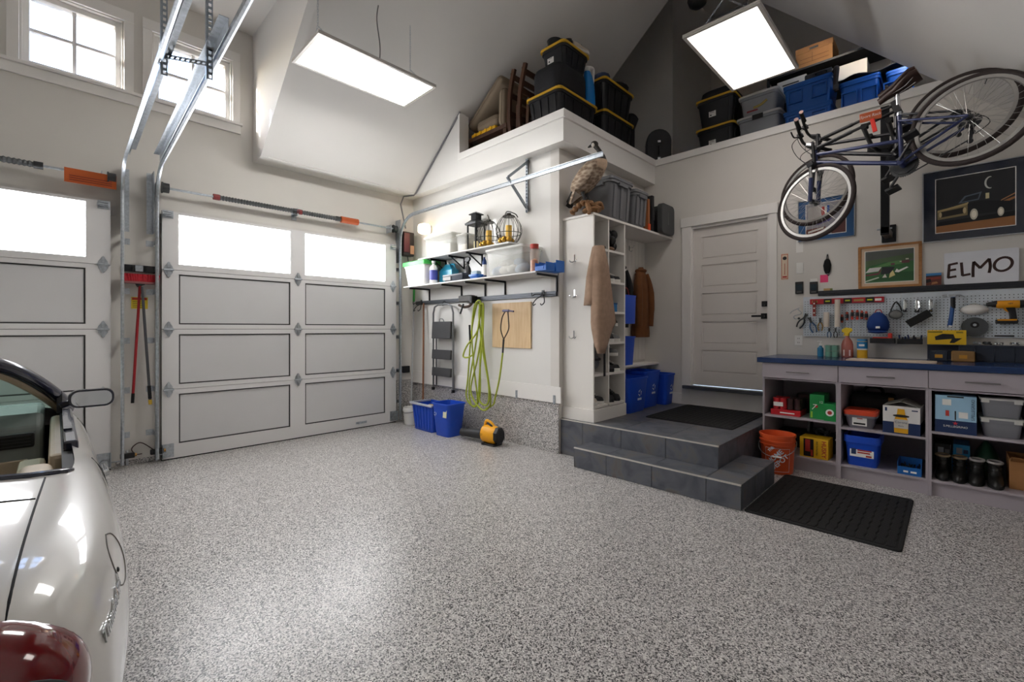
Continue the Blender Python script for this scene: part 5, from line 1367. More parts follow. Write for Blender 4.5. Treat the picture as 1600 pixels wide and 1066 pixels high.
# things on the highest tote
root = thing('small_cooker', 'small black pot with side handles on the highest loft tote', 'pot', (-3.28, 4.04, 4.592)); MB().lathe([(.07, 0), (.08, .01), (.085, .085), (.09, .09), (.0, .095)], 18).build('bowl', blackm, root, smooth=True); MB().box(-.12, -.08, -.02, .02, .055, .07).box(.08, .12, -.02, .02, .055, .07).build('handle', blackm, root)
root = thing('sport_shoe', 'white and navy shoe lying on the highest loft tote', 'shoe', (-3.11, 4.30, 4.592), rz=R(80)); shoe_parts(root, cream, sh_w, mat('navy lace', '23305a', .6))
root = thing('cable_coil', 'black cable coil next to the pot on the highest tote', 'cable', (-3.13, 4.095, 4.592)); MB().tube([(.05 * math.cos(a), .05 * math.sin(a), .012 + .002 * a) for a in [.4 * i for i in range(48)]], .009, 6).build('coil', blackp, root, smooth=True)
root = thing('blue_cloth_bag', 'blue white crumpled bag on the upper tote over the goose', 'bag', (-3.20, 4.86, 4.486)); MB().ell((0, 0, .06), (.13, .10, .06), 14, 8).build('body', mat('navy white cloth', '3a4764', .8, var=(14, .6)), root, smooth=True)
root = thing('soft_bag', 'long dark bag lying along the upper tote over the goose', 'bag', (-3.22, 5.20, 4.486)); MB().ell((0, 0, .05), (.20, .19, .05), 16, 8).build('body', MATS['black bag cloth'], root, smooth=True)
# upright bag, case, wood block near the inner corner
root = thing('garment_bag', 'upright black bag standing behind the goose-side totes', 'bag', (-3.30, 5.60, ZF)); m = MB(); m.loft([[(x + dx, y, z) for x, y in rrect(.26 * s, .22 * s, .06, 4)] for z, s, dx in ((0, 1, 0), (.3, .95, .01), (.55, .85, .03), (.68, 1.0, .06), (.72, .8, .07))]); m.build('body', MATS['black bag cloth'], root, smooth=True, angle=60)
root = thing('instrument_case', 'black hard case with rounded top standing at the loft inner corner', 'case', (-3.04, 6.10, ZF), rz=R(35))
m = MB(); out = [(-.17, 0), (.17, 0), (.17, .45)] + [(.17 * math.cos(a), .45 + .17 * math.sin(a)) for a in [PI * i / 10 for i in range(1, 10)]] + [(-.17, .45)]
m.prism(out, -.09, .09, 'y'); m.build('shell', mat('black case shell', '202024', .35), root, bevel=.012)
MB().prism([(x * 1.004, z * 1.002) for x, z in out], -.012, .012, 'y').build('seam', sh_g, root); [MB().box(-.02, .02, -.105, -.09, z_, z_ + .03).build('latch', chrome, root) for z_ in (.42, .18)]
MB().tube(smooth_path([(0, -.09, .38), (0, -.12, .35), (0, -.12, .28), (0, -.09, .25)]), .012, 6).build('handle', blackp, root, smooth=True)
root = thing('wood_block', 'short pale wooden plank end by the loft rail', 'wood', (-3.118, 5.63, ZF)); MB().box(-.04, .05, -.16, .10, 0, .09).build('plank', wood_mat('pale pine', 'b08a55', 'c9a670', .6, 'Y'), root); MB().box(-.02, .03, -.15, -.05, .09, .15).build('tag', paper_w, root)
# clear totes
loft_tote('clear tote with black latch standing on the loft rail side', -1.955, -1.45, 6.0, 6.5, ZF, .40, clear_lid, glass_mat('cloudy plastic', 'c3c6cc', .3, .55), False, group='clear totes in the loft', k=.9)
t1 = thing('folded_clothes', 'grey and red clothes packed in the lower clear tote', 'clothes', (-1.72, 6.25, ZF + .014)); MB().box(-.19, .19, -.18, .18, 0, .18).build('fold', mat('grey clothes', '6b6a70', .9, var=(10, .4)), t1, bevel=.04); MB().box(-.17, .17, -.17, .17, .181, .28).build('fold', mat('blue clothes', '4a5470', .9, var=(10, .4)), t1, bevel=.04)
o = MB().box(-.06, .06, -.006, 0, -.02, .04).build('latch', blackp); o.parent = bpy.data.objects['folded_clothes'].parent or None
lt = [q for q in bpy.data.objects if q.get('label', '').startswith('clear tote with black latch')][0]; o.parent = lt; o.location = (0, -.248, .35)
loft_tote('clear tote of toys stacked on the latched tote', -1.94, -1.48, 6.02, 6.48, 4.025, .25, clear_lid, MATS['cloudy plastic'], False, group='clear totes in the loft', k=.9)
t1 = thing('toy_pile', 'red and tan toys inside the upper clear tote', 'toys', (-1.71, 6.2, 4.039)); MB().box(-.16, .02, -.14, .1, 0, .15).build('toy', mat('red toy', '8c3338', .6), t1, bevel=.03); MB().box(.03, .17, -.13, .1, 0, .10).build('toy', mat('tan toy', '9a8c6b', .6), t1, bevel=.03); MB().tube(smooth_path([(-.05, -.15, .06), (.03, -.16, .07), (.1, -.16, .11)]), .014, 6).build('toy', mat('yellow toy', 'b9a25e', .6), t1, smooth=True)
# blue totes
bl = mat('blue tote plastic', '1553a0', .4)
def blue_tote(label, x0, x1, z0, h, y0=5.98, y1=6.42):
    wx, d = x1 - x0, y1 - y0
    root = thing('blue_tote', label, 'tote', ((x0 + x1) / 2, (y0 + y1) / 2, z0), group='blue totes in the loft')
    bin_mb(wx - .03, d - .03, h - .025, .92, .03, .004, .012, .03).build('body', bl, root, smooth=True); lid_mb(wx, d, h - .025, .02, .03, .004).build('lid', bl, root, smooth=True)
    for s in (-.24, .24):
        q = MB(); q.box(wx * s - .07, wx * s + .07, -d / 2 - .0, -d / 2 + .03, h * .25, h * .28).box(wx * s - .07, wx * s + .07, -d / 2, -d / 2 + .03, h * .70, h * .73).box(wx * s - .07, wx * s - .06, -d / 2, -d / 2 + .03, h * .28, h * .70).box(wx * s + .06, wx * s + .07, -d / 2, -d / 2 + .03, h * .28, h * .70); q.build('moulding', bl, root)
    return root
blue_tote('lower blue tote in the stack of two behind the bicycles', -1.43, -.95, ZF, .30); blue_tote('upper blue tote in the stack of two behind the bicycles', -1.43, -.95, 3.902, .30)
blue_tote('dark blue tote under the draped black sheet', -.89, -.54, ZF, .44); blue_tote('small blue tote beside the sloped ceiling', -.50, -.30, ZF, .42, 6.0, 6.3)
o = thing('plastic_sheet', 'black plastic sheet draped over the blue totes', 'sheet', (-.62, 6.2, 4.045)); m = MB()
def sheet(u, v): return (-.30 + .56 * u, -.20 + .36 * v, .012 + .05 * math.sin(5 * u + 3 * v) ** 2 * (1 - u * .5) - .0)
gr = [[sheet(i / 14, j / 8) for j in range(9)] for i in range(15)]; m.loft(gr, closed=False, caps=False); m.build('sheet', mat('black film', '141416', .3), o, smooth=True, solid=.006, angle=80)
root = thing('black_toolcase', 'flat black tool case on the upper blue tote', 'case', (-1.06, 6.2, 4.204)); MB().box(-.16, .10, -.17, .17, 0, .075).build('shell', mat('black case shell', '202024', .35), root, bevel=.012); MB().tube(smooth_path([(-.05, -.17, .04), (-.04, -.21, .04), (.04, -.21, .04), (.05, -.17, .04)]), .01, 6).build('handle', blackp, root, smooth=True)
root = thing('leather_tool_belt', 'dark tool belt hanging over the blue tote corner', 'tool belt', (-.915, 6.0, 3.95)); MB().tube(smooth_path([(-.02, .05, .27), (.01, -.045, .25), (.0, -.05, .1), (.01, -.05, .0)]), [.03 - .0006 * i for i in range(19)], 8).build('belt', mat('dark leather', '2a1d17', .6), root, smooth=True); MB().box(-.02, .03, -.075, -.045, .02, .07).build('buckle', dsteel, root)
# shelf rack with boxes
root = thing('shelf_rack', 'black metal shelf rack at the back of the loft', 'shelf rack', (-1.1, 6.72, ZF))
for sx in (-.62, .62):
    for sy in (-.2, .2): MB().box(sx - .015, sx + .015, sy - .015, sy + .015, 0, 1.02).build('post', blackm, root)
for z in (.35, .68, 1.0): MB().box(-.62, .62, -.215, .215, z - .012, z + .012).build('shelf', blackm, root)
card = mat('cardboard', 'a9784a', .8, var=(14, .08)); cw = mat('white carton', 'c5c1bb', .7)
root = thing('file_box', 'tan cardboard file box with hand hole on the loft rack', 'box', (-1.22, 6.70, ZF + 1.013))
MB().box(-.19, .19, -.18, .18, 0, .23).build('carton', card, root, bevel=.003); MB().box(-.195, .195, -.185, .185, .18, .25).build('lid', card, root, bevel=.003); MB().box(-.045, .045, -.187, -.183, .195, .22).build('hand_hole_shade', blackp, root); MB().box(-.15, .15, -.1815, -.18, .05, .054).box(-.15, .15, -.1815, -.18, .10, .104).box(-.02, -.016, -.1815, -.18, .05, .16).build('printed_form', mat('brown print', '5d4028', .8), root)  # hand hole is a dark strip painting the shade of the opening
root = thing('white_carton', 'long white carton on the loft rack beside the file box', 'box', (-.95, 6.66, ZF + .693)); MB().box(-.25, .25, -.18, .18, 0, .17).build('carton', cw, root, bevel=.003); MB().box(-.2, -.08, -.182, -.18, .02, .03).build('print', blackp, root)
root = thing('white_carton', 'white carton with black handwriting on the loft rack', 'box', (-1.45, 6.66, ZF + .693)); MB().box(-.16, .16, -.18, .18, 0, .22).build('carton', cw, root, bevel=.003); MB().box(-.1, .08, -.182, -.18, .15, .165).box(-.06, .1, -.182, -.18, .11, .122).box(-.1, .12, -.182, -.18, .03, .07).build('handwriting', blackp, root)
# smoke detector / black speaker high on the loft ceiling edge
p = aty(1090, 2, YW3 + .25)
root = thing('hanging_speaker', 'round black speaker hanging high in the loft opening', 'speaker', (p.x, YW3 + .25, p.z - .08)); MB().lathe([(.05, 0), (.11, .04), (.13, .10), (.12, .17), (.05, .20), (0, .20)], 18).build('shell', black, root, smooth=True); MB().lathe([(.0, -.002), (.06, .0), (.10, .03)], 16).build('grille', dsteel, root, smooth=True); MB().cyl((0, 0, .2), (0, 0, 7.1 - p.z + .08), .008, n=8).build('rod', blackm, root)

# ------------------------------------------------------------------ patio furniture at the low end of the loft
cush = mat('taupe cushion', '8c7c69', .9, var=(8, .06), bump=(220, .3)); dkw = wood_mat('dark brown wood', '3a2418', '5a3a28', .5, 'Z')
ylf = 3.90
def lx(px, py, y=ylf): return aty(px, py, y)
root = thing('wooden_bench', 'brown wooden bench frame under the taupe cushions in the loft', 'bench', (-4.305, 4.195, ZF))
for sx in (-.36, .34):
    for sy in (-.26, .26): MB().box(sx - .03, sx + .03, sy - .03, sy + .03, 0, .26).build('leg', dkw, root)
MB().box(-.40, .38, -.30, .30, .26, .31).build('seat_rail', dkw, root, bevel=.004); MB().box(-.33, .31, -.285, -.265, .06, .12).build('stretcher', dkw, root)
root = thing('yellow_rack', 'yellow moulded plastic rack on the wooden bench', 'rack', (-4.38, 3.935, ZF + .311)); MB().box(-.22, .24, -.03, .03, 0, .05).build('bar', mat('bright yellow plastic', 'e8b21c', .4), root, bevel=.012)
for i in range(4): MB().cyl((-.14 + .1 * i, -.04, .025), (-.14 + .1 * i, .04, .025), .024, n=12).build('notch', MATS['bright yellow plastic'], root, smooth=True)
def cushion(label, c, size, ry=0.0, rz=0.0):
    root = thing('cushion', label, 'cushion', c, rz, group='taupe cushions in the loft', ry=ry)
    m = MB(); w_, d_, h_ = size
    m.loft([[(x, y, z) for x, y in rrect(w_ * s, d_ * s, .05, 3)] for z, s in ((0, .93), (h_ * .18, 1), (h_ * .82, 1), (h_, .93))]); m.build('pad', cush, root, smooth=True, angle=60)
    MB().tube([(x, y, h_ / 2) for x, y in rrect(w_ * 1.004, d_ * 1.004, .05, 3)], .006, 6, closed=True).build('piping', cush, root, smooth=True)
    return root
cushion('thick taupe seat cushion lying flat on the loft bench', (-4.295, 4.12, ZF + .362), (.40, .44, .13))
cushion('long taupe cushion propped along the sloped ceiling', (-4.30, 4.155, ZF + .645), (.78, .52, .12), ry=R(-36))
cushion('upright taupe cushion wedged against the brown chair frames', (-3.965, 4.12, ZF + .545), (.46, .44, .11), ry=R(-88))
def chair_frame(label, x, lean):
    root = thing('folding_chair', label, 'chair', (x, 4.105, ZF + .006), group='folded brown wooden chairs in the loft', ry=lean); root.scale = (1, 1, 1.14)
    for sy in (-.20, .24):
        pts = smooth_path([(0, sy, 0), (-.05, sy, .25), (-.04, sy, .55), (.03, sy, .80)], 5); m = MB()
        for a, b in zip(pts, pts[1:]): m.bar(a, b + (b - a) * .02, .035, .05, up=(1, 0, 0))
        m.build('side_rail', dkw, root)
    for z in (.15, .35, .55, .75): MB().bar((-.045 + .10 * max(0, z - .55), -.2, z), (-.045 + .10 * max(0, z - .55), .24, z), .015, .06).build('slat', dkw, root)
    for sy in (-.17, .21): MB().bar((.06, sy, 0), (.07, sy, .42), .03, .04, up=(1, 0, 0)).build('leg', dkw, root)
    return root
chair_frame('folded brown wooden chair next to the upright cushion', -3.83, 0.0); chair_frame('folded brown wooden chair next to the black bin bag', -3.674, R(2))
root = thing('bin_bag', 'glossy black bin bag stuffed behind the corner totes', 'bag', (-3.80, 4.92, ZF)); random.seed(4)
rings = []
for z, s in ((0, .8), (.15, 1), (.45, 1.05), (.75, .9), (.95, .6), (1.02, .2)): rings.append([(.22 * s * math.cos(a) * (1 + .12 * random.uniform(-1, 1)), .26 * s * math.sin(a) * (1 + .12 * random.uniform(-1, 1)), z) for a in [2 * PI * i / 18 for i in range(18)]])
m = MB(); m.loft(rings); m.build('bag', mat('bin bag film', '1c1d20', .22), root, smooth=True, sub=1, angle=80)
# ================================================================== work bench
YF = 5.03
lav = mat('lavender grey laminate', 'aaa2a8', .5, var=(4, .02)); navy = mat('navy laminate counter', '1d3560', .22, var=(8, .08)); barm = mat('brushed bar handle', '8f8c8c', .3, .9)
CZ0, CZ1 = 1.034, 1.083; BAY = [aty(1191.5, 640, YF).x, aty(1310, 640, YF).x, aty(1450.8, 640, YF).x]; BAY += [BAY[2] + .61, XB - .01]
zsh_ = [.509, .474, aty(1456, 674, YF).z, .474]
YBK = YW3 - .012
def bench_unit(i, label):
    a, b = BAY[i], BAY[i + 1]; wd = b - a; root = thing('bench_cabinet', label, 'cabinet', ((a + b) / 2, YF, 0)); q = wd / 2; dp = YBK - YF; t = .018
    def p(n, *bx, m=lav, par=root, **k): return MB().box(*bx).build(n, m, par, **k)
    p('side_panel', -q + .0005, -q + t, 0.0, dp, 0, CZ0 - .001); p('side_panel', q - t, q - .0005, 0.0, dp, 0, CZ0 - .001)
    p('back_panel', -q + t, q - t, dp - .008, dp, .11, CZ0 - .001); p('bottom_shelf', -q + t, q - t, .001, dp - .008, .117, .135); p('shelf', -q + t, q - t, .001, dp - .008, zsh_[i] - .018, zsh_[i])
    p('toe_kick', -q + t, q - t, .03, .045, 0, .117); p('drawer_bottom', -q + t, q - t, .001, dp - .008, .865, .878)
    d = p('drawer', -q + .003, q - .003, -.018, 0, .884, CZ0 - .004, bevel=.0015)
    hx = -.0 if i != 1 else .0
    h = MB().cyl((hx - .095, -.045, .953), (hx + .095, -.045, .953), .006, n=10).cyl((hx - .075, -.018, .953), (hx - .075, -.045, .953), .004, n=8).cyl((hx + .075, -.018, .953), (hx + .075, -.045, .953), .004, n=8); h.build('bar_handle', barm, d, smooth=True)
    return root
bench_unit(0, 'grey open bench cabinet holding green cartons and red packs'); bench_unit(1, 'grey open bench cabinet holding the beer carton'); bench_unit(2, 'grey open bench cabinet holding boots and light blue carton'); bench_unit(3, 'grey open bench cabinet at the far bench end')
o = MB().box(BAY[0] - .04, XB - .005, YF - .045, YW3 - .001, 0, CZ1 - CZ0).build('worktop', navy, bevel=.004); o.location = (0, 0, CZ0); tag(o, 'long navy blue laminate worktop over the bench cabinets', 'worktop')

# ------------------------------------------------------------------ in the bench
def at_shelf(px0, px1, y, py=660): a, b = aty(px0, py, y).x, aty(px1, py, y).x; return (a + b) / 2, b - a
# red drink packs
redp = mat('red film', 'c0202a', .3, var=(20, .15)); canr = mat('dark can', '3c2324', .35, .3)
x, wd = at_shelf(1204, 1251, YF + .05)
root = thing('drink_tray', 'red tray of wrapped drink cans on the bench shelf', 'drink tray', (x, YF + .18, zsh_[0]))
MB().box(-wd / 2, wd / 2, -.13, .13, 0, .055).build('tray', redp, root, bevel=.006); MB().box(-wd * .18, wd * .3, -.1315, -.13, .02, .032).build('stripe', paper_w, root)
for i in range(4):
    for j in range(2):
        c = MB().cyl((-wd * .36 + i * wd * .24, -.065 + j * .12, .057), (-wd * .36 + i * wd * .24, -.065 + j * .12, .165), .031, n=14).build('can', redp if i < 2 else canr, root, smooth=True)
MB().box(-wd * .42, -wd * .1, -.112, -.1, .085, .125).build('label', paper_w, root)
root = thing('drink_pack', 'red torn drink wrap leaning behind the can tray', 'drink pack', (x + wd * .5 - .01, YF + .42, zsh_[0])); MB().box(-.09, .09, -.08, .08, 0, .2).build('pack', canr, root, bevel=.02)
grn = mat('green carton', '1d8a45', .45); lime = mat('lime print', '9fc63c', .5); redpr = mat('red print', 'b1352c', .6)
def carton(name, label, px0, px1, pyt, yfr, dep, zz, m, cat='box'):
    x, wd = at_shelf(px0, px1, yfr); hh = aty((px0 + px1) / 2, pyt, yfr).z - zz
    root = thing(name, label, cat, (x, yfr + dep / 2, zz)); MB().box(-wd / 2, wd / 2, -dep / 2, dep / 2, 0, hh).build('carton', m, root, bevel=.003)
    return root, wd, hh, -dep / 2
root, wd, hh, yy = carton('soda_carton', 'taller green soda carton with white and red mark', 1265, 1288, 617, YF + .06, .25, zsh_[0], grn)
MB().box(-wd * .42, -wd * .3, yy - .001, yy, hh * .05, hh * .3).build('stripe', lime, root)
lettering('7', .075, paper_w, root, frame_xz((-.03, yy - .001, hh * .48), 0), shear=.3); MB().cyl((-.005, yy - .0012, hh * .52), (-.005, yy - .0002, hh * .52), .014, n=16).build('dot', redpr, root); lettering('12', .03, paper_w, root, frame_xz((wd * .28, yy - .001, hh * .7)))
root, wd, hh, yy = carton('soda_carton', 'shorter green soda carton with round white emblem', 1287, 1306, 632, YF + .02, .2, zsh_[0], grn)
MB().cyl((0, yy - .0012, hh * .5), (0, yy, hh * .5), .032, n=20).build('emblem', paper_w, root); MB().cyl((0, yy - .0018, hh * .5), (0, yy - .001, hh * .5), .018, n=16).build('emblem_core', redpr, root)
# lower shelf of the first cabinet
ZB = .135
hus = mat('yellow carton', 'dfae1f', .5)
x, wd = at_shelf(1250, 1295, YF + .05, 710)
root = thing('bag_carton', 'yellow and black garbage bag carton on the bottom shelf', 'box', (x, YF + .13, ZB), rz=R(-3)); hh = .19
MB().box(-wd / 2, wd / 2, -.08, .10, 0, hh).build('carton', hus, root, bevel=.003)
MB().box(-wd * .36, wd * .0, -.0815, -.08, .01, hh * .93).build('black_panel', black, root); MB().box(-wd * .30, -wd * .12, -.0825, -.0815, hh * .3, hh * .9).box(-wd * .1, -wd * .03, -.0825, -.0815, hh * .1, hh * .4).build('figure_print', redpr, root)
Mv = Matrix.Translation((wd * .35, -.081, hh * .5)) @ Matrix.Rotation(PI / 2, 4, 'X') @ Matrix.Rotation(-PI / 2, 4, 'Z'); lettering('HUSKY', .05, redpr, root, Mv, bold=.001)
Mv = Matrix.Translation((wd * .12, -.081, hh * .5)) @ Matrix.Rotation(PI / 2, 4, 'X') @ Matrix.Rotation(-PI / 2, 4, 'Z'); lettering('Black Garbage Bags', .017, black, root, Mv)
root = thing('tool_case', 'open black tool case behind the orange bucket', 'case', (-1.185, YF + .52, ZB)); MB().box(-.16, .16, -.14, .14, 0, .16).build('shell', black, root, bevel=.012); MB().box(-.12, .02, -.15, -.14, .10, .12).build('latch', sh_g, root); MB().boxc((.12, -.03, .22), (.02, .16, .14), rx=-.4).build('lid', mat('grey lid', '6a6868', .5), root)
root = thing('strap_pile', 'tangle of black straps above the yellow carton', 'straps', (-.91, YF + .37, ZB)); random.seed(6)
for i in range(7): MB().tube(smooth_path([(random.uniform(-.10, .10), random.uniform(-.06, .08), random.uniform(.03, .24)) for _ in range(5)], 5), .014, 6).build('strap', black if i % 3 else dsteel, root, smooth=True)
MB().box(-.1, .1, -.05, .08, 0, .12).build('bag', MATS['black bag cloth'], root, bevel=.03)
# second cabinet
x, wd = at_shelf(1320, 1367, YF + .03)
root = thing('lidded_box', 'grey plastic box with an orange red lid', 'box', (x, YF + .16, zsh_[1])); bin_mb(wd, .24, .12, .84, .03).build('body', mat('slate grey plastic', '77757e', .4), root, smooth=True); lid_mb(wd + .03, .28, .12, .03, .04).build('lid', mat('orange red plastic', 'd2492b', .35), root, smooth=True)
lb = MB().box(-.055, .05, -.119, -.110, .025, .10).build('label', paper_w, root); MB().box(-.045, .04, -.1195, -.119, .035, .05).build('barcode', black, lb); MB().box(-.02, .02, -.1195, -.119, .085, .092).build('print', redpr, lb)
root = thing('tool_bag', 'black tool bag with tan trim behind the orange lid box', 'bag', (-.55, YF + .50, zsh_[1])); MB().box(-.17, .17, -.12, .12, 0, .28).build('body', MATS['black bag cloth'], root, bevel=.04); MB().box(.12, .16, -.13, -.12, .10, .26).build('tan_strap', mat('tan leather', '8a6230', .6), root); MB().tube(smooth_path([(-.08, 0, .27), (-.05, 0, .33), (.05, 0, .33), (.08, 0, .27)]), .014, 6).build('handle', black, root, smooth=True)
x, wd = at_shelf(1381, 1440, YF + .01); hh = .235
root = thing('beer_carton', 'white and navy beer carton with a yellow bottle picture', 'box', (x, YF + .16, zsh_[1]), rz=R(-3)); navyp = mat('navy print', '1b2f57', .5); yelp = mat('golden print', 'e0a51c', .5); whp = mat('white carton', 'c5c1bb', .7)
wcart = mat('bright white carton', 'dcd9d6', .6)
MB().box(-wd / 2, wd / 2, -.15, .15, .0, hh).build('carton', wcart, root, bevel=.002)
MB().box(-wd / 2 - .001, wd / 2 + .001, -.151, .151, .0, hh * .42).build('navy_band', navyp, root)
for s in (-1, 1): MB().boxc((s * wd * .25, -.0, hh + .02), (wd * .5, .30, .003), ry=s * .35).build('flap', mat('grey board', '8d8a80', .8), root)
bp_ = [(-.045, .01), (.045, .01), (.047, .10), (.04, .135), (.028, .16), (.022, .215), (-.022, .215), (-.028, .16), (-.04, .135), (-.047, .10)]
MB().prism(bp_, -.1525, -.151, 'y').build('bottle_print', yelp, root); MB().box(-.046, .046, -.1535, -.1525, .05, .125).build('bottle_label', whp, root); MB().ell((0, -.1545, .155), (.055, .001, .012), 16, 6).build('hat_band', black, root)
lettering('Corona', .026, navyp, root, frame_xz((0, -.1538, .10))); lettering('Extra', .016, navyp, root, frame_xz((0, -.1538, .07))); MB().box(-wd * .44, -wd * .38, -.1515, -.15, hh * .8, hh * .93).box(wd * .28, wd * .44, -.1515, -.15, hh * .86, hh * .9).build('small_print', navyp, root)
x, wd = at_shelf(1320, 1373, YF + .02, 700)
root = thing('recycling_box', 'blue box with white product label on the bottom bench shelf', 'bin', (x, YF + .17, ZB)); bin_mb(wd, .28, .27, .88, .03, .005, .014, .06).build('body', bluebin, root, smooth=True)
lb = MB(Matrix.Translation((0, -.134, .13)) @ Matrix.Rotation(-.06, 4, 'X')).box(-.085, .085, -.002, 0, -.045, .045).build('label', paper_w, root); MB(Matrix.Translation((0, -.134, .13)) @ Matrix.Rotation(-.06, 4, 'X')).box(-.075, -.04, -.003, -.002, -.025, .025).build('picture', navyp, lb)
MB(Matrix.Translation((0, -.134, .13)) @ Matrix.Rotation(-.06, 4, 'X')).box(-.03, .07, -.003, -.002, .008, .02).box(-.03, .06, -.003, -.002, -.012, .0).box(.03, .07, -.003, -.002, -.04, -.025).build('print', redpr, lb)
MB().ell((0, .02, .19), (.09, .07, .03), 12, 6).build('contents', mat('olive rope', '8b9a4a', .8), root, smooth=True)
x, wd = at_shelf(1407, 1445, YF + .02, 730)
root = thing('parts_tray', 'open blue tray of small hardware on the bottom bench shelf', 'tray', (x - .02, YF + .12, ZB)); m = MB(); q = wd / 2; t = .004; h = .11
m.box(-q, q, -.1, .1, 0, t).box(-q, -q + t, -.1, .1, t, h).box(q - t, q, -.1, .1, t, h).box(-q + t, q - t, .096, .1, t, h).box(-q + t, q - t, -.1, -.096, t, h * .6); m.build('body', mat('mid blue plastic', '1d5fa6', .4), root)
m = MB(); random.seed(11)
for i in range(45): m.boxc((random.uniform(-q * .8, q * .8), random.uniform(-.08, .08), .03 + random.random() * .035), (.022, .008, .008), random.random() * 3, random.random() * 3, random.random() * 3)
ob = m.build('hardware', dsteel, root); ob['kind'] = 'stuff'; MB().box(-q * .5, -q * .1, -.1012, -.1, .02, .035).box(q * .1, q * .6, -.1012, -.1, .02, .035).build('label', paper_w, root)
# third cabinet
pel = mat('sky blue carton', '9cc3dc', .55)
x, wd = at_shelf(1461, 1526, YF + .02); hh = .30; z3 = zsh_[2]
root = thing('water_carton', 'light blue and navy mineral water carton with red star', 'box', (x, YF + .15, z3)); MB().box(-wd / 2, wd / 2, -.13, .13, 0, hh).build('carton', pel, root, bevel=.002); MB().box(-wd / 2 - .001, wd / 2 + .001, -.131, .131, 0, hh * .34).build('navy_band', navyp, root)
st = []
for i in range(10):
    a = PI / 2 + PI * i / 5; r_ = .017 if i % 2 == 0 else .007; st.append((r_ * math.cos(a), hh * .27 + r_ * math.sin(a)))
MB().prism(st, -.1325, -.131, 'y').build('star', mat('star red', 'd03a4a', .5), root); lettering('S.PELLEGRINO', .022, paper_w, root, frame_xz((0, -.1315, hh * .18))); lettering('S.PELLEGRINO', .026, navyp, root, Matrix.Translation((wd * .42, -.1305, hh * .66)) @ Matrix.Rotation(PI / 2, 4, 'X') @ Matrix.Rotation(PI / 2, 4, 'Z'))
MB().box(-wd * .32, -wd * .1, -.1312, -.13, hh * .74, hh * .9).box(wd * .08, wd * .3, -.1312, -.13, hh * .42, hh * .58).build('label', paper_w, root); MB().box(-wd * .24, -wd * .15, -.1312, -.13, hh * .45, hh * .6).build('red_print', redpr, root); MB().box(-.004, .004, -.1312, -.13, hh * .36, hh * .6).box(-wd * .2, wd * .2, -.1312, -.13, hh * .955, hh * .99).build('slot', black, root)
for k, (zz, lab) in enumerate(((z3, 'lower clear lidded shoe box on the bench shelf'), (z3 + .152, 'upper clear lidded shoe box on the bench shelf'))):
    x, wd = at_shelf(1533, 1598, YF + .05)
    root = thing('shoe_box', lab, 'box', (x, YF + .20, zz)); bin_mb(wd, .3, .135, .9, .02, .003, .006).build('body', glass_mat('smoky plastic %d' % k, 'b9bac2', .2, .45), root, smooth=True); lid_mb(wd + .02, .32, .135, .012, .02, .003).build('lid', clear_lid, root, smooth=True); MB().box(-wd * .36, wd * .36, -.1, .1, .006, .07).build('contents', mat('dim clutter %d' % k, '6b5d60' if k else '7c7a78', .8, var=(12, .4)), root, bevel=.02)
    [MB().box(wd * u_, wd * (u_ + .2), -.166, -.16, .115, .147).build('latch', clear_lid, root) for u_ in (-.5, .3)]
wat = mat('cyan carton', '2a8fc4', .5); dkc = mat('charcoal carton', '2a2b30', .5)
for k, (px0, px1, z0, hh, m_, lab) in enumerate(((1460, 1486, ZB, .13, dkc, 'lowest black drink carton behind the boots'), (1460, 1486, ZB + .131, .12, dkc, 'upper black drink carton behind the boots'), (1487, 1511, ZB, .15, wat, 'lower cyan drink carton behind the boots'), (1489, 1516, ZB + .151, .11, wat, 'upper cyan drink carton behind the boots'))):
    x, wd = at_shelf(px0, px1, YF + .22, 700); root = thing('drink_carton', lab, 'box', (x, YF + .43, z0)); MB().box(-wd / 2, wd / 2, -.13, .13, 0, hh).build('carton', m_, root, bevel=.003); MB().box(-wd * .3, wd * .05, -.1315, -.13, hh * .3, hh * .75).build('label', paper_w if k % 2 == 0 else mat('grey print', '9aa0a8', .6), root); MB().box(wd * .12, wd * .4, -.1315, -.13, hh * .35, hh * .65).build('print', navyp if m_ is wat else sh_g, root)
leather = mat('black oiled leather', '1d1c1b', .35, var=(14, .2), bump=(40, .15)); fleece = mat('pale fleece lining', 'a08f74', .95); fleece2 = mat('light grey fleece', 'b5b1ac', .95)
def boot(label, px, py, rz, tilt, lin_):
    p = aty(px, py, YF + .13); root = thing('boot', label, 'boot', (p.x, YF + .14, ZB), rz, group='boots on the bottom bench shelf', rx=tilt); root.scale = (.80, .90, .86)
    rings = []
    for z, cy, a, b in ((.0, .0, .055, .13), (.02, .0, .057, .135), (.05, .0, .055, .128), (.08, .03, .05, .095), (.11, .055, .045, .068), (.16, .06, .046, .062), (.205, .06, .050, .062)):
        rings.append([(a * math.cos(t), cy + b * math.sin(t), z) for t in [2 * PI * i / 18 for i in range(18)]])
    m = MB(); m.loft(rings); m.build('shaft', leather, root, smooth=True, angle=70)
    MB().loft([[(a * math.cos(t), b * math.sin(t), z) for t in [2 * PI * i / 18 for i in range(18)]] for z, a, b in ((0, .058, .135), (.018, .061, .139), (.028, .059, .137))]).build('sole', rubber, root, smooth=True)
    MB().tube([(.05 * math.cos(t), .06 + .062 * math.sin(t), .207) for t in [2 * PI * i / 16 for i in range(16)]], .011, 8, closed=True).build('fleece_cuff', lin_, root, smooth=True)
    for z in (.10, .135, .17): MB().tube([(.049 * math.cos(t), .058 + .064 * math.sin(t), z) for t in [2 * PI * i / 16 for i in range(16)]], .005, 6, closed=True).build('stitch_band', leather, root, smooth=True)
    return root
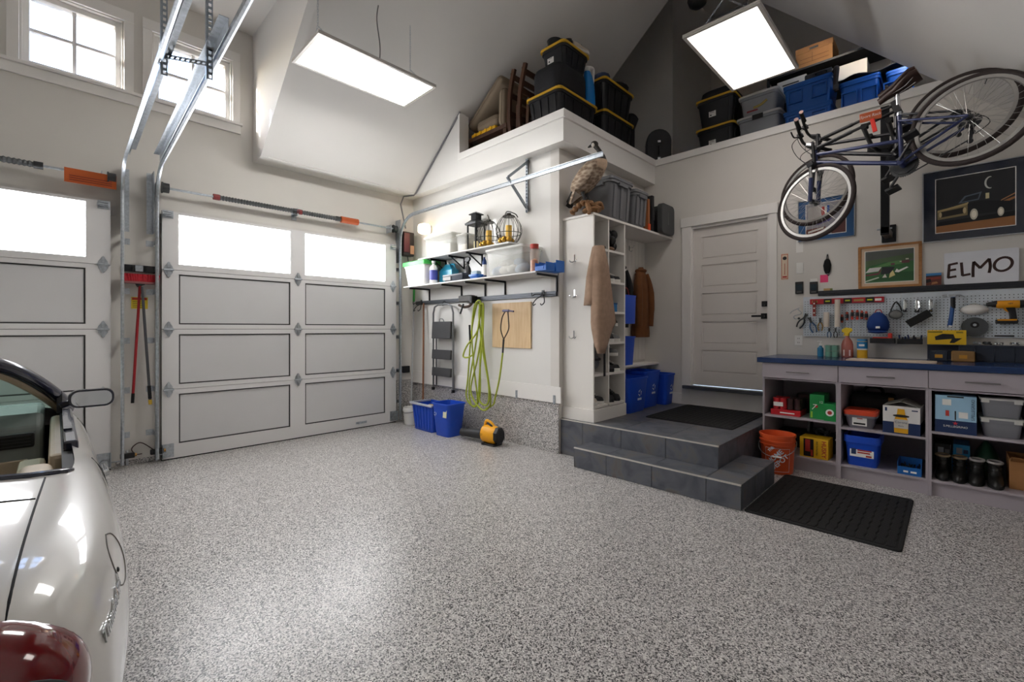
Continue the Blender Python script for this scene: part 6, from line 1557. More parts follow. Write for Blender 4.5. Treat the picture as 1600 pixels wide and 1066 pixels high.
boot('black leather boot with tan lining beside the black cartons', 1473, 750, R(1), 0, fleece); boot('black leather boot with tan lining in front of the cyan cartons', 1499, 755, R(-2), 0, fleece); boot('black boot with pale fleece cuff next to the tan-lined pair', 1526, 760, R(-4), R(0), fleece2); boot('black boot with pale fleece cuff beside the green bag', 1556, 763, R(1), R(0), fleece2)
x, wd = at_shelf(1535, 1572, YF + .3, 710); root = thing('green_bag', 'crumpled dark green bag behind the fleece boots', 'bag', (.195, YF + .41, ZB)); m = MB(); random.seed(2); m.loft([[(.09 * s * math.cos(a) * random.uniform(.92, 1.08), .12 * s * math.sin(a) * random.uniform(.92, 1.08), z) for a in [2 * PI * i / 14 for i in range(14)]] for z, s in ((0, 1), (.1, 1.05), (.2, .7), (.27, .35), (.30, .15))]); m.build('bag', mat('dark green film', '1d4a35', .4), root, smooth=True, angle=80)
x, wd = at_shelf(1577, 1617, YF + .15, 730); root = thing('open_carton', 'plain brown open carton at the end of the bottom shelf', 'box', (x, YF + .30, ZB)); m = MB(); q = wd / 2; m.box(-q, q, -.15, .15, 0, .004).box(-q, -q + .004, -.15, .15, .004, .23).box(q - .004, q, -.15, .15, .004, .23).box(-q + .004, q - .004, -.15, -.146, .004, .23).box(-q + .004, q - .004, .146, .15, .004, .23); m.build('carton', card, root); MB().boxc((0, -.19, .235), (wd - .01, .09, .003), rx=-.5).build('flap', card, root)

# ------------------------------------------------------------------ orange bucket
p = V((-1.262, 4.80, 0))
org = mat('orange bucket plastic', 'd9562a', .38)
p = V((atz(1212, 744, 0).x - .03, atz(1212, 744, 0).y + .18, 0))
root = thing('bucket', 'orange plastic bucket with white lettering and wire bail', 'bucket', p)
MB().lathe([(.125, 0), (.13, .008), (.142, .26), (.150, .262), (.150, .275), (.145, .277), (.145, .295), (.153, .297), (.153, .31), (.147, .312), (.148, .345), (.155, .347), (.155, .365), (.146, .366), (.125, .012), (0, .012)], 36).build('body', org, root, smooth=True, angle=50)
MB().tube(smooth_path([V((.158 * math.cos(a), .158 * math.sin(a), .30 - .13 * math.sin((a - R(160)) / R(220) * PI) ** 1)) for a in [R(160) + R(220) * i / 12 for i in range(13)]], 3), .003, 6).build('bail', galv, root, smooth=True)
fa = math.atan2(-p.y, -p.x)
MB().cyl(V((.166 * math.cos(fa + .2), .166 * math.sin(fa + .2), .172)) + V((-.04, .03, 0)) * 0, V((.166 * math.cos(fa - .25), .166 * math.sin(fa - .25), .172)), .008, n=8).build('grip', white_pl, root, smooth=True)
def wrap_text(text, size, zc, ang0, tilt):
    cu = bpy.data.curves.new('t', 'FONT'); cu.body = text; cu.size = size; cu.align_x = 'CENTER'; cu.align_y = 'CENTER'; cu.offset = .0015
    tmp = bpy.data.objects.new('t', cu); COL.objects.link(tmp); dg = bpy.context.evaluated_depsgraph_get(); me = bpy.data.meshes.new_from_object(tmp.evaluated_get(dg)); bpy.data.objects.remove(tmp); bpy.data.curves.remove(cu)
    ct, st_ = math.cos(tilt), math.sin(tilt)
    for v in me.vertices:
        x, y = v.co.x * ct - v.co.y * st_, v.co.x * st_ + v.co.y * ct; z = zc + y; r_ = .13 + .012 * z / .26 + .0025; a = ang0 + x / r_
        v.co = (r_ * math.cos(a), r_ * math.sin(a), z)
    me.materials.clear(); me.materials.append(wm); o = bpy.data.objects.new('lettering', me); COL.objects.link(o); o.parent = root
wrap_text('THE', .035, .235, fa - .38, R(45)); wrap_text('HOME', .062, .165, fa - .15, R(45)); wrap_text('DEPOT', .062, .115, fa + .12, R(45))
m = MB()
for z in (.03, .245): m.tube([((.1335 + .012 * z / .26) * math.cos(fa + a), (.1335 + .012 * z / .26) * math.sin(fa + a), z) for a in [-.75 + 1.5 * i / 14 for i in range(15)]], .0012, 4)
for a in (-.75, .75): m.tube([((.1335 + .012 * z / .26) * math.cos(fa + a), (.1335 + .012 * z / .26) * math.sin(fa + a), z) for z in (.03, .245)], .0012, 4)
m.build('printed_frame', wm, root)

# ------------------------------------------------------------------ pegboard, rail
YP = YW3 - .022
peg = mat('white pegboard', 'cbd3da', .4)
px0_, pz0, pz1 = -1.176, 1.29, 1.716
root = thing('pegboard', 'white steel pegboard with tools above the bench', 'pegboard', (px0_, YP, pz0))
for k in range(3): MB().box(k * .813 + .001, min((k + 1) * .813, XB - px0_ - .01) - .001, 0, .012, 0, pz1 - pz0).build('panel', peg, root, bevel=.001)
m = MB(); nx, nz = int((XB - px0_ - .05) / .0254), int((pz1 - pz0 - .02) / .0254)
for i in range(nx):
    for j in range(nz):
        c = (.02 + i * .0254, .018 + j * .0254); m.add([(c[0] + .0042 * math.cos(t), -.0004, c[1] + .0042 * math.sin(t)) for t in [PI / 3 * q + .3 for q in range(6)]], [tuple(range(6))])
ob = m.build('holes', mat('peg hole shade', '23272b', .9), root); ob['kind'] = 'stuff'  # flat dark discs painting the shade inside the pegboard holes
o = MB().box(0, XB - .01 + 1.037, -.035, 0, -.027, .027).box(0, XB - .01 + 1.037, -.040, -.035, -.012, .012).build('storage_rail', mat('graphite rail', '2f3136', .35, .4), bevel=.004); o.location = (-1.037, YW3, 1.749); tag(o, 'long dark storage rail over the pegboard', 'rail')
# tools ----------------------------------------------------------
YT = YP - .018
def tp(px, py, dy=0.0): return aty(px, py, YT + dy)
def tthing(name, label, cat, px, py, **k): p = tp(px, py); return thing(name, label, cat, p, **k), p
lvl = mat('red level', 'b01f2b', .35)
root, p = tthing('spirit_level', 'long red spirit level along the top of the pegboard', 'level', 1321, 470); q = .31
MB().box(-q, q, -.012, .012, -.028, .028).build('bar', lvl, root, bevel=.003)
for xx in (-.15, .02, .20): v = MB().box(xx - .035, xx + .035, -.0135, .0, -.026, .026).build('vial_window', black, root); MB().cyl((xx - .02, -.015, 0), (xx + .02, -.015, 0), .008, n=10).build('vial', mat('yellow vial', 'c9cf3a', .2), v, smooth=True)
MB().box(.24, .29, -.0128, -.012, -.012, .012).build('print', paper_w, root); MB().box(-.29, -.24, -.0128, -.012, -.012, .012).box(.07, .15, -.0128, -.012, -.010, .010).build('print', mat('gold print', 'a58a4a', .5), root)
root, p = tthing('torpedo_level', 'short red level hanging upright from the pegboard', 'level', 1273, 482); MB().box(-.013, .013, -.03, -.014, -.085, .085).build('bar', mat('brick red level', '8c2f28', .4), root, bevel=.002)
for z in (-.05, .0, .05): MB().cyl((0, -.031, z), (0, -.029, z), .008, n=10).build('vial', paper_w, root)
rollm = mat('cream paper roll', 'ded3c6', .85)
for (px, pa_, pb_, r_, lab) in ((1308.5, 468, 511, .024, 'tall cream paper roll standing in the pegboard holder'), (1291, 488, 511, .026, 'short cream paper roll standing in the pegboard holder')):
    a, b = tp(px, pb_, -.042), tp(px, pa_, -.042); root = thing('paper_roll', lab, 'paper roll', a); MB().lathe([(.009, 0), (r_, 0), (r_, b.z - a.z), (.009, b.z - a.z), (.009, .0)], 20).build('roll', rollm, root, smooth=True); MB().cyl((0, 0, 0.002), (0, 0, b.z - a.z + .001), .009, n=12).build('core', black, root)
sd = mat('red driver grip', 'b0412e', .4)
ang = [('slim red and black', 1316, 497), ('second slim red and black', 1324, 493), ('stout red and black', 1332, 490), ('stout red-collared', 1340, 490), ('red and black', 1347, 491), ('blue-collared red', 1354, 492)]
names = ['screwdriver with red black grip beside the tall paper roll', 'screwdriver with red black grip second from the tall paper roll', 'screwdriver with bright red collar third from the tall paper roll', 'screwdriver with bright red collar fourth from the tall paper roll', 'screwdriver with red black grip second from the blue cap', 'screwdriver with red black grip beside the blue cap']
for (nm, px, py), lab in zip(ang, names):
    p = tp(px, py); root = thing('screwdriver', lab, 'screwdriver', p, group='screwdrivers on the pegboard')
    MB().lathe([(.006, -.05), (.011, -.045), (.012, -.005), (.010, .03), (.006, .036), (0, .037)], 12, Matrix.Translation((0, -.016, 0))).build('grip', sd, root, smooth=True); MB().lathe([(.0122, -.03), (.0132, -.02), (.0132, .005), (.0122, .012)], 12, Matrix.Translation((0, -.016, 0))).build('grip_sleeve', black, root, smooth=True)
    if 'collar' in lab: MB().cyl((0, -.016, -.062), (0, -.016, -.048), .011, n=12).build('collar', mat('signal red', 'e03a30', .4), root, smooth=True)
    MB().cyl((0, -.016, -.17), (0, -.016, -.05), .003, n=8).build('shaft', galv, root, smooth=True)
def pliers(label, px, py, m_, s=1.0, rz=0.0):
    root, p = tthing('pliers', label, 'pliers', px, py, group='pliers on the pegboard', ry=rz)
    for sg in (-1, 1):
        MB().tube(smooth_path([(0, -.012, 0), (sg * .022 * s, -.012, -.04 * s), (sg * .026 * s, -.012, -.08 * s), (sg * .016 * s, -.012, -.12 * s)], 5), .0075 * s, 7).build('handle', m_, root, smooth=True); MB().bar((sg * .002, -.012, 0), (sg * .009 * s, -.012, .05 * s), .012 * s, .012, up=(0, 1, 0)).build('jaw', dsteel, root)
    MB().cyl((0, -.02, .0), (0, -.004, .0), .013 * s, n=12).build('pivot', dsteel, root); return root
pliers('steel wire cutter hanging at the pegboard edge', 1257, 497, dsteel, 1.0, .5); pliers('pliers with blue steel handles beside the short paper roll', 1267.5, 503, mat('blue steel', '4e6b8f', .35, .6), 1.0, -.3); pliers('pliers with tan handles under the torpedo level', 1282, 503, mat('tan grip', '9c7a40', .5), .8); pliers('blue-handled pliers hanging beneath the short paper roll', 1296, 517, MATS['blue steel'], .6)
pliers('dark pliers hanging beneath the tall paper roll', 1306, 517, dsteel, .6)
root, p = tthing('wire_clip', 'bundle of wire clips hooked on the pegboard edge', 'clips', 1250, 490); MB().tube(smooth_path([(-.02, -.02, .05), (.02, -.03, .0), (-.05, -.03, -.03), (-.04, -.02, -.06), (.01, -.02, -.05)], 5), .004, 6).build('wire', galv, root, smooth=True); MB().tube(smooth_path([(0, -.02, .06), (-.06, -.03, .03), (-.09, -.03, .0)], 5), .004, 6).build('wire', galv, root, smooth=True); MB().cyl((-.005, -.03, -.055), (-.005, -.012, -.055), .012, n=10).build('hook', dsteel, root)
# blue cap
root, p = tthing('cap', 'royal blue cap hanging upside on the pegboard', 'cap', 1373, 503); bc = mat('royal blue cloth', '1c3d80', .8, bump=(150, .2))
rings = []
for z, a, b in ((-.09, .075, .035), (-.05, .088, .06), (0, .085, .07), (.05, .066, .06), (.085, .035, .035), (.095, .008, .01)): rings.append([(a * math.cos(t), -.06 + b * math.sin(t), z) for t in [2 * PI * i / 20 for i in range(20)]])
m = MB(); m.loft(rings); m.build('crown', bc, root, smooth=True, angle=70); MB().ell((0, -.085, -.10), (.082, .055, .015), 18, 6).build('brim', bc, root, smooth=True); MB().tube(smooth_path([(-.03, -.03, .08), (-.015, -.02, .115), (.015, -.02, .115), (.03, -.03, .08)]), .004, 6).build('strap', redb, root, smooth=True); MB().box(-.012, .02, -.127, -.118, -.065, -.045).build('patch', paper_w, root)
# trays at the foot of the pegboard
for (px0, px1, py, m_, lab) in ((1361, 1399, 529, black, 'black wire tray with red clamp at the foot of the pegboard'), (1403, 1442, 530, black, 'black wire tray of bits at the foot of the pegboard')):
    a, b = tp(px0, py), tp(px1, py); wd = b.x - a.x; root = thing('tool_tray', lab, 'tray', ((a.x + b.x) / 2, YP - .06, a.z - .045)); q = wd / 2
    MB().box(-q, q, -.05, .06, 0, .004).box(-q, q, -.05, -.047, .004, .05).box(-q, -q + .003, -.047, .06, .004, .05).box(q - .003, q, -.047, .06, .004, .05).build('basket', m_, root)
    if px0 < 1400:
        MB().box(-q * .8, q * .55, -.035, .01, .03, .06).build('clamp_bar', mat('signal red', 'e03a30', .4), root, bevel=.006); MB().box(q * .45, q * .8, -.045, .02, .01, .10).build('clamp_head', mat('signal red', 'e03a30', .4), root, bevel=.008); MB().box(-q * .8, q * .3, -.02, .03, .004, .03).build('blade', dsteel, root)
    else:
        random.seed(9)
        for i in range(9): MB().cyl((-q * .8 + i * q * .2, random.uniform(-.03, .03), .004), (-q * .8 + i * q * .2 + random.uniform(-.02, .02), random.uniform(-.03, .03), random.uniform(.06, .09)), .007, n=8).build('bit', dsteel if i % 2 else navyp, root, smooth=True)
# safety glasses, clips
root, p = tthing('goggles', 'black strapped safety goggles hanging beside the blue cap', 'goggles', 1400, 482); MB().tube(smooth_path([(-.045, -.02, -.07), (-.03, -.02, .0), (0, -.02, .06), (.03, -.02, .02), (.045, -.02, -.03)], 5), .007, 6).build('strap', black, root, smooth=True); MB().ell((.0, -.03, -.06), (.05, .02, .04), 16, 8).build('lens', glass_mat('smoke lens', '9a9a98', .05, .55), root, smooth=True); MB().tube([(.05 * math.cos(t), -.035, -.06 + .04 * math.sin(t)) for t in [2 * PI * i / 18 for i in range(18)]], .005, 6, closed=True).build('frame', dsteel, root, smooth=True)
for px, lab, s in ((1414, 'silver spring clip nearest the safety goggles', .9), (1433, 'large curved silver clamp above the black paddle', 1.2), (1454, 'silver spring clip nearest the blue hammer', .9)):
    root, p = tthing('spring_clip', lab, 'clip', px, 476, group='silver clips on the pegboard'); MB().box(-.012 * s, .012 * s, -.022, -.012, -.055, .045).build('bar', chrome, root, bevel=.004); MB().tube(smooth_path([(-.0, -.02, .045), (.012 * s, -.035, .02), (.014 * s, -.04, -.03), (0, -.03, -.06)], 5), .007 * s, 7).build('lever', chrome, root, smooth=True); MB().cyl((-.014 * s, -.02, -.06), (.014 * s, -.02, -.06), .014 * s, n=12).build('jaw', dsteel, root, smooth=True)
root, p = tthing('grout_float', 'flat black rubber paddle hanging tilted on the pegboard', 'paddle', 1436, 498, ry=R(-35)); MB().box(-.095, .095, -.055, -.035, -.035, .035).build('blade', rubber, root, bevel=.003); MB().box(-.05, .05, -.035, -.012, -.012, .012).build('grip', black, root)
# hammer
root, p = tthing('hammer', 'claw hammer with blue handle hanging on the pegboard', 'hammer', 1489, 464); root.location.y -= .025; root.scale = (1, 1, .88); blh = mat('blue grip', '24508f', .4)
MB().loft([[(x, -.035 + y * .5, z) for x, z in ((-.01, 0), (.01, 0))] for y in (0,)] * 1) if False else None
MB().tube(smooth_path([(.0, -.035, -.0), (-.004, -.035, -.12), (-.012, -.035, -.22), (-.02, -.035, -.30)], 5), [.014] * 5 + [.016] * 6 + [.018] * 5, 10).build('handle', blh, root, smooth=True); MB().cyl((0, -.035, -.12), (.0, -.035, -.01), .0165, n=12).build('neck', black, root, smooth=True)
MB().cyl((-.07, -.035, .005), (-.035, -.035, .008), .015, n=12).box(-.035, .02, -.05, -.02, -.006, .022).build('head', galv, root, bevel=.003); MB().tube(smooth_path([(.02, -.043, .012), (.05, -.045, .01), (.075, -.047, -.01)]), [.010, .0095, .009, .008, .0075, .007, .0065, .006, .005, .005, .004, .004, .003], 6).tube(smooth_path([(.02, -.027, .012), (.05, -.025, .01), (.075, -.023, -.01)]), [.010, .0095, .009, .008, .0075, .007, .0065, .006, .005, .005, .004, .004, .003], 6).build('claw', galv, root, smooth=True); MB().cyl((-.021, -.035, -.31), (-.019, -.035, -.295), .019, n=12).build('butt_cap', chrome, root)
# dust mask, grinding disc, drill
root, p = tthing('dust_mask', 'white cup dust mask hung beside the yellow drill', 'mask', 1522, 484); rings = []
for y, s in ((0, 1), (-.02, .96), (-.045, .78), (-.062, .45), (-.067, .1)): rings.append([(.085 * s * math.cos(t) * (1 + .08 * math.cos(2 * t)), y, .048 * s * math.sin(t)) for t in [2 * PI * i / 22 for i in range(22)]])
m = MB(); m.loft(rings); m.build('cup', paper_w, root, smooth=True, angle=70); MB().tube(smooth_path([(-.085, 0, .0), (0, .01, .055), (.085, 0, .0)]), .0025, 5).build('elastic', mat('pale elastic', 'b9b4a6', .7), root, smooth=True)
root, p = tthing('grinding_disc', 'round grey grinding disc leaning below the dust mask', 'disc', 1523, 511); MB().cyl((0, -.012, 0), (0, -.004, 0), .085, n=36).build('disc', mat('abrasive grey', '55585a', .9, bump=(300, .4)), root); MB().cyl((0, -.016, .018), (0, -.011, .018), .028, n=24).build('hub', black, root); MB().cyl((0, -.018, .018), (0, -.015, .018), .012, n=18).build('arbor', galv, root)
root, p = tthing('cordless_drill', 'yellow and black cordless drill hung on the pegboard', 'drill', 1572, 476)
yd = mat('drill yellow', 'e59a1a', .4)
m = MB(); m.loft([[(x, -.04 + .032 * s * math.cos(t), .0 + .034 * s * math.sin(t)) for t in [2 * PI * i / 16 for i in range(16)]] for x, s in ((-.06, .85), (-.045, 1), (.06, 1.0), (.085, .92))]); m.build('motor_housing', yd, root, smooth=True); m = MB(); m.loft([[(x, -.04 + .033 * s * math.cos(t), .034 * s * math.sin(t)) for t in [2 * PI * i / 16 for i in range(16)]] for x, s in ((.075, 1), (.10, .95), (.112, .6))]); m.build('rear_cap', black, root, smooth=True)
MB().lathe([(.028, 0), (.028, .02), (.021, .03), (.019, .05), (.012, .065), (0, .066)], 16, Matrix.Translation((-.055, -.04, .004)) @ Matrix.Rotation(-PI / 2, 4, 'Y')).build('chuck', black, root, smooth=True); MB().cyl((-.135, -.04, .004), (-.118, -.04, .004), .006, n=8).build('bit', chrome, root)
MB().prism([(-.01, -.02), (.05, -.025), (.062, -.13), (.018, -.13), (.012, -.07)], -.058, -.022, 'y').build('grip', black, root, bevel=.008); MB().prism([(-.03, -.02), (.012, -.02), (.012, -.07), (-.008, -.055)], -.05, -.03, 'y').build('trigger', yd, root, bevel=.004); MB().box(-.065, .065, -.075, -.005, -.165, -.128).build('battery', black, root, bevel=.006); MB().box(-.055, .06, -.076, -.004, -.142, -.126).build('battery_latch', yd, root, bevel=.004); lettering('18V', .02, black, root, frame_xz((.02, -.0745, .005)))
root, p = tthing('tool_carton', 'yellow tool carton with printed black tool below the hammer', 'box', 1480, 536); a, b = tp(1452, 536), tp(1512, 536); wd = b.x - a.x; hh = tp(1480, 514).z - p.z
zorg = aty(1448, 538, YP - .09).z
root.location = ((a.x + b.x) / 2 - .01, YP - .098, zorg + .001); MB().box(-wd / 2, wd / 2, -.05, .05, 0, hh).build('carton', mat('tool carton yellow', 'e0b51f', .5), root, bevel=.002)
MB().prism([(-wd * .3, hh * .55), (-wd * .1, hh * .75), (wd * .18, hh * .72), (wd * .22, hh * .45), (wd * .4, hh * .45), (wd * .2, hh * .12), (wd * .08, hh * .12), (wd * .14, hh * .4), (-wd * .28, hh * .3)], -.0515, -.05, 'y').build('tool_print', black, root); MB().box(-wd * .48, -wd * .1, -.0515, -.05, hh * .82, hh * .93).box(wd * .25, wd * .42, -.0515, -.05, hh * .8, hh * .9).build('print', mat('olive print', '8a7a20', .5), root)
# parts organiser on the counter
smoke = glass_mat('smoke drawer plastic', '5a6272', .15, .35); frm = mat('slate organiser frame', '2e3442', .4)
oz0, oz1 = CZ1 + .001, zorg; ox0 = aty(1448, 560, YP - .17).x; ox1 = .62; oy0, oy1 = YP - .17, YP - .03
root = thing('parts_organiser', 'smoked plastic parts organiser with clear compartments on the worktop', 'organiser', (ox0, oy0, oz0)); q = ox1 - ox0; dpt = oy1 - oy0; hh = oz1 - oz0
MB().box(0, q, 0, dpt, hh - .008, hh).box(0, q, 0, dpt, 0, .006).box(0, q, dpt - .006, dpt, .006, hh - .008).build('frame', frm, root)
xx = 0
for k, w_ in enumerate((.21, .10, .115, .115, .115, .115)):
    if k: MB().box(xx - .002, xx + .002, 0, dpt - .006, .006, hh - .008).build('divider', frm, root)
    if k: MB().box(xx + .004, xx + w_ - .004, -.004, 0, .008, hh - .012).build('drawer_front', smoke, root)
    xx += w_
for k, (px0, px1, m_, lab) in enumerate(((1453, 1481, smoke, 'small smoky parts case in the organiser'), (1486, 1524, glass_mat('amber clear', 'c9a06a', .15, .45), 'small amber-edged parts case in the organiser'))):
    a, b = aty(px0, 565, oy0 - .05).x, aty(px1, 565, oy0 - .05).x; root = thing('parts_case', lab, 'case', ((a + b) / 2, oy0 - .045, CZ1)); MB().box(-(b - a) / 2, (b - a) / 2, -.035, .03, 0, .095).build('shell', m_, root, bevel=.012); MB().box(-.025, .025, -.0375, -.035, .03, .06).build('label', mat('amber label', 'c08a30', .5), root); MB().box(-(b - a) * .3, (b - a) * .3, -.02, .02, .004, .03).build('bits', mat('tan bits', 'b08a5a', .6), root); [MB().box((b - a) * u_, (b - a) * (u_ + .1), -.039, -.034, .06, .09).build('latch', m_, root) for u_ in (-.46, .36)]
for k, (px, m_) in enumerate(((1527, galv), (1543, dsteel), (1561, chrome), (1586, chrome))):
    p = aty(px, 534, oy0 + .06); root = thing('fitting_heap', ['dull steel fittings', 'dark steel fittings', 'bright screw bag', 'bright washer bag'][k] + ' lying on the organiser top', 'fittings', (p.x, oy0 + .06, oz1)); m = MB(); random.seed(k)
    for i in range(14): m.boxc((random.uniform(-.02, .02), random.uniform(-.03, .03), .008 + random.random() * .018), (.018, .010, .010), random.random() * 3, 0, random.random() * 3)
    ob = m.build('fittings', m_, root); ob['kind'] = 'stuff'
root, p = tthing('marker_pen', 'black marker pen resting on the pegboard below the drill', 'pen', 1567, 525); MB().cyl((-.05, -.006, 0), (.04, -.006, 0), .006, n=10).build('barrel', black, root, smooth=True); MB().cyl((.04, -.006, 0), (.065, -.006, 0), .0068, n=10).build('cap', black, root, smooth=True)

# ------------------------------------------------------------------ on the counter
yc_ = YW3 - .16
def cpos(px, y=yc_): return aty(px, 560, y).x
root = thing('pump_bottle', 'small blue pump bottle on the worktop near the outlet', 'bottle', (cpos(1282), yc_, CZ1)); MB().lathe([(.026, 0), (.028, .005), (.028, .085), (.014, .10), (.012, .112)], 18).build('body', glass_mat('blue liquid', '4fa0c8', .1, .6), root, smooth=True); MB().cyl((0, 0, .11), (0, 0, .135), .012, n=12).cyl((0, 0, .135), (0, 0, .155), .005, n=8).box(-.03, .01, -.008, .008, .15, .16).build('pump', white_pl, root, bevel=.002)
root = thing('glass_pack', 'pack of green glass jars wrapped on the worktop', 'jar pack', (cpos(1300), yc_, CZ1)); gj = mat('sea green glass', '6fae9a', .15)
for i in range(2):
    for j in range(2):
        for z in (0, .06): MB().cyl((-.027 + .054 * i, -.027 + .054 * j, z + .001), (-.027 + .054 * i, -.027 + .054 * j, z + .056), .025, n=14).build('jar', gj, root, smooth=True)
MB().box(-.056, .056, -.056, .056, .0, .12).build('wrap', glass_mat('clear film', 'dfeee8', .05, .12), root)
spray(1324, 512, 'clear spray bottle with yellow trigger and pink label on the worktop', glass_mat('rosy liquid', 'd98a7c', .15, .55), mat('yellow trigger', 'e5c22c', .4), CZ1, yc_ + .01, wpx=19, pyb=555)
sb_ = [q for q in bpy.data.objects if q.get('label', '').startswith('clear spray bottle with yellow')][0]; MB().box(-.03, .03, -.032, -.026, .015, .075).build('label', mat('pink white label', 'e3cfc9', .6), sb_)
root = thing('wipes_tub', 'blue and yellow wipes canister on the worktop', 'canister', (cpos(1347), yc_ + .01, CZ1)); MB().cyl((0, 0, 0), (0, 0, .165), .042, n=24).build('tub', mat('wipes yellow', 'e8b32a', .4), root, smooth=True); MB().lathe([(.0425, .09), (.0425, .16)], 24).build('blue_label', mat('wipes blue', '2b86c0', .4), root, smooth=True); MB().lathe([(.0427, .078), (.0427, .092)], 24).build('white_band', paper_w, root, smooth=True); MB().cyl((0, 0, .165), (0, 0, .185), .043, .040, n=24).build('lid', mat('wipes blue', '2b86c0', .4), root, smooth=True); MB().box(-.022, .022, -.0445, -.04, .115, .135).build('print', paper_w, root)
a, b = atz(1308, 563, CZ1), atz(1440, 567, CZ1)
root = thing('cutting_board', 'thin beige board lying on the worktop edge', 'board', (a.x + .36, YF + .13, CZ1)); m = MB(); m.loft([[(x, y, z) for x, y in rrect(.60, .28, .03, 4)] for z in (0, .012)]); m.build('board', mat('beige board', 'cdb8a4', .5), root, bevel=.003)
MB().loft([[(x, y, z) for x, y in rrect(.57, .25, .025, 4)] for z in (.0121, .0128)]).build('surface', mat('pale beige laminate', 'd8c6b4', .5), root)

# ------------------------------------------------------------------ wall things
def wp(px, py): return aty(px, py, YW3)
def plate(name, label, cat, px0, px1, py0, py1, th, m_, bevel=.002):
    a, b = wp(px0, py0), wp(px1, py1); root = thing(name, label, cat, ((a.x + b.x) / 2, YW3, b.z)); wd, hh = b.x - a.x, a.z - b.z; MB().box(-wd / 2, wd / 2, -th, 0, 0, hh).build('plate', m_, root, bevel=bevel); return root, wd, hh
tan_r = mat('tan tin', 'd9c7ae', .5)
root, wd, hh = plate('thermometer', 'red trimmed tin wall thermometer beside the door casing', 'thermometer', 1220.5, 1232, 397, 437, .004, tan_r); m = MB()
for a_ in ((-wd * .44, -wd * .38, .03 * hh, .97 * hh), (wd * .38, wd * .44, .03 * hh, .97 * hh), (-wd * .38, wd * .38, .03 * hh, .05 * hh), (-wd * .38, wd * .38, .95 * hh, .97 * hh)): m.box(a_[0], a_[1], -.005, -.004, a_[2], a_[3])
m.build('red_border', redpr, root); MB().cyl((0, -.006, hh * .2), (0, -.006, hh * .62), .003, n=8).build('tube', redpr, root); MB().cyl((0, -.0052, hh * .82), (0, -.004, hh * .82), wd * .28, n=18).build('emblem', black, root); MB().box(-wd * .3, wd * .3, -.0052, -.004, hh * .08, hh * .14).build('print', redpr, root)
for (a_, b_, c_, d_, lab) in ((1244, 1255, 376, 394, 'white paper note taped above the light switch'), (1266, 1277, 436, 441, 'tiny white slip on top of the right thermostat')): plate('paper_note', lab, 'note', a_, b_, c_, d_, .001, paper_w, 0)
root, wd, hh = plate('light_switch', 'white rocker light switch over the black thermostat', 'switch', 1244.5, 1255.5, 411, 427, .007, white_pl); MB().box(-wd * .2, wd * .2, -.010, -.007, hh * .22, hh * .78).build('rocker', white_pl, root, bevel=.001)
for (a_, b_, lab) in ((1243, 1255.5, 'square black wall control under the light switch'), (1265.5, 1278, 'square black wall control nearer the storage rail')):
    root, wd, hh = plate('wall_control', lab, 'control', a_, b_, 441, 459, .018, black, .004); MB().box(-wd * .36, wd * .36, -.0188, -.018, hh * .3, hh * .8).build('screen', mat('dim screen', '20303a', .2), root); MB().box(-wd * .3, wd * .3, -.0188, -.018, hh * .12, hh * .18).build('print', sh_g, root)
root, wd, hh = plate('outlet', 'white double outlet just above the worktop', 'outlet', 1242, 1254, 524, 540, .006, white_pl)
for z in (.28, .68): o2 = MB().box(-wd * .24, wd * .24, -.0075, -.006, hh * (z - .13), hh * (z + .13)).build('socket', white_pl, root, bevel=.001); MB().box(-wd * .12, -wd * .07, -.0079, -.0074, hh * (z - .05), hh * (z + .07)).box(wd * .07, wd * .12, -.0079, -.0074, hh * (z - .05), hh * (z + .07)).build('slot', black, o2)
p = wp(1293, 415); root = thing('face_mask', 'black cloth face mask hanging by its loop on the wall', 'mask', (p.x, YW3, p.z)); rings = []
for z, a_, y_ in ((.07, .012, -.02), (.05, .026, -.03), (.0, .036, -.035), (-.05, .03, -.03), (-.085, .018, -.02)): rings.append([(a_ * math.cos(t), y_ / 2 + y_ / 2 * math.sin(t), z) for t in [2 * PI * i / 12 for i in range(12)]])
m = MB(); m.loft(rings); m.build('cloth', mat('black cotton', '141416', .9), root, smooth=True, angle=70); MB().tube(smooth_path([(-.008, -.012, .065), (0, -.008, .125), (.008, -.012, .065)]), .003, 5).tube(smooth_path([(-.01, -.012, -.08), (.012, -.015, -.11), (.016, -.012, -.05)]), .003, 5).build('ear_loop', black, root, smooth=True); MB().cyl((0, 0, .12), (0, -.02, .12), .004, n=8).build('pin', galv, root)
plate('sticky_note', 'bright pink sticky note beneath the black face mask', 'note', 1281.5, 1294, 430, 441, .001, mat('hot pink paper', 'ea4a7c', .7), 0)
p = wp(1294, 452); root = thing('wood_peg', 'small wooden block on the end of the storage rail', 'wood', (p.x, YW3 - .02, 1.777)); MB().box(-.035, .02, -.012, .012, 0, .022).build('block', MATS['pale pine'], root); MB().box(.02, .04, -.010, .010, 0, .02).build('tip', mat('olive tip', '6f7a3a', .6), root)
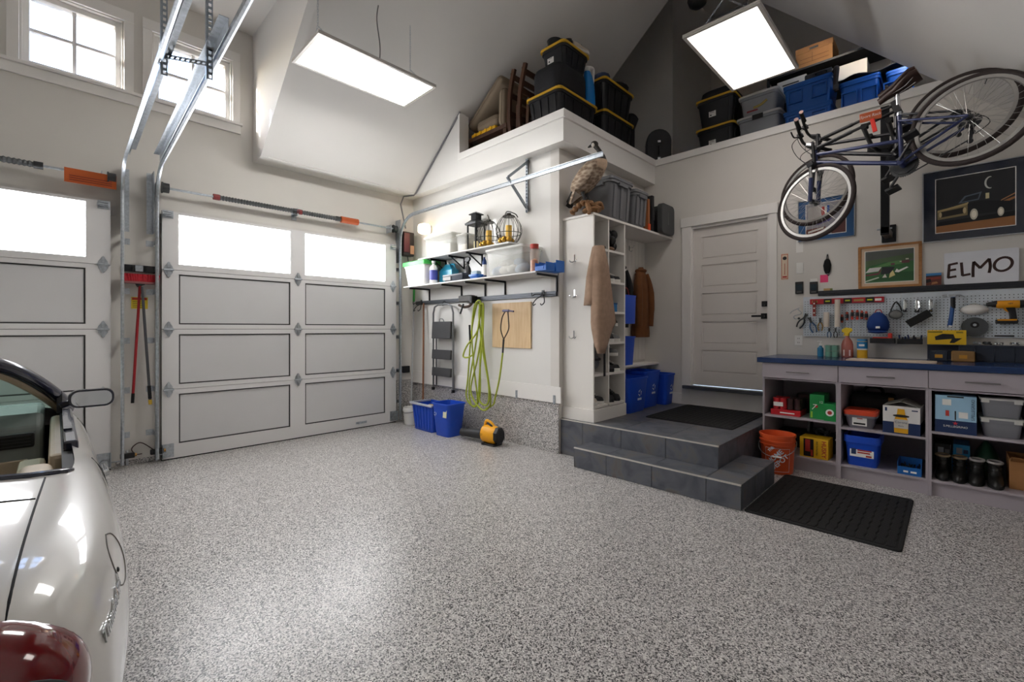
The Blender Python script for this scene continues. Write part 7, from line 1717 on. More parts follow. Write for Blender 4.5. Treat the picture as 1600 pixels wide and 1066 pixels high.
# --- pictures
def picture(name, label, tl, br, frame_w, frame_m, mat_m, mat_w, art, th=.022, cat='picture'):
    """tl, br: outer corners on the wall; art: list of (material, polygon in 0..1) painted flat"""
    wd, hh = br.x - tl.x, tl.z - br.z; root = thing(name, label, cat, ((tl.x + br.x) / 2, YW3 - .001, br.z))
    q = wd / 2; f = frame_w; m = MB(); m.box(-q, q, -th, 0, 0, f).box(-q, q, -th, 0, hh - f, hh).box(-q, -q + f, -th, 0, f, hh - f).box(q - f, q, -th, 0, f, hh - f); m.build('frame', frame_m, root, bevel=.002)
    MB().box(-q + f, q - f, -th * .5, -.002, f, hh - f).build('mount', mat_m, root)
    a0, a1, b0, b1 = -q + f + mat_w[0], q - f - mat_w[0], f + mat_w[1], hh - f - mat_w[1]; MB().box(a0 - .006, a1 + .006, -th * .5 - .001, -th * .5, b0 - .006, b1 + .006).build('inner_line', paper_w, root)
    mats = []; pm = MB()
    for k, (mm, poly) in enumerate(art):
        if mm not in mats: mats.append(mm)
        y = -th * .5 - .0012 - .00012 * k; pm.add([(a0 + (a1 - a0) * u, y, b0 + (b1 - b0) * v) for u, v in poly], [tuple(range(len(poly)))], mats.index(mm))
    pm.build('print', mats, root)
    return root
R_ = lambda a, b, c, d: [(a, c), (b, c), (b, d), (a, d)]
pm_ = lambda c: mat('print ' + c, c, .7, var=None)
def disc(cx, cy, rx, ry, n=16): return [(cx + rx * math.cos(2 * PI * i / n), cy + ry * math.sin(2 * PI * i / n)) for i in range(n)]
farm = [(pm_('5b5f5a'), R_(0, 1, 0, 1)), (pm_('55684c'), [(0, .45), (1, .68), (1, .85), (0, .70)]), (pm_('3f6b41'), [(0, 0), (1, 0), (1, .62), (.4, .62), (0, .5)]), (pm_('5d8a52'), [(0, .42), (.5, .62), (.75, .66), (.8, .55), (.3, .48)]), (pm_('335a38'), [(.15, .05), (1, .02), (1, .28), (.6, .3)]),
        (pm_('7a3a48'), [(0, .26), (.28, .30), (.33, .44), (.33, .34), (.28, .24), (0, .22)]), (pm_('d9d5d2'), [(.0, .32), (.28, .35), (.35, .48), (.09, .47)]), (pm_('2e2f33'), [(.33, .24), (.55, .26), (.62, .46), (.36, .48)]), (pm_('d8c98a'), [(.5, .12), (.63, .2), (.58, .36), (.52, .26)]), (pm_('e6e2d6'), [(.36, .14), (.46, .14), (.42, .26)]),
        (pm_('e9e6e0'), [(.62, .30), (.70, .28), (.90, .42), (.86, .44), (.70, .35), (.66, .40)]), (pm_('6e4450'), R_(.54, .62, .52, .58)), (pm_('6a3f42'), R_(.76, .92, .56, .64)), (pm_('d7cfc0'), R_(.84, .90, .66, .70)), (pm_('cfc8b4'), R_(.72, .76, .60, .63)), (pm_('c9d2c0'), [(.0, .02), (.3, .14), (.28, .17), (0, .06)])]
wfr = wood_mat('oak frame', '9a6534', 'b57d45', .45, 'X')
picture('farm_painting', 'wood framed farm painting standing on the storage rail', wp(1341.5, 387), wp(1440.5, 447), .022, wfr, mat('cream mount', 'd8bda0', .8), (.035, .035), farm)
truck = [(pm_('2f3033'), R_(0, 1, 0, 1)), (pm_('9a6a44'), [(0, 0), (1, 0), (1, .16), (0, .12)]), (pm_('191a1c'), [(0, .12), (1, .16), (1, .24), (.05, .2)]), (pm_('a8744f'), [(.78, .36), (1, .46), (1, .5), (.8, .42)]), (pm_('b8825a'), [(.82, .44), (1, .54), (1, .56), (.84, .47)]), (pm_('8a7a58'), [(.02, .24), (.42, .27), (.43, .48), (.02, .42)]), (pm_('2a2622'), [(.06, .28), (.38, .31), (.38, .42), (.06, .38)]), (pm_('b59f70'), [(.02, .41), (.3, .47), (.43, .5), (.43, .46), (.02, .38)]),
         (pm_('202225'), [(.42, .27), (.97, .26), (.97, .42), (.6, .5), (.42, .48)]), (pm_('5a6470'), [(.3, .5), (.56, .52), (.6, .66), (.38, .62)]), (pm_('2b2f34'), [(.34, .52), (.55, .54), (.57, .63), (.4, .6)]), (pm_('c9c2b0'), disc(.5, .27, .05, .10)), (pm_('efe8d8'), disc(.5, .27, .03, .065)), (pm_('c9c2b0'), disc(.83, .26, .04, .08)), (pm_('efe8d8'), disc(.83, .26, .024, .052)), (pm_('d8cba0'), R_(.645, .69, .52, .62)),
         (pm_('c9c9c4'), [(.70 + .07 * math.cos(a), .80 + .11 * math.sin(a)) for a in [R(80 + 20 * i) for i in range(11)]] + [(.71 + .055 * math.cos(a), .80 + .095 * math.sin(a)) for a in [R(280 - 20 * i) for i in range(11)]]), (pm_('c7b58a'), disc(.06, .33, .02, .05)), (pm_('c7b58a'), disc(.38, .36, .022, .055))]
picture('car_photograph', 'large framed night photograph of an old open car and crescent moon', wp(1441.5, 272), wp(1612, 364), .008, mat('silver frame', 'b9bcc2', .3, .8), mat('midnight mount', '1c2434', .25, coat=.6), (.085, .075), truck)
sail = [(pm_('8f8d92'), R_(0, 1, 0, 1)), (pm_('a8a29f'), [(.05, .4), (.5, .42), (.5, .95), (.05, .9)]), (pm_('a33a36'), R_(.40, .48, .55, .88)), (pm_('d8d3cd'), R_(.48, .54, .55, .9)), (pm_('2f58a0'), R_(.54, .60, .4, .9)), (pm_('cfcac6'), [(.0, .3), (.25, .36), (.25, .42), (0, .4)]), (pm_('544a78'), [(.25, .3), (.6, .42), (.7, .5), (.3, .42)]), (pm_('5a3634'), [(.65, .0), (1, 0), (1, .5), (.7, .35)]), (pm_('6b3a30'), [(.0, 0), (.5, .05), (.5, .25), (0, .2)]), (pm_('d9d4cc'), [(.05, .08), (.45, .18), (.45, .24), (.05, .14)])]
picture('sport_print', 'small blue matted print behind the bicycle front wheel', wp(1247.5, 316), wp(1336, 369), .006, mat('silver frame', 'b9bcc2', .3, .8), mat('deep blue mount', '22507f', .5), (.07, .05), sail)
pc_ = [(pm_('6a3a30'), R_(0, 1, 0, 1)), (pm_('3f7fb8'), R_(0, 1, .78, 1)), (pm_('2a3040'), [(0, .7), (1, .74), (1, .82), (0, .8)]), (pm_('8f3f32'), [(0, .45), (1, .5), (1, .68), (0, .62)]), (pm_('1c1a1c'), [(0, .2), (.35, .3), (.3, .55), (0, .5)]), (pm_('b07a50'), [(.35, .05), (.8, .15), (.7, .3), (.4, .25)])]
a = wp(1447, 428); b = wp(1471, 447)
root = thing('postcard', 'small landscape postcard propped between painting and white sign', 'postcard', ((a.x + b.x) / 2, YW3 - .024, 1.777)); wd = b.x - a.x; hh = a.z - 1.777; pm = MB(); mats = []
for k, (mm, poly) in enumerate(pc_):
    if mm not in mats: mats.append(mm)
    pm.add([(-wd / 2 + wd * u, -.0012 - .0001 * k, hh * v) for u, v in poly], [tuple(range(len(poly)))], mats.index(mm))
pm.build('print', mats, root); MB().box(-wd / 2, wd / 2, -.001, 0, 0, hh).build('card', paper_w, root)
# --- hand-lettered sign
sg0, sg1, szb, szt = -.062, .398, 1.777, 2.065
root = thing('letter_sign', 'white board hand lettered ELMO in dark brown standing on the rail', 'sign', ((sg0 + sg1) / 2, YW3 - .02, szb)); q = (sg1 - sg0) / 2; hh = szt - szb
m = MB(); m.loft([[(x, y_, z + hh / 2) for x, z in rrect(2 * q, hh, .012, 3)] for y_ in (-.006, 0)]); m.build('board', mat('white board', 'dcdde2', .4), root, bevel=.001)
def stroke(pts, n=4): 
    mb = MB(); sp = smooth_path([(-q + 2 * q * u, -.0066, hh * v) for u, v in pts], n) if len(pts) > 2 else [V((-q + 2 * q * u, -.0066, hh * v)) for u, v in pts]
    for a, b in zip(sp, sp[1:]): mb.bar(a - (b - a).normalized() * .003, b + (b - a).normalized() * .003, .0195, .0014, up=(0, -1, 0))
    return mb
brn = mat('dark brown paint', '3a2420', .5)
for ch, strokes in (('letter', [[(.075, .62), (.06, .22)], [(.07, .62), (.19, .66)], [(.07, .44), (.165, .465)], [(.055, .215), (.17, .245)]]), ('letter', [[(.245, .66), (.26, .26)], [(.26, .26), (.365, .29)]]), ('letter', [[(.405, .20), (.405, .45), (.415, .66)], [(.415, .66), (.50, .46)], [(.50, .46), (.62, .72)], [(.62, .72), (.635, .5), (.62, .30)]])):
    mb = MB()
    for s in strokes:
        t_ = stroke(s); o_ = len(mb.v); mb.v += t_.v; mb.f += [[i + o_ for i in f] for f in t_.f]; mb.m += t_.m
    mb.build(ch, brn, root)
mb = MB(); ring = [V((-q + 2 * q * (.80 + .115 * math.cos(t)), -.0066, hh * (.53 + .20 * math.sin(t) + .03 * math.cos(t)))) for t in [2 * PI * i / 26 for i in range(27)]]
for a, b in zip(ring, ring[1:]): mb.bar(a, b + (b - a) * .1, .0195, .0014, up=(0, -1, 0))
mb.build('letter', brn, root)
# ================================================================== two bicycles on a wall rack
bluef = mat('dark blue bike paint', '26305a', .28, .2, coat=.6, var=(10, .08)); tyre = mat('brown black tyre', '2e2422', .75, bump=(160, .25)); rimm = mat('silver rim', 'b9b6b3', .28, .9); spk = mat('spoke steel', 'b4b2ae', .3, .9); saddle_m = mat('brown leather saddle', '3a2721', .4)
WR = .345
def bike(label, paint, pose, second=False):
    x, y, z, yaw, pit, roll = pose
    root = thing('bicycle', label, 'bicycle', (x, y, z), yaw, group='bicycles hung on the wall rack', rx=roll, ry=pit)
    def wheel(cx, front, M=None):
        w = MB(M).tube([(cx + (WR - .018) * math.cos(a), 0, (WR - .018) * math.sin(a)) for a in [2 * PI * i / 48 for i in range(48)]], .0185, 10, closed=True).build('wheel', tyre, root, smooth=True)
        rg = []
        for i in range(48):
            a = 2 * PI * i / 48; rg.append([(cx + r_ * math.cos(a), yy, r_ * math.sin(a)) for r_, yy in ((.311, -.011), (.289, -.009), (.284, 0), (.289, .009), (.311, .011))])
        m = MB(M); n = 5; vs = [p for r in rg for p in r]; fs = []
        for i in range(48):
            for k in range(n): fs.append((i * n + k, i * n + (k + 1) % n, ((i + 1) % 48) * n + (k + 1) % n, ((i + 1) % 48) * n + k))
        m.add(vs, fs); m.build('rim', rimm, w, smooth=True)
        s = MB(M)
        for i in range(32):
            a = 2 * PI * i / 32; s_ = 1 if i % 2 else -1; b = a + (.5 if (i // 2) % 2 else -.5); s.cyl((cx + .02 * math.cos(b), s_ * .028, .02 * math.sin(b)), (cx + .288 * math.cos(a), 0, .288 * math.sin(a)), .0013, n=4, caps=False)
        ob = s.build('spokes', spk, w); ob['kind'] = 'stuff'
        MB(M).cyl((cx, -.045, 0), (cx, .045, 0), .014, n=12).cyl((cx, -.033, 0), (cx, -.026, 0), .024, n=14).cyl((cx, .026, 0), (cx, .033, 0), .024, n=14).build('hub', dsteel, w, smooth=True)
        MB(M).cyl((cx + .305 * math.cos(2.2), 0, .305 * math.sin(2.2)), (cx + .25 * math.cos(2.2), 0, .25 * math.sin(2.2)), .003, n=6).build('valve', black, w)
    wheel(0, False)
    ST = Matrix.Translation((1.06, 0, 0)) @ Matrix.Rotation(pose_steer, 4, 'Z') @ Matrix.Translation((-1.06, 0, 0))
    wheel(1.06, True, ST)
    bb = V((.43, 0, -.06)); sttop = V((.31, 0, .36)); hd1 = V((.945, 0, .35)); hd0 = V((.905, 0, .49))
    fr = MB()
    fr.cyl(bb, sttop, .016, n=12); fr.cyl(hd1, hd0, .021, n=14); fr.cyl(hd1 + V((-.003, 0, .02)), bb, .018, n=12); fr.cyl(hd0 + V((.008, 0, -.05)), V((.375, 0, .13)), .015, n=12)
    for s in (-1, 1):
        fr.cyl((0, s * .062, 0), bb + V((-.02, s * .03, 0)), .010, n=10); fr.cyl((0, s * .062, 0), V((.33, s * .02, .29)), .009, n=10)
    fr.cyl(bb + V((0, -.036, 0)), bb + V((0, .036, 0)), .024, n=14)
    fr.build('frame', paint, root, smooth=True)
    fk = MB(ST)
    for s in (-1, 1): fk.cyl((1.06, s * .055, 0), (.985, s * .055, .20), .017, n=12)
    fk.build('fork_lower', paint, root, smooth=True)
    fs_ = MB(ST)
    for s in (-1, 1): fs_.cyl((.985, s * .055, .20), (.955, s * .055, .31), .013, n=10)
    fs_.build('fork_stanchion', chrome, root, smooth=True)
    fc = MB(ST).box(.92, .975, -.075, .075, .30, .345).cyl((.945, 0, .33), (.89, 0, .56), .013, n=10).build('fork_crown', black, root, bevel=.008)
    MB().cyl((.893, 0, .545), (.955, 0, .60), .016, n=10).cyl((.905, 0, .485), (.893, 0, .56), .018, n=10).build('stem', chrome if not second else black, root, smooth=True)
    hb = [(.88, -.31, .635), (.91, -.22, .63), (.95, -.08, .605), (.955, 0, .60), (.95, .08, .605), (.91, .22, .63), (.88, .31, .635)]
    h = MB().tube(smooth_path(hb, 5), .0125, 8).build('handlebar', black, root, smooth=True)
    for s in (-1, 1):
        MB().tube(smooth_path([(.905, s * .20, .632), (.885, s * .29, .636), (.87, s * .33, .638)], 4), .017, 8).build('grip', rubber, h, smooth=True); MB().cyl((.87, s * .33, .638), (.868, s * .337, .638), .018, n=10).build('grip_end', mat('red grey cap', '8a6a62', .5), h)
        MB().tube(smooth_path([(.93, s * .13, .625), (.97, s * .18, .60), (.955, s * .27, .605)], 4), .006, 6).box(.915, .955, s * .13 - .02, s * .13 + .02, .605, .64).build('brake_lever', black, h, smooth=True)
        MB().tube(smooth_path([(.94, s * .13, .62), (1.03, s * .10, .60), (1.04, s * .03, .50), (.98, 0, .36)], 6), .003, 6).build('brake_cable', black, h, smooth=True)
    # saddle
    sp = MB().cyl(sttop + V((.01, 0, -.03)), (.265, 0, .53), .0135, n=10).build('seat_post', chrome, root, smooth=True); MB().cyl(sttop + V((.005, 0, -.02)), sttop + V((-.004, 0, .015)), .02, n=12).build('seat_clamp', galv, sp)
    rings = []
    for xx, wv, zc in ((.10, .075, .60), (.14, .088, .605), (.20, .075, .592), (.27, .04, .583), (.33, .026, .582), (.385, .018, .575)): rings.append([(xx, wv * math.cos(t), zc + (.022 if math.sin(t) > 0 else .035) * math.sin(t) - (.012 * abs(math.cos(t)))) for t in [2 * PI * i / 16 for i in range(16)]])
    m = MB(); m.loft(rings); m.build('saddle', saddle_m, root, smooth=True, angle=70)
    for s in (-1, 1): MB().tube(smooth_path([(.13, s * .04, .575), (.2, s * .022, .552), (.29, s * .022, .552), (.36, s * .012, .565)], 4), .0035, 6).build('saddle_rail', chrome, root, smooth=True)
    # drivetrain
    for r_, yy in ((.092, -.052), (.07, -.046)):
        g = MB(); pts = []; k = 40
        for i in range(k * 2):
            a = PI * i / k; rr = r_ + (.004 if i % 2 else -.004); pts.append((bb.x + rr * math.cos(a), bb.z + rr * math.sin(a)))
        g.prism(pts, yy - .0015, yy + .0015, 'y'); g.build('chainring', dsteel, root)
    for s, a in ((-1, R(-40)), (1, R(140))):
        c = MB(); e = bb + V((.17 * math.cos(a), s * .07, .17 * math.sin(a))); c.bar(bb + V((0, s * .055, 0)), e, .014, .026, up=(0, 1, 0)); ck = c.build('crank', dsteel, root, bevel=.004)
        MB().boxc(e + V((0, s * .055, 0)), (.09, .085, .024)).build('pedal', black, ck, bevel=.005)
    for i, r_ in enumerate((.055, .048, .042, .036, .030, .025)): MB().cyl((0, -.030 - .004 * i, 0), (0, -.032 - .004 * i, 0), r_, n=22).build('sprocket', mat('brass sprocket', '8a7648', .35, .8) if i > 2 else dsteel, root)
    ch = MB()
    for p0, p1 in (((bb.x, bb.z + .09), (0, .042)), ((bb.x, bb.z - .09), (.05, -.12))): ch.bar((p0[0], -.048, p0[1]), (p1[0], -.045, p1[1]), .006, .008)
    ch.build('chain', dsteel, root)
    MB().bar((.01, -.048, -.03), (.03, -.05, -.075), .012, .02).bar((.03, -.045, -.075), (.06, -.045, -.135), .01, .018).cyl((.03, -.05, -.075), (.03, -.04, -.075), .02, n=12).cyl((.06, -.05, -.135), (.06, -.04, -.135), .018, n=12).build('derailleur', black, root, bevel=.002); MB().tube(smooth_path([(.02, -.06, -.03), (-.05, -.06, .02), (-.07, -.06, -.06), (.02, -.06, -.09)], 5), .003, 6).build('gear_cable', black, root, smooth=True)
    # adapter bar from stem to seat post
    MB().cyl((.90, 0, .50), (.31, 0, .40), .013, n=10).cyl((.90, 0, .50), (.62, 0, .452), .017, n=10).box(.885, .925, -.022, .022, .475, .52).box(.285, .33, -.025, .025, .37, .43).build('adapter_bar', black, root, smooth=True)
    return root
pose_steer = -.183
bike('dark blue step-through bicycle hanging in front on the wall rack', bluef, (.088, 4.618, 2.88, 2.992, .367, .207))
pose_steer = -.12
bike('black bicycle hanging behind the blue one on the wall rack', mat('black bike paint', '1c1d22', .35, .2, coat=.4), (.037, 4.95, 3.045, 2.96, .33, .21), True)
# rack
pw = aty(1389, 368, YW3); xr_ = pw.x; yr_ = 5.42
topz = aty(1381, 168, yr_).z
root = thing('bike_rack', 'black steel bicycle rack mounted on the wall behind the bicycles', 'bike rack', (xr_, YW3, pw.z))
MB().box(-.055, .055, -.02, 0, -.07, .10).build('wall_plate', blackm, root, bevel=.004)
MB().box(-.03, .03, yr_ - YW3 - .03, -.02, -.035, .025).build('receiver', blackm, root, bevel=.003)
MB().box(-.032, .032, yr_ - YW3 - .03, yr_ - YW3 + .03, -.05, topz - pw.z).build('upright', mat('rack black', '17181b', .35, .4), root, bevel=.004)
MB().cyl((-.06, yr_ - YW3, .01), (.05, yr_ - YW3, .01), .008, n=10).build('hitch_pin', galv, root)
za = 3.065 - pw.z
for s in (-1, 1):
    a_ = MB(); a_.tube(smooth_path([(s * .02, yr_ - YW3, za - .06), (s * .06, yr_ - YW3 - .06, za - .02), (s * .08, yr_ - YW3 - .2, za - .02), (s * .08, 4.70 - YW3, za - .02)], 6), .017, 10); arm = a_.build('arm', blackm, root, smooth=True)
    for yy in (4.79, 5.07): MB().box(s * .08 - .025, s * .08 + .025, yy - YW3 - .03, yy - YW3 + .03, za - .005, za + .03).build('cradle', rubber, arm, bevel=.006)
    MB().cyl((s * .08, 4.70 - YW3, za - .02), (s * .08, 4.69 - YW3, za - .02), .021, n=12).build('end_cap', rubber, arm)
zt_ = za
MB().box(-.13, .13, yr_ - YW3 - .035, yr_ - YW3 + .035, zt_ - .03, zt_ + .03).build('head', blackm, root, bevel=.01)
sgn = MB().boxc((-.03, 4.675 - YW3, zt_ + .045), (.14, .012, .07), rx=.5).build('name_plate', mat('orange plate', 'c8643c', .5), root, bevel=.004)
lettering('Sport Rack', .03, white_pl, sgn, Matrix.Translation((-.03, 4.667 - YW3, zt_ + .047)) @ Matrix.Rotation(PI / 2 + .5, 4, 'X'), shear=.2)
MB().bar((-.02, 4.68 - YW3, zt_ + .02), (.0, 4.68 - YW3, zt_ - .09), .03, .012, up=(0, 1, 0)).build('release_strap', mat('signal red', 'e03a30', .4), root, bevel=.003)
# ================================================================== parked convertible
from mathutils.bvhtree import BVHTree
carp = mat('pearl white car paint', 'd6d3ce', .3, .0, coat=1.0, var=(2, .01)); navyt = mat('navy trim', '161a30', .25, coat=.7); beige = mat('beige interior', 'b7a892', .6, bump=(120, .1)); greyi = mat('grey green dash', '6d7370', .5); dark_i = mat('dark interior', '1e1e20', .7); seam_m = mat('panel gap', '121114', .8)
XRr, YCc = -1.20, -.745
car = thing('car', 'pearl white convertible parked facing the garage door', 'car', (XRr, YCc, 0), PI)     # local x forward (to the door), local -y is the shelf-wall side
secs = [(-.0, .66, .70, .38), (.03, .74, .755, .34), (.12, .82, .81, .30), (.30, .875, .845, .26), (.60, .915, .865, .22), (1.0, .925, .872, .20), (1.4, .925, .868, .20), (1.8, .922, .862, .20), (2.3, .918, .862, .20), (2.75, .912, .865, .20), (2.95, .905, .868, .20), (3.3, .89, .845, .20), (3.7, .86, .81, .20), (4.0, .82, .77, .22), (4.2, .76, .71, .26), (4.32, .66, .62, .32)]
def prof(W, Z, zb):
    h = Z - zb
    pts = [(0, Z + .035), (.18, Z + .034), (.36, Z + .029), (.54, Z + .02), (.72, Z + .008), (.865, Z - .016), (.93, Z - .058), (.97, Z - .13), (.99, Z - .22), (1.0, Z - .32), (.99, Z - .42), (.97, zb + .10), (.92, zb + .02), (.80, zb)]
    out = []
    for u, z in pts: out.append((u * W, max(zb, min(z, 9)) if z > zb else zb))
    return out
grid = []
for s, W, Z, zb in secs:
    p = prof(W, Z, zb); full = [(s, -y, z) for y, z in p[::-1]] + [(s, y, z) for y, z in p[1:]]; grid.append(full)
nP = len(grid[0]); mid = nP // 2; mb = MB(); vs = [p for r in grid for p in r]; fs = []
CA, CBx = 1.05, 2.95       # cockpit opening
for j in range(len(grid) - 1):
    s0, s1 = secs[j][0], secs[j + 1][0]; sm = (s0 + s1) / 2
    for i in range(nP - 1):
        if CA < sm < CBx and abs(i + .5 - mid) < 5: continue
        fs.append((j * nP + i, j * nP + i + 1, (j + 1) * nP + i + 1, (j + 1) * nP + i))
fs.append(tuple(range(nP))); fs.append(tuple(range((len(grid) - 1) * nP, len(grid) * nP))[::-1])
mb.add(vs, fs)
body = mb.build('body', carp, car, smooth=True, sub=2, angle=180)
bpy.context.view_layer.update()
dg = bpy.context.evaluated_depsgraph_get(); bvh = BVHTree.FromObject(body, dg); Mi = car.matrix_world.inverted(); Mw = car.matrix_world.copy()
def on_body(px, py):
    """point of the body surface seen at a pixel, in car coordinates, with its normal"""
    o = Mi @ EYE; d = (Mi.to_3x3() @ ray(px, py)).normalized(); h, n, _, _ = bvh.ray_cast(o, d)
    if h is None: h, n, _, _ = bvh.find_nearest(o + d * 1.6)
    if n.dot(d) > 0: n = -n
    return h, n
def surf_line(pix, r, m, name, parent, lift=.0):
    pts = [on_body(*q)[0] + on_body(*q)[1] * lift for q in pix]; return MB().tube(smooth_path(pts, 5), r, 6).build(name, m, parent, smooth=True)
def drop(x, y):
    h, n, _, _ = bvh.ray_cast(V((x, y, 3)), V((0, 0, -1)))
    return h if h is not None else bvh.find_nearest(V((x, y, .87)))[0]
def top_line(pts, r, m, name): return MB().tube([drop(*q) for q in pts], r, 6).build(name, m, car, smooth=True)
def dens(pts, n=14):
    out = []
    for a, b in zip(pts, pts[1:]):
        for i in range(n): out.append((a[0] + (b[0] - a[0]) * i / n, a[1] + (b[1] - a[1]) * i / n))
    return out + [pts[-1]]
for s in (-1, 1):
    top_line(dens([(.05, s * .672), (.98, s * .722)]), .0028, seam_m, 'lid_gap')
top_line(dens([(.74, -.705), (.74, .705)], 24), .0035, seam_m, 'lid_gap')
# rim of the cockpit opening
rim = [(1.04, -.64), (1.02, -.3), (1.01, 0), (1.02, .3), (1.04, .64), (1.14, .76), (1.4, .79), (2.0, .79), (2.6, .785), (2.93, .775)]
MB().tube([drop(x, y) + V((0, 0, .002)) for x, y in dens([(2.93, -.775), (2.6, -.785), (2.0, -.79), (1.4, -.79), (1.14, -.76)] + rim, 6)], .013, 8).build('opening_trim', navyt, car, smooth=True)
# tub
m = MB(); m.box(1.06, 2.96, -.80, -.765, .25, .83).box(1.06, 2.96, .765, .80, .25, .83).box(1.02, 1.08, -.765, .765, .25, .86).box(1.08, 2.96, -.765, .765, .22, .27); m.build('tub', dark_i, car)
for s in (-1, 1):
    d_ = MB().box(1.55, 2.80, s * .755 - .03, s * .755 + .03, .40, .83).build('door_lining', beige, car, bevel=.02); MB().box(1.75, 2.35, s * .66 - .05, s * .66 + .05, .60, .67).build('arm_rest', beige, d_, bevel=.02); MB().box(1.60, 2.75, s * .795 - .025, s * .795 + .025, .815, .872).build('door_cap', navyt, d_, bevel=.01)
    MB().loft([[(1.22 + .0, s * .69 + a, b + .76) for a, b in rrect(.10, .16, .03, 3)], [(1.50, s * .69 + a, b + .74) for a, b in rrect(.10, .14, .03, 3)]]).build('belt_guide', beige, car, smooth=True)
    # seats
    seat = MB(); seat.loft([[(x, s * .36 + a, b + zc) for a, b in rrect(.50, .16, .06, 3)] for x, zc in ((1.62, .40), (1.7, .42), (2.1, .44), (2.18, .43))]); so2 = seat.build('seat', beige, car, smooth=True)
    bk2 = MB(); bk2.loft([[(1.62 - .28 * (z - .40) + b, s * .36 + a, z) for a, b in rrect(w_, .13, .05, 3)] for z, w_ in ((.40, .46), (.55, .50), (.75, .46), (.86, .34))]); bk2.build('backrest', beige, so2, smooth=True)
    MB().loft([[(1.47 + b, s * .36 + a, z) for a, b in rrect(w_, .09, .04, 3)] for z, w_ in ((.87, .16), (.90, .25), (.99, .25), (1.02, .18))]).build('headrest', beige, so2, smooth=True)
MB().box(1.10, 1.24, -.64, .64, .66, .82).build('rear_shelf', beige, car, bevel=.03)
# dash
m = MB(); m.prism([(2.52, .46), (2.50, .62), (2.55, .80), (2.66, .875), (2.98, .905), (2.98, .46)], -.70, .70, 'y'); dash = m.build('dashboard', greyi, car, bevel=.03, seg=3)
MB().box(2.492, 2.515, -.64, .05, .55, .64).build('glove_panel', beige, dash, bevel=.005); lettering('Thunderbird', .05, paper_w, dash, Matrix.Translation((2.488, -.38, .60)) @ rotz(-PI / 2) @ Matrix.Rotation(PI / 2, 4, 'X'), shear=.35)
for yy in (-.58, .55, .0):
    v_ = MB().box(2.515, 2.545, yy - .085, yy + .085, .70, .785).build('air_vent', dark_i, dash, bevel=.012)
    for k in range(4): MB().box(2.508, 2.518, yy - .07, yy + .07, .712 + .018 * k, .718 + .018 * k).build('vent_slat', black, v_)
wl = MB().tube([(2.36 + .06 * math.sin(t), .36 + .185 * math.cos(t), .72 + .175 * math.sin(t)) for t in [2 * PI * i / 32 for i in range(32)]], .016, 8, closed=True).build('steering_wheel', dark_i, car, smooth=True); MB().ell((2.40, .36, .71), (.05, .075, .06), 14, 8).cyl((2.38, .36, .71), (2.38, .54, .71), .012, n=8).cyl((2.38, .36, .71), (2.38, .18, .71), .012, n=8).cyl((2.44, .36, .70), (2.6, .36, .66), .03, n=10).build('wheel_hub', greyi, wl, smooth=True)
# windscreen
A0, A1 = V((2.93, -.745, .865)), V((2.30, -.50, 1.235))
def pillar_pts(s): return [V((3.00, s * .80, .845)), V((2.80, s * .765, .93)), V((2.58, s * .67, 1.06)), V((2.40, s * .56, 1.165)), V((2.30, s * .42, 1.22)), V((2.255, s * .22, 1.247)), V((2.24, 0, 1.255))]
path = smooth_path(pillar_pts(-1) + pillar_pts(1)[::-1][1:], 5)
wf = MB().tube(path, .040, 10).build('windscreen_frame', navyt, car, smooth=True); MB().tube([p + V((.0, 0, -.03)) + (V((2.6, 0, .9)) - p).normalized() * .022 for p in path], .022, 8).build('inner_frame', beige, wf, smooth=True)
gm = MB(); gr = []
half = smooth_path(pillar_pts(-1), 5); other = smooth_path(pillar_pts(1), 5)
for a, b in zip(half, other): gr.append([a + (b - a) * (i / 12) + V((.10 * math.sin(PI * i / 12) * (1 - abs(a.y)), 0, 0)) for i in range(13)])
gm.loft(gr[:-1], closed=False, caps=False); gm.build('windscreen', glass_mat('tinted glass', 'bcd8cf', .0, .16), wf, smooth=True)
MB().boxc((2.36, 0, 1.17), (.05, .24, .07), ry=-.2).build('rear_view_mirror', dark_i, wf, bevel=.015)
for s in (-1, 1):
    MB().prism([(2.66, .86), (2.95, .86), (2.72, .985)], s * .765 - .012, s * .765 + .012, 'y').build('quarter_panel', dark_i, wf)
    wp_ = MB().bar((2.50, s * .79, .885), (1.9, s * .79, .872), .03, .02).build('door_sill_trim', navyt, car)
# door mirrors
def mirror(s):
    c = V((2.60, s * (.905), .945))
    hs = MB(); hs.loft([[(c.x + dx, c.y + a, c.z + b) for a, b in rrect(.205 * k, .108 * k, .045 * k, 5)] for dx, k in ((-.03, 1), (.0, 1.03), (.05, .95), (.085, .7), (.095, .35))]); h_ = hs.build('mirror_housing', navyt, car, smooth=True)
    MB().loft([[(c.x + dx, c.y + a, c.z + b) for a, b in rrect(.183, .086, .036, 5)] for dx in (-.0305, -.0335)]).build('mirror_glass', mat('mirror silver', 'c9cdd0', .03, 1.0, var=None), h_)
    MB().bar((2.66, s * .77, .905), (2.63, s * .86, .935), .07, .035).build('mirror_arm', navyt, h_, bevel=.01)
mirror(-1); mirror(1)
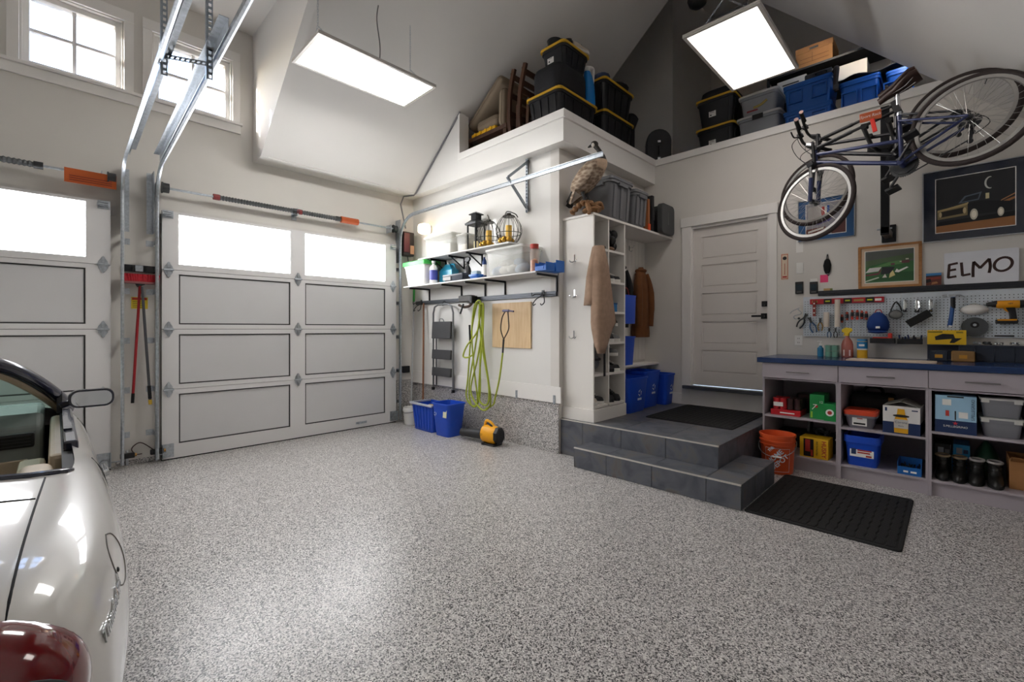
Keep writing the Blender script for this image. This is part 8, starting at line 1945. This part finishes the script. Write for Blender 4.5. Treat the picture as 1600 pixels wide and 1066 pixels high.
# tail lamps
lens_d = mat('dark red lens', '6a0d14', .12, coat=1.0, var=(3, .1)); lens_b = mat('bright red lens', 'b3140f', .15, coat=1.0, var=(60, .2))
for s in (-1, 1):
    c = V((.135, s * .60, .622))
    lp_ = MB().ell((0, 0, 0), (.168, .205, .185), 48, 24, M=Matrix.Translation(c) @ Matrix.Rotation(R(-18), 4, 'Y') @ Matrix.Rotation(s * R(-14), 4, 'Z')).build('tail_lamp', lens_d, car, smooth=True)
    MR = Matrix.Translation(c) @ Matrix.Rotation(R(-18), 4, 'Y') @ Matrix.Rotation(s * R(-14), 4, 'Z')
    MB(MR).tube([(-.112, .158 * math.cos(t), .143 * math.sin(t)) for t in [2 * PI * i / 40 for i in range(40)]], .010, 8, closed=True).build('dark_ring', dark_i, lp_, smooth=True)
    MB(MR).ell((-.03, 0, 0), (.146, .152, .137), 36, 18).build('inner_lens', lens_b, lp_, smooth=True)  # inner lens in a brighter red than its surround
# fuel flap and script on the quarter panel
flap = [(165, 836), (173, 834), (184, 846), (193, 870), (196, 900), (190, 915), (183, 900), (175, 880), (168, 858)]
fl = surf_line(flap + flap[:1], .0022, mat('grey gap', '6b6762', .7), 'fuel_flap', car); h, n = on_body(184, 890); MB().ell(h, (.012, .004, .006), 10, 6).build('flap_notch', dark_i, fl, smooth=True)
cu = bpy.data.curves.new('t', 'FONT'); cu.body = 'Thunderbird'; cu.size = .075; cu.align_x = 'CENTER'; cu.align_y = 'CENTER'; cu.shear = .4; cu.extrude = .0018; cu.resolution_u = 2; cu.offset = .0008
tmp = bpy.data.objects.new('t', cu); COL.objects.link(tmp); dg = bpy.context.evaluated_depsgraph_get(); me = bpy.data.meshes.new_from_object(tmp.evaluated_get(dg)); bpy.data.objects.remove(tmp); bpy.data.curves.remove(cu)
pA, nA = on_body(164, 1000); pB, nB = on_body(186, 905); pM, nM = on_body(176, 950)
ex = (pB - pA).normalized(); ez = nM; ey = ez.cross(ex).normalized(); wtx = max(v.co.x for v in me.vertices) - min(v.co.x for v in me.vertices); kx = (pB - pA).length / wtx
for v in me.vertices:
    q = pM + ex * (v.co.x * kx) + ey * (v.co.y * min(kx, 1.1)); h, n, _, _ = bvh.find_nearest(q)
    if n.dot(ez) < 0: n = -n
    v.co = h + n * (.003 + v.co.z)
me.materials.clear(); me.materials.append(chrome); o = bpy.data.objects.new('script_badge', me); COL.objects.link(o); o.parent = car
# wheels, bumper line, plate
for xx, yy in ((.98, -1), (.98, 1), (3.62, -1), (3.62, 1)):
    Wc = Matrix.Translation((xx, yy * (.785 if xx < 2 else .745), .325)); w_ = MB().lathe([(.20, -.105), (.30, -.11), (.325, -.085), (.325, .085), (.30, .11), (.20, .105), (.20, -.105)], 32, Wc @ Matrix.Rotation(PI / 2, 4, 'X')).build('wheel', rubber, car, smooth=True)
    MB().lathe([(0, -.07), (.19, -.09), (.205, -.08), (.205, .08), (.19, .09), (0, .07)], 24, Wc @ Matrix.Rotation(PI / 2, 4, 'X')).build('rim', chrome, w_, smooth=True)
    MB().cyl((xx, yy * (.86 if xx < 2 else .82), .33), (xx, yy * (.895 if xx < 2 else .85), .33), .328, n=40).build('arch_liner', dark_i, car, smooth=True)
MB().box(.06, 4.2, -.80, .80, .16, .24).build('underbody', dark_i, car)
MB().box(-.03, .01, -.16, .16, .44, .56).build('number_plate', white_pl, car, bevel=.004)

# door and bonnet gaps on the body sides
def side(x, z, s):
    h, n, _, _ = bvh.ray_cast(V((x, s * 3, z)), V((0, -s, 0)))
    return h + V((0, s * .0005, 0)) if h is not None else V((x, s * .9, z))
for s in (-1, 1):
    for x0, x1 in ((1.52, 1.46), (2.80, 2.84)): MB().tube([side(x0 + (x1 - x0) * i / 12, .80 - .50 * i / 12, s) for i in range(13)], .0028, 6).build('door_gap', seam_m, car, smooth=True)
    MB().tube([side(1.46 + (2.84 - 1.46) * i / 14, .30, s) for i in range(15)], .0028, 6).build('door_gap', seam_m, car, smooth=True)
    p = side(1.68, .70, s); MB().boxc(p + V((0, s * .012, 0)), (.16, .022, .03)).build('door_handle', chrome, car, bevel=.008)
# ------------------------------------------------------------------ parts drawn as several loose pieces become one object each
def split_loose(o):
    me = o.data; par = list(range(len(me.vertices)))
    def find(i):
        while par[i] != i: par[i] = par[par[i]]; i = par[i]
        return i
    for p in me.polygons:
        r0 = find(p.vertices[0])
        for v in p.vertices[1:]: par[find(v)] = r0
    groups = {}
    for p in me.polygons: groups.setdefault(find(p.vertices[0]), []).append(p)
    if not 2 <= len(groups) <= 4: return
    name = o.name.split('.')[0]
    for ps in groups.values():
        ids = sorted({v for p in ps for v in p.vertices}); ix = {v: k for k, v in enumerate(ids)}
        nm = bpy.data.meshes.new(name); nm.from_pydata([tuple(me.vertices[v].co) for v in ids], [], [[ix[v] for v in p.vertices] for p in ps])
        for m_ in me.materials: nm.materials.append(m_)
        for q, p in zip(nm.polygons, ps): q.material_index = p.material_index; q.use_smooth = p.use_smooth
        c = o.copy(); c.data = nm; c.name = name; COL.objects.link(c)
    bpy.data.objects.remove(o)
for o in [q for q in bpy.data.objects if q.type == 'MESH' and q.parent and q.name.split('.')[0] in ('handle', 'latch', 'print', 'label', 'stripe', 'slot', 'flap', 'red_band') and not q.children]:
    split_loose(o)
